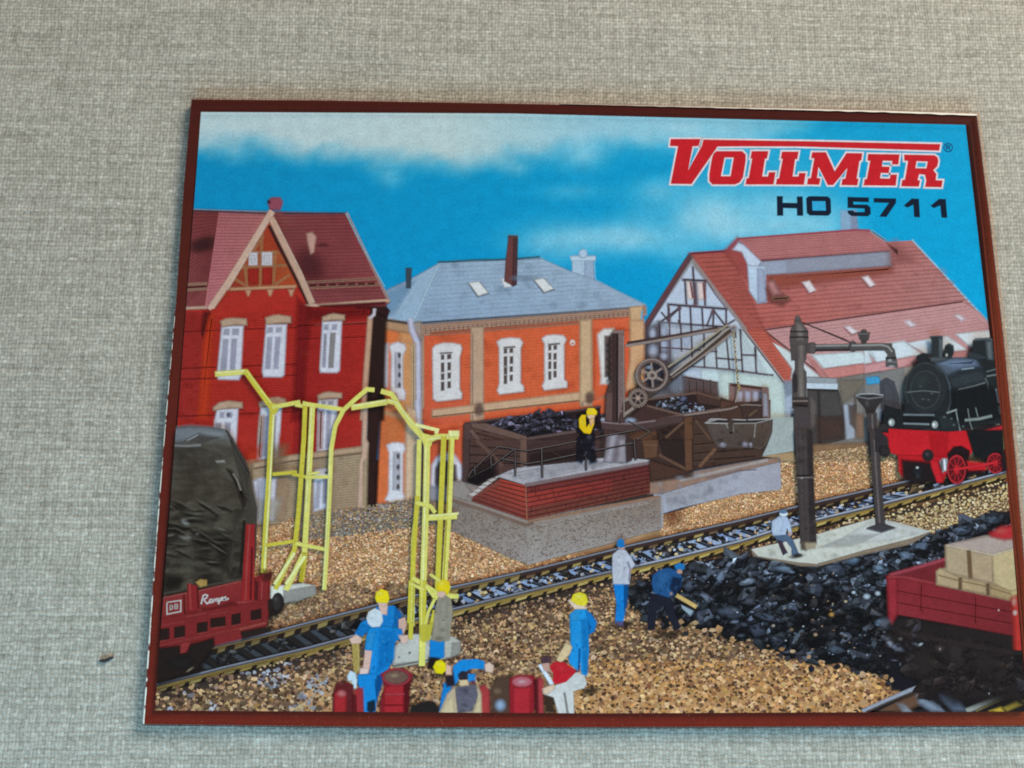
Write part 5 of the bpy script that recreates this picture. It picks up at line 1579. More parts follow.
a.line([(475, 470), (500, 510), (525, 580)], 2.0, '8f8a7c', 1.4, .85)
a.poly([(560, 480), (590, 500), (630, 690), (620, 760), (570, 640)], '4a4640', 4, .8)
a = a.at(150, 500)
for x, y, rx, ry, r, c, al in ((235, 140, 40, 26, .5, 'b8b8b2', .9), (240, 240, 60, 24, .3, '9a9a94', .8), (310, 215, 22, 14, .2, '90908a', .7), (190, 180, 90, 20, .3, '121110', .7), (330, 270, 120, 26, .25, '141312', .6), (200, 320, 120, 30, .2, '5a584e', .6),
                               (380, 390, 110, 24, .3, '151413', .8), (250, 400, 150, 24, .1, '55544a', .6), (480, 300, 60, 160, 0, '1a1816', .6), (560, 200, 40, 120, .1, '4a463e', .6), (150, 520, 100, 60, 0, '0f0e0d', .8), (300, 470, 200, 20, -.1, '4c4a40', .6),
                               (300, 90, 160, 18, .2, '55524a', .6), (180, 50, 100, 20, .3, '17150f', .7), (500, 40, 80, 24, .2, '5d5a50', .6), (140, 225, 40, 12, -.2, '7a7a76', .7)):
    a.blob(x, y, rx, ry, c, al, r)
a.line([(550, 160), (540, 300), (520, 460)], 2, '45413a', 1.6, .7); a.line([(610, 130), (600, 300), (585, 470)], 2.4, '15120f', 1.6, .8)
rt = random.Random(11)
for k in range(34):
    y0 = rt.uniform(0, 470); x0 = rt.uniform(120, 520); sl = rt.uniform(-.15, .6); ln = rt.uniform(50, 130)
    if y0 > 440 - (x0 - 90) * .12: continue
    a.blob(x0, y0 + rt.uniform(14, 22), ln, rt.uniform(9, 18), '121110', rt.uniform(.4, .8), sl, 12)
    a.blob(x0, y0, ln * .9, rt.uniform(7, 13), rt.choice(['6c6a60', '7d7b70', '5c5a50']), rt.uniform(.35, .7), sl, 12)
# wagon side
a.poly([(78, 625), (250, 590), (600, 510), (720, 478), (780, 470), (770, 640), (760, 768), (740, 850), (300, 960), (60, 1020), (62, 768)], '8c1d22', 1.3)
a.grad([(80, 630), (600, 520), (590, 720), (75, 790)], ['962a2c', '982228', '7d181e', '84201f'], 5)
a.poly([(248, 535), (310, 545), (318, 700), (250, 720)], '93191f', 1.4)
a.line([(262, 530), (270, 700)], 1.8, 'b83a3c', 1); a.line([(310, 560), (318, 690)], 1.4, '5b0f14', 1)
a.line([(225, 600), (232, 730)], 1.6, '5d1014', 1, .9)
a.poly([(300, 525), (330, 505), (372, 510), (372, 545), (330, 555)], 'c49a4c', 1.6); a.blob(335, 520, 26, 10, 'dcb468', .8)
a.poly([(622, 155), (678, 155), (672, 660), (590, 660), (606, 400)], 'a81a20', 1.3)
a.line([(645, 160), (628, 400), (618, 640)], 1.6, 'cc4a4a', 1.2, .8); a.line([(660, 300), (650, 640)], 1.6, '5a0f14', 1.2, .8)
a.poly([(680, 500), (790, 465), (770, 500), (760, 640), (740, 768), (700, 768)], '8a1a20', 1.6)
a.poly([(722, 470), (790, 460), (785, 500), (730, 520)], '8c2024', 1.4)
a.line([(690, 520), (685, 640)], 2.6, '4d0d10', 1.4); a.line([(725, 515), (720, 640)], 1.6, 'b03a3c', 1)
a.line([(80, 628), (245, 592)], 1.6, 'b04a4a', 1, .8); a.line([(320, 580), (590, 518)], 1.6, 'b44a48', 1, .8)
a.line([(560, 655), (690, 650)], 3, 'a83236', 1.2); a.poly([(240, 735), (370, 710), (365, 740), (245, 765)], 'a83034', 1.6)
a.poly([(340, 690), (400, 690), (530, 650), (560, 660), (530, 720), (380, 750)], '74161a', 3, .8)
for p in ([(118, 652), (206, 640), (206, 710), (118, 728), (118, 652)],):
    a.line(p, 1.3, 'd8cfcb', .8)
# lettering in the little frame and the script on the side
for p in ([(138, 668), (138, 700), (152, 694), (154, 676), (138, 668)], [(168, 664), (168, 694)], [(168, 664), (184, 666), (186, 676), (170, 680), (186, 684), (184, 692), (168, 694)]):
    a.line(p, 1.0, 'cfc4c2', .7)
for p in ([(350, 604), (336, 664)], [(346, 612), (362, 602), (376, 608), (372, 622), (352, 634)], [(352, 634), (372, 660), (388, 654)],
          [(408, 632), (392, 636), (386, 652), (398, 654), (410, 634), (406, 652), (414, 650)], [(414, 650), (420, 630)], [(420, 636), (432, 628), (428, 648)], [(430, 636), (444, 626), (440, 644), (448, 642)],
          [(458, 624), (446, 664)], [(456, 630), (470, 622), (472, 634), (456, 642)], [(478, 636), (494, 626), (490, 618), (480, 624), (480, 638), (498, 634), (512, 626)]):
    a.line(p, 1.5, 'e6dcda', .8)
a.oval(824, 655, 36, 62, '17181a', 1.5); a.blob(815, 640, 20, 30, '33363a', .8); a.poly([(762, 640), (810, 640), (810, 690), (765, 690)], '1c1719', 2)
a = a.at(150, 600)
a.poly([(55, 120), (400, 60), (770, -10), (760, 130), (740, 155), (400, 220), (330, 250), (265, 270), (60, 300)], '861b20', 1.3)
for x0, x1, y0, y1, s in ((65, 132, 180, 255, 1), (165, 232, 165, 238, 1), (310, 376, 140, 205, 1), (395, 490, 110, 170, 1), (530, 586, 85, 155, 1), (652, 718, 60, 125, 1)):
    a.poly([(x0, y0 + 6), (x1, y0 - 6), (x1, y1 - 6), (x0, y1 + 6)], '1a0b0c', 1.3)
    a.line([(x0, y1 + 8), (x1, y1 - 4)], 1.2, 'b23c3c', .8, .7)
a.line([(60, 165), (232, 132)], 2, 'a33034', 1, .8); a.line([(240, 105), (370, 78)], 2.4, 'a83436', 1, .8); a.line([(390, 92), (510, 72)], 1.8, 'a03034', 1, .8)
a.line([(60, 288), (330, 232), (560, 182), (745, 140)], 3.0, '9a2a2c', 1.2, .9)
a.line([(580, 185), (750, 142)], 2.4, 'b04640', 1, .9)
a.poly([(195, 280), (240, 262), (270, 270), (240, 330), (200, 340)], '9c2a2e', 1.4)
a.poly([(60, 305), (200, 290), (200, 345), (245, 335), (270, 280), (415, 240), (420, 290), (350, 380), (300, 450), (50, 520), (48, 400)], '100c0d', 3)
a.blob(210, 400, 120, 60, '18191c', .8); a.blob(265, 440, 40, 10, '9a8c70', .8, -.6)
a.poly([(590, 200), (790, 160), (780, 195), (600, 250)], '171211', 3)

# ---------------------------------------------------------------- yellow loading gauges
Y1, Y2, Y3, Y4 = 'd6ca66', 'c6b43c', 'e0d890', 'b09a28'


def gauge(label, plates, strokes, draw):
    g = part('printed_loading_gauge', label)
    draw(g)
    return g


def g_left(g):
    a = g.at(290, 500)
    a.poly([(-40, 545), (90, 530), (168, 545), (172, 600), (60, 640), (-60, 660), (-60, 570)], '9d958c', 1.3)
    a.poly([(-50, 548), (90, 532), (168, 546), (60, 575), (-55, 580)], 'c4bcb0', 1.4)
    a = g.at(150, 500)
    a.poly([(780, 550), (860, 545), (862, 640), (780, 625)], 'd8d0c2', 2)
    a.poly([(862, 580), (1060, 545), (1068, 600), (900, 648), (864, 640)], '8e867e', 1.6)
    a = g.at(150, 340, 3.012)
    W = 3.1
    a.line([(345, 700), (352, 560), (362, 400), (372, 200)], 5.2, Y2, 1)
    a.line([(348, 690), (356, 560), (366, 400), (376, 210)], 1.8, Y3, .9)
    a.line([(197, 103), (292, 96)], 5.4, Y1, 1); a.line([(200, 100), (290, 93)], 2, Y3, .9)
    a.line([(290, 94), (330, 150), (370, 206)], 5.4, Y2, 1); a.line([(295, 94), (334, 148), (374, 200)], 2, Y1, .9)
    a.poly([(355, 190), (400, 195), (380, 225), (368, 225)], Y2, 1)
    a.line([(370, 204), (455, 188)], 4.2, Y1, 1); a.line([(440, 196), (470, 202)], 3.6, Y1, 1)
    a.line([(470, 195), (466, 300), (450, 520), (438, 630), (380, 750)], 4.6, Y2, 1)
    a.line([(492, 195), (486, 320), (475, 520), (468, 640), (412, 752)], 5.4, Y1, 1)
    a.line([(489, 200), (483, 320), (472, 520)], 1.6, Y3, .9)
    a.line([(462, 192), (505, 200)], 4.4, Y1, 1); a.line([(500, 198), (580, 210)], 4, Y1, 1)
    a.line([(372, 405), (445, 398)], 3.4, Y2, 1); a.line([(430, 404), (470, 412)], 3, Y2, 1); a.line([(470, 414), (550, 412)], 3.4, Y1, 1)
    a.line([(478, 404), (512, 400)], 2.6, Y1, 1)
    a.line([(352, 618), (440, 605)], 3.4, Y2, 1); a.line([(440, 612), (530, 630)], 3.6, Y1, 1)
    a.line([(470, 640), (458, 728)], 5.0, Y4, 1); a.line([(474, 640), (464, 720)], 1.8, Y2, .9)
    a.line([(438, 640), (378, 735)], 3.2, Y3, 1); a.line([(470, 650), (412, 735)], 3.4, Y3, 1)
    a.line([(527, 752), (534, 640), (542, 480), (548, 330), (560, 260), (585, 212), (620, 180), (655, 150), (678, 152)], 4.4, Y1, 1)
    a.line([(524, 750), (531, 640), (539, 480), (545, 330)], 1.4, Y3, .8)
    a.poly([(342, 690), (372, 690), (372, 720), (345, 725)], '2b1c14', 4, .5)


def g_right(g):
    a = g.at(310, 580)
    a.poly([(545, 420), (640, 340), (780, 350), (900, 350), (965, 390), (960, 470), (860, 500), (760, 520), (540, 560), (528, 520)], 'a79f94', 1.4)
    a.poly([(560, 410), (640, 345), (700, 345), (775, 430), (750, 510), (540, 530)], 'b8b0a6', 1.8)
    a.line([(530, 548), (770, 505), (765, 520)], 1.6, '6d645c', 1)
    a.poly([(862, 360), (920, 360), (965, 395), (960, 465), (866, 495)], 'b0a79c', 1.6); a.poly([(910, 400), (965, 395), (960, 465), (906, 490)], '8d847a', 2)
    a.blob(640, 462, 14, 12, '6a625a', .8); a.blob(572, 490, 8, 8, '4a443e', .8)
    a = g.at(150, 340, 3.012)
    a.line([(608, 205), (715, 188)], 5.6, Y1, 1); a.line([(612, 200), (712, 184)], 2, Y3, .9)
    a.line([(697, 155), (730, 165), (760, 215), (830, 300)], 5.0, Y1, 1)
    a.line([(715, 185), (740, 190), (790, 260), (835, 310)], 4.6, Y1, 1); a.line([(720, 182), (745, 190), (795, 258)], 1.8, Y3, .9)
    a.line([(800, 256), (866, 272), (862, 284)], 3.4, Y3, 1)
    a.poly([(815, 280), (855, 290), (848, 320), (825, 318)], Y1, 1)
    a.line([(835, 305), (865, 292), (930, 292)], 5.6, Y1, 1); a.line([(840, 300), (930, 286)], 2, Y3, .9)
    a.line([(812, 300), (808, 480), (795, 600), (790, 860)], 4.6, Y1, 1); a.line([(806, 470), (792, 700), (786, 900)], 4.4, Y2, 1)
    a.line([(836, 300), (832, 500), (825, 700), (820, 980)], 6.2, Y1, 1); a.line([(832, 320), (828, 520), (822, 760)], 2, Y3, .9)
    a.line([(886, 290), (878, 480), (868, 720), (866, 780)], 5.2, Y2, 1); a.line([(910, 285), (902, 500), (888, 720), (880, 790)], 5.4, Y1, 1)
    a.line([(904, 300), (896, 500), (884, 740)], 1.0, Y4, .8)
    a.line([(900, 283), (932, 283)], 6, Y3, 1.2)
    a.line([(800, 490), (845, 500), (860, 520)], 4, Y1, 1); a.line([(838, 535), (925, 530)], 6.0, Y1, 1); a.line([(845, 530), (930, 522)], 2, Y3, .9)
    a.line([(790, 715), (840, 745), (870, 765)], 4.6, Y1, 1); a.line([(845, 705), (905, 745)], 3, Y1, 1)
    a.line([(850, 760), (930, 772)], 4.2, Y1, 1)
    a = g.at(310, 580)
    a.line([(650, 0), (645, 160), (640, 275)], 5.0, Y2, 1); a.line([(658, 10), (650, 270)], 1.4, Y1, .9)
    a.line([(725, 0), (722, 200), (728, 385)], 6.8, Y2, 1); a.line([(718, 0), (715, 200), (716, 370)], 2, Y1, .9)
    a.line([(800, 120), (760, 200), (735, 300)], 3.0, Y1, 1); a.line([(800, 190), (780, 280), (750, 370)], 4, Y2, 1)
    a.line([(740, 30), (800, 110)], 3.4, Y1, 1); a.line([(640, 20), (690, 40), (730, 60)], 3.2, Y1, 1)
    a.poly([(700, 290), (790, 270), (770, 380), (720, 395)], Y2, 1.4, .8)
    a.line([(800, 110), (950, 100)], 4.4, Y1, 1)


gauge('yellow loading gauge frame on a concrete foot behind the tarpaulin wagon', None, None, g_left)
gauge('yellow loading gauge frame beside the workers', None, None, g_right)

# the buffer of the left wagon stands in front of the foot of the gauge
a = lw.at(150, 500)
a.poly([(760, 640), (815, 645), (815, 700), (765, 705)], '181314', 2)
a.oval(826, 655, 38, 64, '121214', 1.5); a.oval(818, 652, 30, 54, '232427', 2); a.blob(812, 632, 18, 26, '4a4c50', .7)

# ---------------------------------------------------------------- people
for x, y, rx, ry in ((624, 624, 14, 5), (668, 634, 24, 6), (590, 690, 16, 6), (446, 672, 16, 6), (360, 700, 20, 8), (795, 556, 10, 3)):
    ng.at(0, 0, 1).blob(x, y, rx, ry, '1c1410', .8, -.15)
BL, BD, BLt = '0f78bc', '0a5590', '2f93cc'
SK, HAT = 'd0a594', 'e2c418'


def worker(label):
    return part('printed_worker', label)


a = worker('worker in grey-brown coat and yellow helmet by the gauge').at(310, 580)
a.poly([(770, 380), (862, 380), (860, 490), (830, 500), (768, 495)], '1276b8', 1.2)
a.poly([(765, 490), (830, 495), (800, 570), (755, 560)], '1d1613', 3)
a.poly([(820, 110), (870, 95), (905, 120), (915, 200), (895, 380), (830, 392), (780, 380), (800, 200)], '8f8270', 1.3)
a.poly([(835, 130), (880, 120), (880, 370), (830, 370)], 'a09484', 5, .7); a.mottle([(800, 150), (905, 150), (890, 380), (790, 380)], 14, 3, ['7a6d5c', 'b0a494', '6a5e50'], .4)
a.oval(842, 88, 26, 22, SK, 1.2)
a.poly([(812, 60), (818, 20), (850, -8), (892, 8), (898, 60), (880, 95), (862, 70), (830, 72)], 'd8b81a', 1.2); a.blob(845, 20, 24, 20, 'eed848', .8)

a = worker('worker in blue overalls and yellow helmet beside the track').at(310, 580)
a.poly([(420, 300), (300, 370), (290, 340), (330, 270), (380, 240), (430, 170), (540, 160), (585, 210), (580, 300), (560, 340), (480, 330)], '1273b4', 1.2)
a.poly([(545, 165), (590, 220), (580, 310), (545, 300)], '0d5f9c', 3, .8)
a.poly([(300, 330), (340, 280), (385, 300), (340, 360)], '0e68a8', 2)
a.poly([(440, 150), (500, 150), (495, 220), (455, 215)], SK, 1.4); a.oval(468, 130, 36, 34, 'd4aa98', 1.2)
a.poly([(420, 110), (428, 75), (460, 55), (500, 70), (512, 115), (500, 145), (430, 140)], HAT, 1.2); a.blob(450, 85, 30, 22, 'f0dc4a', .8)
a.poly([(570, 250), (610, 235), (622, 280), (600, 350), (570, 330)], 'cda08e', 1.4)
a.poly([(270, 395), (320, 390), (322, 570), (300, 600), (285, 580)], 'a48748', 1.3); a.line([(310, 400), (314, 570)], 1.2, 'c4a868', .8, .8)
a.poly([(255, 375), (300, 345), (335, 370), (330, 400), (270, 405)], 'd4ac9a', 1.4)

a = worker('worker in blue overalls with a white cap, seen from behind').at(310, 580)
a.poly([(455, 440), (520, 480), (480, 620), (430, 768), (400, 768)], '0a4c86', 2)
a.poly([(380, 310), (470, 295), (560, 300), (590, 350), (545, 400), (540, 500), (500, 570), (430, 610), (385, 590), (390, 470), (355, 450), (365, 360)], '137cbe', 1.3)
a.poly([(460, 330), (540, 330), (520, 520), (440, 580)], '0c70b4', 8, .7); a.poly([(380, 340), (420, 320), (400, 440), (362, 440)], '2f92cc', 4, .7)
a.poly([(530, 300), (590, 310), (600, 370), (560, 380)], '1470b0', 2)
a.poly([(365, 240), (380, 200), (420, 178), (462, 200), (470, 260), (450, 295), (400, 298), (375, 275)], 'c6c8cc', 1.4); a.blob(405, 225, 36, 34, 'e0e2e4', .8)
a.poly([(355, 445), (400, 450), (385, 560), (360, 605), (330, 600), (345, 540)], 'cfa596', 1.4); a.poly([(325, 560), (380, 560), (375, 610), (320, 605)], 'dab8aa', 2)
a.poly([(570, 350), (630, 350), (630, 395), (590, 405)], 'd0a898', 1.8)
a.poly([(310, 600), (430, 590), (430, 768), (345, 830), (330, 700)], '1580c2', 1.4); a.poly([(310, 610), (350, 600), (350, 660), (315, 660)], '2090cc', 2)
a.poly([(243, 610), (262, 575), (295, 590), (306, 640), (300, 690), (275, 690), (272, 640), (248, 640)], 'c2ccd2', 1.6)
a = a.at(290, 620)
a.poly([(440, 350), (560, 340), (555, 560), (545, 592), (478, 592), (470, 480), (440, 400)], '147cbe', 1.4)
a.poly([(500, 520), (545, 505), (550, 570), (520, 590), (498, 570)], '12222e', 2.2)
a.poly([(550, 380), (580, 340), (575, 430), (556, 500)], '0a4c86', 3, .8)

a = worker('worker with both hands on hips in blue overalls and yellow helmet, centre of picture').at(440, 540)
a.poly([(830, 470), (870, 440), (930, 440), (965, 470), (1000, 520), (985, 580), (940, 610), (940, 768), (820, 768), (835, 640), (830, 540)], '1c86c2', 1.3)
a.poly([(930, 450), (965, 470), (1000, 525), (985, 580), (940, 605), (950, 540)], '0e6cae', 2.2); a.poly([(840, 480), (880, 460), (880, 700), (840, 760)], '3a9ed0', 6, .6)
a.line([(938, 530), (958, 555), (940, 600)], 1.6, '0a4c84', 1)
a.poly([(815, 385), (850, 370), (930, 400), (925, 438), (860, 440)], 'd8b8a0', 1.4)
a.poly([(835, 385), (850, 345), (890, 330), (930, 345), (945, 390), (925, 418), (880, 415)], 'dcc42c', 1.2); a.blob(885, 360, 32, 22, 'f0e060', .8)
a.poly([(800, 655), (845, 670), (840, 710), (790, 765), (750, 768), (770, 720)], 'ceac86', 1.8)
a = a.at(430, 620)
a.poly([(900, 0), (1010, 0), (1015, 200), (1000, 355), (965, 340), (955, 240), (940, 320), (890, 270), (905, 150)], '1c84c2', 1.3)
a.line([(955, 180), (950, 320)], 1.6, '0a4c84', 1); a.poly([(970, 0), (1010, 0), (1005, 340), (980, 330)], '1274b4', 4, .7)
a.poly([(870, 145), (908, 170), (890, 215), (835, 268), (808, 250), (830, 205)], 'd0b086', 1.6)

a = worker('worker in white shirt, blue cap and blue trousers by the track').at(580, 530)
a.poly([(210, 335), (305, 340), (300, 450), (270, 600), (222, 590), (230, 470)], '1272b8', 1.2); a.poly([(280, 345), (305, 345), (298, 460), (280, 540)], '0a4478', 2.4)
a.poly([(225, 580), (270, 585), (275, 610), (240, 608)], '5a4a6a', 2)
a.poly([(205, 160), (240, 125), (285, 125), (320, 170), (348, 220), (320, 255), (312, 345), (210, 342), (203, 250)], 'b8b4be', 1.3)
a.poly([(220, 160), (260, 135), (285, 200), (270, 330), (220, 330)], 'c9c5cc', 7, .7); a.line([(300, 200), (318, 250), (310, 330)], 1.6, '8a8692', 1.2)
a.oval(262, 108, 22, 16, 'c89a88', 1.2); a.poly([(232, 100), (235, 65), (255, 52), (278, 65), (284, 105), (255, 115)], '1c6ca8', 1.2); a.blob(320, 258, 12, 14, 'c09080', .8)

a = worker('worker bending over the coal with a shovel, dark blue jacket').at(580, 530)
a.poly([(445, 400), (540, 420), (580, 440), (600, 520), (640, 620), (600, 640), (560, 560), (530, 480), (480, 520), (475, 630), (430, 640), (432, 540)], '1c1b26', 1.3)
a.poly([(460, 290), (500, 255), (560, 240), (620, 260), (650, 300), (640, 360), (600, 410), (560, 430), (470, 400), (455, 340)], '1f4a78', 1.3)
a.poly([(500, 270), (560, 255), (580, 300), (520, 380), (475, 370)], '2f5f90', 7, .7); a.poly([(590, 300), (645, 310), (630, 380), (600, 410), (570, 370)], '14223a', 3, .85)
a.poly([(598, 225), (635, 208), (665, 225), (660, 252), (610, 252)], '1f6ea8', 1.3); a.oval(632, 264, 18, 14, 'b08676', 1.2)
a.line([(612, 415), (740, 490)], 4.0, 'c6a062', 1); a.blob(578, 405, 14, 16, 'b08a78', .8)
a.poly([(640, 475), (690, 500), (720, 515), (700, 545), (650, 500)], '8d98a4', 1.6)

a = worker('tiny keeper in yellow jacket and yellow cap on the brick platform').at(440, 330)
a.poly([(880, 540), (960, 520), (1000, 570), (985, 640), (960, 768), (890, 768), (895, 680)], '141014', 2)
a.poly([(888, 570), (905, 545), (935, 545), (935, 620), (975, 575), (985, 600), (960, 668), (920, 660), (890, 625)], 'e0b414', 1.2); a.blob(910, 590, 16, 34, 'f0d030', .8)
a.poly([(930, 555), (960, 590), (935, 625)], '1a1410', 1.4)
a.oval(966, 552, 24, 20, 'd8b08e', 1.2)
a.poly([(935, 525), (945, 502), (985, 502), (1004, 525), (1000, 545), (940, 545)], 'e4bc1c', 1.1); a.blob(962, 514, 18, 10, 'f4dc50', .8)
a.poly([(955, 575), (985, 560), (985, 590), (960, 620)], 'd0a070', 1.6)
a = a.at(440, 440)
a.poly([(880, -20), (990, -40), (985, 60), (1005, 140), (960, 150), (940, 100), (905, 150), (870, 130)], '17131a', 2.5)
a.mottle([(880, -20), (990, -20), (1000, 130), (880, 130)], 18, 2.5, ['3a3442', '565060', '1a161c'], .6)

def folds(x0, y0, f, q, n, seed, dark='0a4c86', light='4aa4d4'):
    r_ = random.Random(seed); w = next(p[0] for p in picture_parts if p[2] == seed); w.at(x0, y0, f)
    for k in range(n):
        u, v = r_.random(), r_.random()
        x = (q[0] * (1 - u) + q[2] * u); y = q[1] * (1 - v) + q[3] * v
        w.blob(x, y, r_.uniform(10, 26), r_.uniform(4, 9), dark if k % 2 else light, r_.uniform(.25, .5), r_.uniform(.9, 2.2), 8)


folds(310, 580, 6.4, (400, 330, 530, 580), 16, 'worker in blue overalls with a white cap, seen from behind')
folds(440, 540, 6.4, (850, 460, 930, 760), 14, 'worker with both hands on hips in blue overalls and yellow helmet, centre of picture')
folds(310, 580, 6.4, (470, 190, 560, 290), 6, 'worker in blue overalls and yellow helmet beside the track')
folds(580, 530, 6.4, (230, 350, 290, 560), 8, 'worker in white shirt, blue cap and blue trousers by the track')
folds(580, 530, 6.4, (220, 160, 310, 330), 10, 'worker in white shirt, blue cap and blue trousers by the track', '8d8894', 'dedae0')
folds(580, 530, 6.4, (480, 280, 620, 400), 10, 'worker bending over the coal with a shovel, dark blue jacket', '122c4c', '4a78a6')

# drums, tubs and the bent workers cut off by the bottom border
a = part('printed_red_drum', 'small dark red drum at the bottom edge left of the workers').at(290, 620)
a.poly([(285, 450), (300, 400), (360, 390), (410, 410), (415, 600), (275, 600)], '5e1c1e', 2)
a.poly([(290, 470), (320, 440), (365, 460), (362, 600), (288, 600)], 'a02428', 3); a.blob(335, 465, 40, 30, 'c06a68', .9); a.blob(330, 400, 36, 20, '6e3430', .8)
a.poly([(415, 440), (470, 430), (475, 600), (415, 600)], '982a2e', 3); a.poly([(405, 470), (425, 480), (430, 600), (405, 600)], '5c1618', 3)
a = part('printed_red_drum', 'open red drum with rusty rim in front of the workers').at(290, 620)
a.poly([(585, 340), (640, 310), (740, 310), (790, 345), (765, 420), (760, 600), (575, 600), (585, 500), (610, 420)], '7e1c24', 2.2)
a.poly([(610, 420), (735, 410), (730, 600), (600, 600)], 'a02228', 4); a.poly([(735, 400), (770, 390), (765, 590), (740, 590)], '561116', 4, .9)
a.oval(680, 360, 78, 44, '6a4a40', 2.4); a.blob(670, 350, 50, 22, '94785f', .9); a.ring(684, 360, 84, 50, 1.8, '943038', 1.4)
a.line([(610, 470), (735, 468)], 1.5, 'b84850', 1.2, .6); a.line([(600, 540), (735, 538)], 1.3, '74141a', 1.2, .7)
a.poly([(775, 545), (860, 510), (930, 520), (955, 560), (950, 600), (770, 600)], '231c1a', 4)
a = part('printed_red_drum', 'red drum with pinkish lid beside the worker in red').at(430, 620)
a.poly([(300, 430), (350, 410), (385, 450), (390, 600), (320, 600)], 'a03434', 3)
a.poly([(385, 420), (430, 360), (520, 350), (530, 600), (390, 600)], '50382c', 5, .9); a.blob(450, 540, 46, 50, '9aa8c0', .9); a.blob(430, 450, 40, 30, '7d604a', .8)
a.poly([(510, 370), (560, 345), (660, 350), (680, 380), (665, 600), (510, 600)], '8c1c24', 2.2); a.poly([(530, 430), (645, 420), (640, 600), (530, 600)], 'a6242c', 4)
a.oval(588, 390, 62, 32, 'b25a62', 2.4); a.blob(588, 390, 44, 20, 'cc9a9e', .8); a.poly([(665, 380), (700, 360), (710, 590), (670, 590)], '4c1216', 3)
a.poly([(690, 360), (725, 380), (728, 600), (695, 600)], 'a03438', 3)
a.poly([(728, 470), (790, 470), (800, 590), (735, 590)], '3a281e', 5, .9)

a = worker('worker in blue with yellow helmet bending forward at the bottom edge').at(430, 620)
a.poly([(150, 290), (200, 250), (300, 245), (350, 260), (350, 310), (270, 305), (215, 330), (170, 400), (150, 420)], '147abc', 1.4)
a.poly([(90, 400), (140, 380), (135, 470), (110, 580), (60, 590), (70, 520)], '1272b4', 1.8)
a.poly([(100, 360), (150, 340), (160, 410), (110, 420)], '261a22', 3)
a.poly([(230, 340), (290, 340), (290, 390), (240, 390)], '1878b8', 2); a.blob(275, 395, 26, 20, '6a2a3a', .9)
a.poly([(350, 280), (380, 265), (408, 290), (400, 330), (355, 325)], 'd6b09c', 1.8)
a.poly([(95, 280), (135, 290), (140, 345), (105, 345)], 'd2a48e', 2)
a.poly([(22, 295), (40, 260), (75, 250), (102, 275), (104, 315), (80, 340), (40, 335)], 'e0c40e', 1.3); a.blob(55, 280, 24, 22, 'f0dc3a', .8)
a = worker('worker in grey vest seen from behind at the bottom edge').at(430, 620)
a.poly([(110, 470), (160, 420), (310, 420), (330, 470), (325, 600), (60, 600)], 'b59c80', 2.5)
a.poly([(165, 430), (215, 405), (290, 410), (305, 470), (285, 575), (180, 585), (170, 500)], '5d5560', 2.2); a.mottle([(170, 430), (300, 430), (285, 570), (180, 580)], 20, 3, ['7d7680', '474049', '8d8690'], .4)
a.poly([(100, 520), (150, 480), (160, 600), (60, 600)], 'd4b890', 4, .8); a.poly([(290, 540), (325, 500), (330, 600), (270, 600)], 'd4b890', 4, .8)
a.poly([(185, 375), (240, 370), (248, 412), (195, 418)], 'd0b088', 2)
a.poly([(180, 345), (205, 322), (240, 330), (242, 375), (190, 378)], '28242e', 1.8)
a = worker('worker in red shirt and white trousers leaning over a drum').at(430, 620)
a.poly([(720, 440), (790, 420), (870, 380), (930, 330), (985, 350), (1000, 400), (985, 430), (915, 450), (920, 595), (880, 590), (860, 480), (875, 590), (820, 595), (790, 490), (730, 470)], 'c6beb8', 1.4)
a.poly([(880, 360), (960, 345), (990, 400), (900, 430)], 'dcd6d0', 5, .7); a.line([(858, 460), (880, 590)], 1.8, '857a74', 1.2)
a.poly([(760, 290), (800, 262), (860, 268), (935, 325), (870, 390), (820, 405), (780, 400), (790, 340)], 'b81c28', 1.3); a.poly([(790, 280), (850, 275), (890, 320), (830, 340)], 'cc2c34', 5, .7)
a.poly([(690, 285), (712, 275), (790, 400), (768, 412)], 'cdd0d8', 1.4); a.poly([(720, 435), (790, 405), (800, 430), (750, 470), (722, 465)], 'd4b094', 2)
a.poly([(712, 275), (760, 265), (770, 330), (730, 320)], 'b98c7c', 2); a.poly([(705, 240), (740, 220), (775, 240), (770, 268), (715, 270)], '4a3038', 1.6)

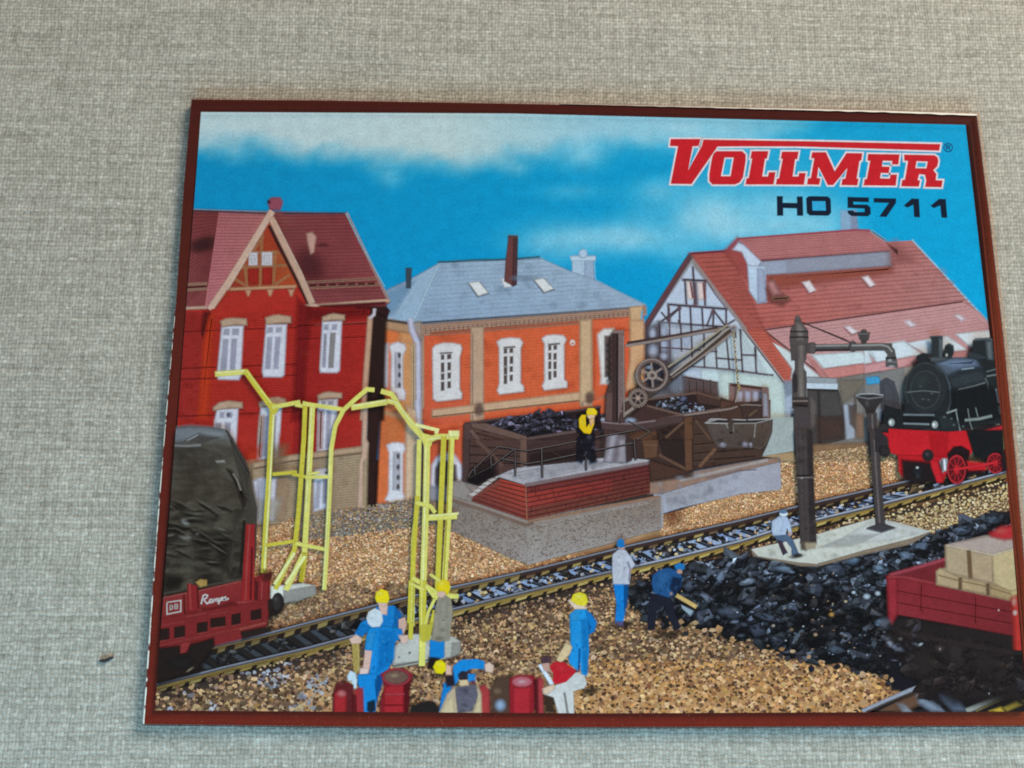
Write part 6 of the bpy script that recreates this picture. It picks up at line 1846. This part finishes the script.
# ---------------------------------------------------------------- lettering
lg = part('maker_lettering', 'large red slab lettering with white outline under a long red bar')
a7 = Art().at(650, 120); a8 = Art().at(800, 120)
RED, WHT, SKYC = 'bf1c24', 'dccdd0', '2aa4cc'
LET = [a7.X([(133, 122), (322, 122), (312, 166), (272, 168), (245, 322), (332, 167), (342, 126), (1024, 137)]) + a8.X([(898, 155), (890, 196), (0, 169)]) + a7.X([(600, 168), (432, 170), (265, 410), (133, 408), (180, 168), (128, 165)]),
       a7.X([(425, 200), (590, 200), (612, 222), (612, 260), (595, 365), (575, 398), (545, 412), (400, 412), (380, 390), (380, 345), (398, 240), (408, 214)]),
       a7.X([(652, 200), (757, 200), (748, 247), (735, 247), (718, 362), (755, 362), (762, 335), (802, 335), (790, 412), (612, 412), (618, 375), (632, 372), (655, 245), (643, 245)]),
       a7.X([(845, 203), (950, 203), (942, 250), (928, 250), (912, 362), (950, 362), (956, 340), (996, 340), (984, 414), (806, 412), (812, 377), (826, 374), (850, 247), (838, 247)]),
       a8.X([(78, 207), (165, 207), (222, 330), (298, 212), (398, 214), (392, 258), (380, 262), (362, 375), (374, 378), (366, 418), (265, 416), (272, 378), (290, 376), (302, 308), (212, 416), (178, 416), (118, 300), (108, 372), (130, 374), (122, 414), (45, 412), (52, 374), (70, 372), (92, 245), (72, 243)]),
       a8.X([(436, 218), (637, 221), (628, 284), (588, 284), (592, 262), (530, 260), (524, 298), (574, 300), (567, 340), (517, 338), (511, 374), (574, 376), (580, 350), (620, 350), (612, 420), (408, 418), (414, 380), (428, 378), (450, 262), (432, 258)]),
       a8.X([(666, 222), (860, 226), (880, 240), (885, 262), (878, 295), (852, 322), (872, 345), (868, 386), (912, 388), (905, 430), (800, 428), (808, 390), (800, 350), (762, 346), (752, 385), (768, 388), (760, 426), (648, 424), (655, 385), (672, 382), (692, 262), (668, 260)])]
a = lg.at(0, 0, 1)
for P in LET:
    a.raw(offset(P, 1.75), WHT, .9)
for P in LET:
    a.raw(P, RED, .9)
for at_, H in ((a7, [(485, 250), (524, 250), (507, 350), (466, 350)]), (a8, [(754, 274), (805, 276), (800, 300), (750, 299)])):
    P = at_.X(H)
    a.raw(offset(P, 1.5), WHT, .8); a.raw(P, SKYC, .8)
a.raw(a8.X([(527, 274), (578, 275), (576, 284), (525, 283)]), SKYC, .8)
nm = part('scale_lettering')
a = nm.at(650, 120)
NV = '101a2c'
a.poly([(812, 488), (850, 488), (848, 530), (942, 532), (940, 490), (976, 490), (980, 612), (942, 612), (940, 565), (852, 563), (852, 612), (814, 612)], NV, .9)
a = a.at(800, 120)
a.poly([(40, 500), (58, 488), (178, 490), (195, 506), (199, 592), (182, 612), (62, 610), (44, 594)], NV, .9); a.poly([(78, 519), (162, 520), (166, 580), (80, 579)], '2f9dc8', .8)
a = part('item_number_lettering').at(800, 120)
a.poly([(305, 493), (440, 497), (440, 525), (340, 523), (342, 541), (430, 543), (450, 560), (452, 600), (434, 616), (330, 614), (308, 598), (305, 580), (340, 580), (346, 590), (414, 590), (414, 566), (305, 562)], NV, .9)
a.poly([(472, 500), (614, 503), (614, 530), (552, 620), (508, 618), (570, 530), (472, 527)], NV, .9)
a.poly([(665, 548), (715, 503), (760, 505), (767, 622), (731, 620), (726, 541), (687, 560)], NV, .9)
a.poly([(836, 550), (890, 505), (932, 507), (942, 626), (906, 624), (898, 546), (857, 563)], NV, .9)
a = part('registered_mark').at(800, 120)
a.ring(948, 177, 27, 27, .8, '123a68', .6); a.line([(938, 192), (938, 164), (954, 164), (958, 172), (952, 178), (938, 178)], .9, '123a68', .6); a.line([(950, 178), (960, 193)], .9, '123a68', .6)

# ---------------------------------------------------------------- border and build
bd = part('printed_border')
IN = [(201, 112), (330, 111.6), (512, 113.5), (700, 117.5), (880, 122.6), (969.5, 125), (981, 220), (993, 335), (1002.5, 450), (1015, 560), (1022, 640), (1028.5, 710.5), (870, 712), (600, 712.5), (400, 712), (156.2, 709.5), (161, 600), (169.5, 500), (177, 410), (185, 310), (193.6, 190)]
OUT = [(191.5, 99.5), (330, 100.5), (512, 103.6), (700, 107.4), (880, 111.4), (976.5, 114.5), (989.8, 220), (1003, 335), (1014.5, 450), (1024, 560), (1030.5, 640), (1036.5, 725.5), (870, 726), (600, 727), (400, 727), (143.3, 724), (151.5, 610), (159.5, 500), (166.5, 415), (175.6, 310), (183.6, 190)]


def brown(x, y):  # border brown with the gloss gradient painted in: lighter downwards and at right
    c = mixc('4a1a12', '6f2418', max(0, min(1, (y - 100) / 600)))
    if x > 960: c = mixc('4c1d14', '7d3420', max(0, min(1, (y - 120) / 200)))
    return c


a = bd.at(0, 0, 1)
n = len(IN)
z = 2
I = a._add(IN, z); O = a._add(OUT, z)
for k in range(n):
    m = (k + 1) % n
    cs = [a._rgba(brown(*p), 1) for p in (IN[k], IN[m], OUT[m], OUT[k])]
    a._face((I + k, I + m, O + m, O + k), cs)
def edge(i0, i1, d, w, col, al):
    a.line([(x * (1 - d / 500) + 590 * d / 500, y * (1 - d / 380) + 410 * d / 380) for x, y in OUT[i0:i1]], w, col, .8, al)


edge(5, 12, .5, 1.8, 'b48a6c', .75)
edge(5, 12, 3.0, 1.4, '4a1a12', .5)
edge(11, 16, .4, 1.3, '34110b', .8)
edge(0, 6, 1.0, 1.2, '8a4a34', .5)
a.line([(p[0], p[1]) for p in IN[5:12]], 1.2, '30120c', .8, .7)
a.line([(p[0], p[1]) for p in IN[0:6]], 1.0, '2a100b', .8, .6)
for k in range(60):
    t = random.random(); x = 160 + t * 860
    a.blob(x, random.uniform(713, 725), random.uniform(.5, 1.0), .6, 'b87a64', random.uniform(.2, .6), n=6)

WORLD = 0.26
EXPOSURE = 0.0
# a window behind and to the right, and cooler daylight from the viewer's side
LAMPS = [('window_lamp', (80, 94, 62), (4, 0, 0), 50, 50, 300000, (1.0, .93, .80)),
         ('daylight_lamp', (0, -50, 20), (0, -11, 0), 70, 20, 58000, (.34, .72, 1.0))]

# ================================================================ the carton's body
def lid_outline(z):
    pts = [on_plane(x, y, z) for x, y in OUT]
    return pts


out_xy = [tuple(p) for p in lid_xy(OUT)]
mb, nt, N, L, B = nodes_of('brown_card')
B.inputs['Base Color'].default_value = (*hexlin('2c110c'), 1); gloss(nt, B)
mw, nt, N, L, B = nodes_of('worn_card')
tc = N.new('ShaderNodeTexCoord'); nz = N.new('ShaderNodeTexNoise'); nz.inputs['Scale'].default_value = 3.0; nz.inputs['Detail'].default_value = 6
L.new(tc.outputs['Object'], nz.inputs['Vector'])
cr_ = N.new('ShaderNodeValToRGB'); cr_.color_ramp.elements[0].position = .44; cr_.color_ramp.elements[1].position = .52
cr_.color_ramp.elements[0].color = (*hexlin('5d2618'), 1); cr_.color_ramp.elements[1].color = (*hexlin('d9d2c4'), 1)
L.new(nz.outputs['Fac'], cr_.inputs['Fac']); L.new(cr_.outputs['Color'], B.inputs['Base Color']); B.inputs['Roughness'].default_value = .7


def prism(name, rings, mat, parent, caps=True):
    me = bpy.data.meshes.new(name); v = []; f = []
    for r in rings: v += r
    n = len(rings[0])
    for i in range(len(rings) - 1):
        for k in range(n):
            m = (k + 1) % n
            f.append((i * n + k, i * n + m, (i + 1) * n + m, (i + 1) * n + k))
    if caps:
        f.append(tuple(range(n))[::-1]); f.append(tuple((len(rings) - 1) * n + k for k in range(n)))
    me.from_pydata(v, [], f); me.validate()
    import bmesh
    bm = bmesh.new(); bm.from_mesh(me); bmesh.ops.recalc_face_normals(bm, faces=bm.faces); bm.to_mesh(me); bm.free()
    me.materials.append(mat)
    o = bpy.data.objects.new(name, me); COL.objects.link(o); o.parent = parent
    return o


def ring_at(d, z):
    P = offset(out_xy, d)
    return [(x, y, z) for x, y in P]


lid = prism('lid', [ring_at(-0.02, 0.03), ring_at(-0.01, H_BOX - .07), ring_at(0.012, H_BOX - .035), ring_at(0.004, H_BOX - .008), ring_at(-0.03, H_BOX - .0005)], mb, carton)
base_tray = prism('base_tray', [ring_at(-0.16, 0.012), ring_at(-0.16, 0.15)], mb, carton)


def edge_strip(name, pts_px, w0, w1, mat, label=None):
    """thin frayed strip of bare card along the lid's edge"""
    rnd = random.Random(len(pts_px) * 7 + int(pts_px[0][0]))
    P = lid_xy(pts_px); v = []; f = []
    n = 0; prev = None
    dense = []
    for (a0, b0) in zip(P[:-1], P[1:]):
        k = max(2, int(np.linalg.norm(b0 - a0) / 0.12))
        dense += [a0 + (b0 - a0) * i / k for i in range(k)]
    dense.append(P[-1])
    c = np.array([0.0, 0.0])
    for i, p in enumerate(dense):
        q = dense[min(i + 1, len(dense) - 1)] - dense[max(i - 1, 0)]
        q = q / (np.linalg.norm(q) + 1e-9); nrm = np.array([q[1], -q[0]])
        if nrm @ (p - c) < 0: nrm = -nrm
        w = (w0 + (w1 - w0) * i / len(dense)) * (1 + .45 * noise.noise(Vector((i * .31, w1 * 99, 0))))
        o_ = p + nrm * .016; i_ = p - nrm * w
        v += [(i_[0], i_[1], H_BOX + .036), (p[0] + nrm[0] * .004, p[1] + nrm[1] * .004, H_BOX + .034), (o_[0], o_[1], H_BOX - .03), (o_[0], o_[1], H_BOX - .07)]
        if i:
            b = 4 * i
            for j in range(3):
                f.append((b - 4 + j, b + j, b + j + 1, b - 3 + j))
    me = bpy.data.meshes.new(name); me.from_pydata(v, [], f)
    me.materials.append(mat)
    o = bpy.data.objects.new(name, me); COL.objects.link(o); o.parent = carton
    tag(o, label)
    return o


# pale strip paints the upper right edge's glint; the left one is scuffed card
mc, nt, N, L, B = nodes_of('edge_glint')
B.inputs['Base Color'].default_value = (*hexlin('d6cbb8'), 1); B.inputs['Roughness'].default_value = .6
edge_strip('edge_wear_and_glint', [(560, 104.2), (700, 107.2), (880, 111.2), (976.5, 114.3)], .006, .07, mc, 'pale painted glint along the upper right edge')
edge_strip('edge_wear_and_glint', [(175.6, 310), (166.5, 415), (159.5, 500), (151.5, 610), (143.5, 724)], .012, .04, mw, 'scuffed white lower left edge')
# the printed picture: one part on the lid, each printed subject a sub-part of it
hull = [IN[i] for i in (0, 2, 5, 6, 7, 8, 9, 10, 11, 13, 15)]
pic = None
for a_, name, label in picture_parts:
    if name != 'printed_border': a_.clip(hull)
    top = name in ('printed_picture', 'printed_border', 'maker_lettering', 'item_number_lettering', 'scale_lettering', 'registered_mark')
    o = a_.build(name, label, carton if top else pic, INK)
    if top: o.location = (0, 0, H_BOX)
    if pic is None: pic = o
print('ink layers', int(ZMAP.max()), 'thickness cm', ZMAP.max() * DZ)

# ================================================================ linen cloth
m, nt, N, L, B = nodes_of('linen')
tc = N.new('ShaderNodeTexCoord')


def math_(op, a_, b_=None):
    n_ = N.new('ShaderNodeMath'); n_.operation = op
    for i, q in enumerate((a_, b_)):
        if q is None: continue
        if isinstance(q, (int, float)): n_.inputs[i].default_value = q
        else: L.new(q, n_.inputs[i])
    return n_.outputs[0]


def noise_(vec, scale, detail=2, rough=.5):
    n_ = N.new('ShaderNodeTexNoise'); n_.inputs['Scale'].default_value = scale; n_.inputs['Detail'].default_value = detail; n_.inputs['Roughness'].default_value = rough
    L.new(vec, n_.inputs['Vector']); return n_.outputs['Fac']


def mapped(sx, sy, rot=0.0):
    mp = N.new('ShaderNodeMapping'); mp.inputs['Scale'].default_value = (sx, sy, 1); mp.inputs['Rotation'].default_value = (0, 0, rot)
    L.new(tc.outputs['Object'], mp.inputs['Vector']); return mp.outputs['Vector']


# threads wander a little
warp_n = N.new('ShaderNodeTexNoise'); warp_n.inputs['Scale'].default_value = .8; warp_n.inputs['Detail'].default_value = 6; warp_n.inputs['Roughness'].default_value = .62; L.new(tc.outputs['Object'], warp_n.inputs['Vector'])
sub = N.new('ShaderNodeVectorMath'); sub.operation = 'SUBTRACT'; L.new(warp_n.outputs['Color'], sub.inputs[0]); sub.inputs[1].default_value = (.5, .5, .5)
scl = N.new('ShaderNodeVectorMath'); scl.operation = 'SCALE'; L.new(sub.outputs[0], scl.inputs[0]); scl.inputs['Scale'].default_value = .34
add = N.new('ShaderNodeVectorMath'); add.operation = 'ADD'; L.new(tc.outputs['Object'], add.inputs[0]); L.new(scl.outputs[0], add.inputs[1])
sep = N.new('ShaderNodeSeparateXYZ'); L.new(add.outputs[0], sep.inputs[0])
PX_, PY_ = 2 * math.pi / 0.108, 2 * math.pi / 0.124
sx = math_('SINE', math_('MULTIPLY', sep.outputs['X'], PX_ / 2))
sy = math_('SINE', math_('MULTIPLY', sep.outputs['Y'], PY_ / 2))
ax = math_('ABSOLUTE', sx); ay = math_('ABSOLUTE', sy)
# plain weave: which thread lies on top alternates from cell to cell
par = math_('MULTIPLY', math_('SIGN', sx), math_('SIGN', sy))
up = math_('ADD', math_('MULTIPLY', par, .5), .5)
cxx = math_('POWER', ax, .6); cyy = math_('POWER', ay, .6)
warp_h = math_('MULTIPLY', cxx, math_('ADD', math_('MULTIPLY', up, .55), .45))
weft_h = math_('MULTIPLY', cyy, math_('SUBTRACT', 1.0, math_('MULTIPLY', up, .55)))
hgt = math_('MAXIMUM', warp_h, weft_h)
th_x = noise_(mapped(.35, 7.5), 1.0, 3)       # slubs that run along the weft
th_y = noise_(mapped(7.5, .45), 1.0, 3)       # and along the warp
fine = noise_(tc.outputs['Object'], 9.0, 4, .65)
big = noise_(tc.outputs['Object'], .22, 3)
cell = N.new('ShaderNodeCombineXYZ')
L.new(math_('FLOOR', math_('MULTIPLY', sep.outputs['X'], PX_ / (2 * math.pi))), cell.inputs['X']); L.new(math_('FLOOR', math_('MULTIPLY', sep.outputs['Y'], PY_ / (2 * math.pi))), cell.inputs['Y'])
wn = N.new('ShaderNodeTexWhiteNoise'); wn.noise_dimensions = '2D'; L.new(cell.outputs[0], wn.inputs['Vector'])
H_ = math_('ADD', hgt, math_('MULTIPLY', fine, .9))
H_ = math_('ADD', H_, math_('MULTIPLY', wn.outputs['Value'], .45))
H_ = math_('ADD', H_, math_('MULTIPLY', th_x, .8))
H_ = math_('ADD', H_, math_('MULTIPLY', th_y, .7))
bp = N.new('ShaderNodeBump'); bp.inputs['Strength'].default_value = .42; bp.inputs['Distance'].default_value = .028
L.new(H_, bp.inputs['Height']); L.new(bp.outputs['Normal'], B.inputs['Normal'])
mixv = math_('ADD', math_('MULTIPLY', th_x, .30), math_('MULTIPLY', th_y, .24))
mixv = math_('ADD', mixv, math_('MULTIPLY', wn.outputs['Value'], .11))
mixv = math_('ADD', mixv, math_('MULTIPLY', fine, .35))
mixv = math_('ADD', mixv, math_('MULTIPLY', math_('SUBTRACT', hgt, .6), .17))
fleck = noise_(mapped(3.2, 8.0), 1.0, 2)
fl = N.new('ShaderNodeMapRange'); fl.inputs['From Min'].default_value = .62; fl.inputs['From Max'].default_value = .74; fl.inputs['To Max'].default_value = .13
L.new(fleck, fl.inputs['Value']); mixv = math_('ADD', mixv, fl.outputs['Result'])
cr_ = N.new('ShaderNodeValToRGB'); e = cr_.color_ramp.elements
e[0].position = .25; e[0].color = (*hexlin('595043'), 1)
e[1].position = .78; e[1].color = (*hexlin('cdc6b6'), 1)
e2 = e.new(.48); e2.color = (*hexlin('91897b'), 1); e3 = e.new(.60); e3.color = (*hexlin('a9a092'), 1)
L.new(mixv, cr_.inputs['Fac']); L.new(cr_.outputs['Color'], B.inputs['Base Color'])
B.inputs['Roughness'].default_value = .85; B.inputs['Specular IOR Level'].default_value = .2
if 'Sheen Weight' in B.inputs: B.inputs['Sheen Weight'].default_value = .15

nx, ny, half = 90, 90, 45.0
me = bpy.data.meshes.new('tablecloth'); v = []; f = []
for j in range(ny + 1):
    for i in range(nx + 1):
        x, y = -half + 2 * half * i / nx, -half + 2 * half * j / ny
        d = max(abs(x) - 12.8, abs(y) - 9.4)
        w = max(0, min(1, (d - .6) / 3))
        v.append((x, y, w * .06 * (noise.noise(Vector((x / 6, y / 9, 4.0))) + .3)))
for j in range(ny):
    for i in range(nx):
        k = j * (nx + 1) + i; f.append((k, k + 1, k + nx + 2, k + nx + 1))
me.from_pydata(v, [], f); me.materials.append(m)
for p in me.polygons: p.use_smooth = True
cloth = bpy.data.objects.new('tablecloth', me); COL.objects.link(cloth)
tag(cloth, 'natural grey-beige linen cloth with slubby weave lying under the kit box', 'tablecloth')

# a dark fibre lying on the cloth
ml, nt, N, L, B = nodes_of('dark_fibre'); B.inputs['Base Color'].default_value = (.012, .012, .014, 1); B.inputs['Roughness'].default_value = .9


def tube(name, pts, rad, mat):
    me = bpy.data.meshes.new(name); v = []; f = []; n = 6
    for i, p in enumerate(pts):
        p = Vector(p); d = (Vector(pts[min(i + 1, len(pts) - 1)]) - Vector(pts[max(i - 1, 0)])).normalized()
        s = d.cross(Vector((0, 0, 1))).normalized(); u_ = s.cross(d)
        r = rad * (1 - .6 * abs(2 * i / (len(pts) - 1) - 1))
        for k in range(n):
            t = 6.2832 * k / n; q = p + s * r * math.cos(t) + u_ * r * math.sin(t); v.append(tuple(q))
        if i:
            for k in range(n):
                f.append(((i - 1) * n + k, (i - 1) * n + (k + 1) % n, i * n + (k + 1) % n, i * n + k))
    me.from_pydata(v, [], f); me.materials.append(mat)
    o = bpy.data.objects.new(name, me); COL.objects.link(o); return o


fp = []
for x, y in ((99, 661), (102, 660.5), (105, 660.8), (108, 659.6), (111, 658), (113.5, 657.5)):
    q = on_plane(x, y, .05); fp.append((q[0], q[1], .05))
tag(tube('lint_fibre', fp, .055, ml), 'short dark fibre lying on the linen left of the box', 'lint')

# ================================================================ camera and light
cam = bpy.data.cameras.new('camera'); co = bpy.data.objects.new('camera', cam); COL.objects.link(co)
cam.sensor_width = 36; cam.lens = F_PX / 1024 * 36; cam.clip_end = 1000; cam.clip_start = .1
Rb = R_WC.T @ np.diag([1, -1, -1])
mw_ = Matrix.Identity(4)
for i in range(3):
    for j in range(3): mw_[i][j] = float(Rb[i, j])
    mw_[i][3] = float(CAM[i])
co.matrix_world = mw_
S.camera = co
cam.dof.use_dof = True; cam.dof.focus_distance = float(CAM[2] - H_BOX); cam.dof.aperture_fstop = 12.0

w = bpy.data.worlds.new('World'); S.world = w; w.use_nodes = True
w.node_tree.nodes['Background'].inputs['Color'].default_value = (.80, .90, 1.0, 1); w.node_tree.nodes['Background'].inputs['Strength'].default_value = WORLD


def area_lamp(name, loc, target, sx, sy, power, col):
    l = bpy.data.lights.new(name, 'AREA'); l.shape = 'RECTANGLE'; l.size = sx; l.size_y = sy; l.energy = power; l.color = col
    o = bpy.data.objects.new(name, l); COL.objects.link(o); o.location = loc
    o.rotation_euler = (Vector(target) - Vector(loc)).to_track_quat('-Z', 'Y').to_euler()
    return o


for args in LAMPS: area_lamp(*args)

S.view_settings.view_transform = 'Standard'; S.view_settings.look = 'None'
S.view_settings.exposure = EXPOSURE; S.view_settings.gamma = 1
S.view_settings.use_curve_mapping = False
S.cycles.transparent_max_bounces = 96
S.cycles.max_bounces = 6
S.cycles.filter_width = 1.9
S.cycles.use_denoising = False
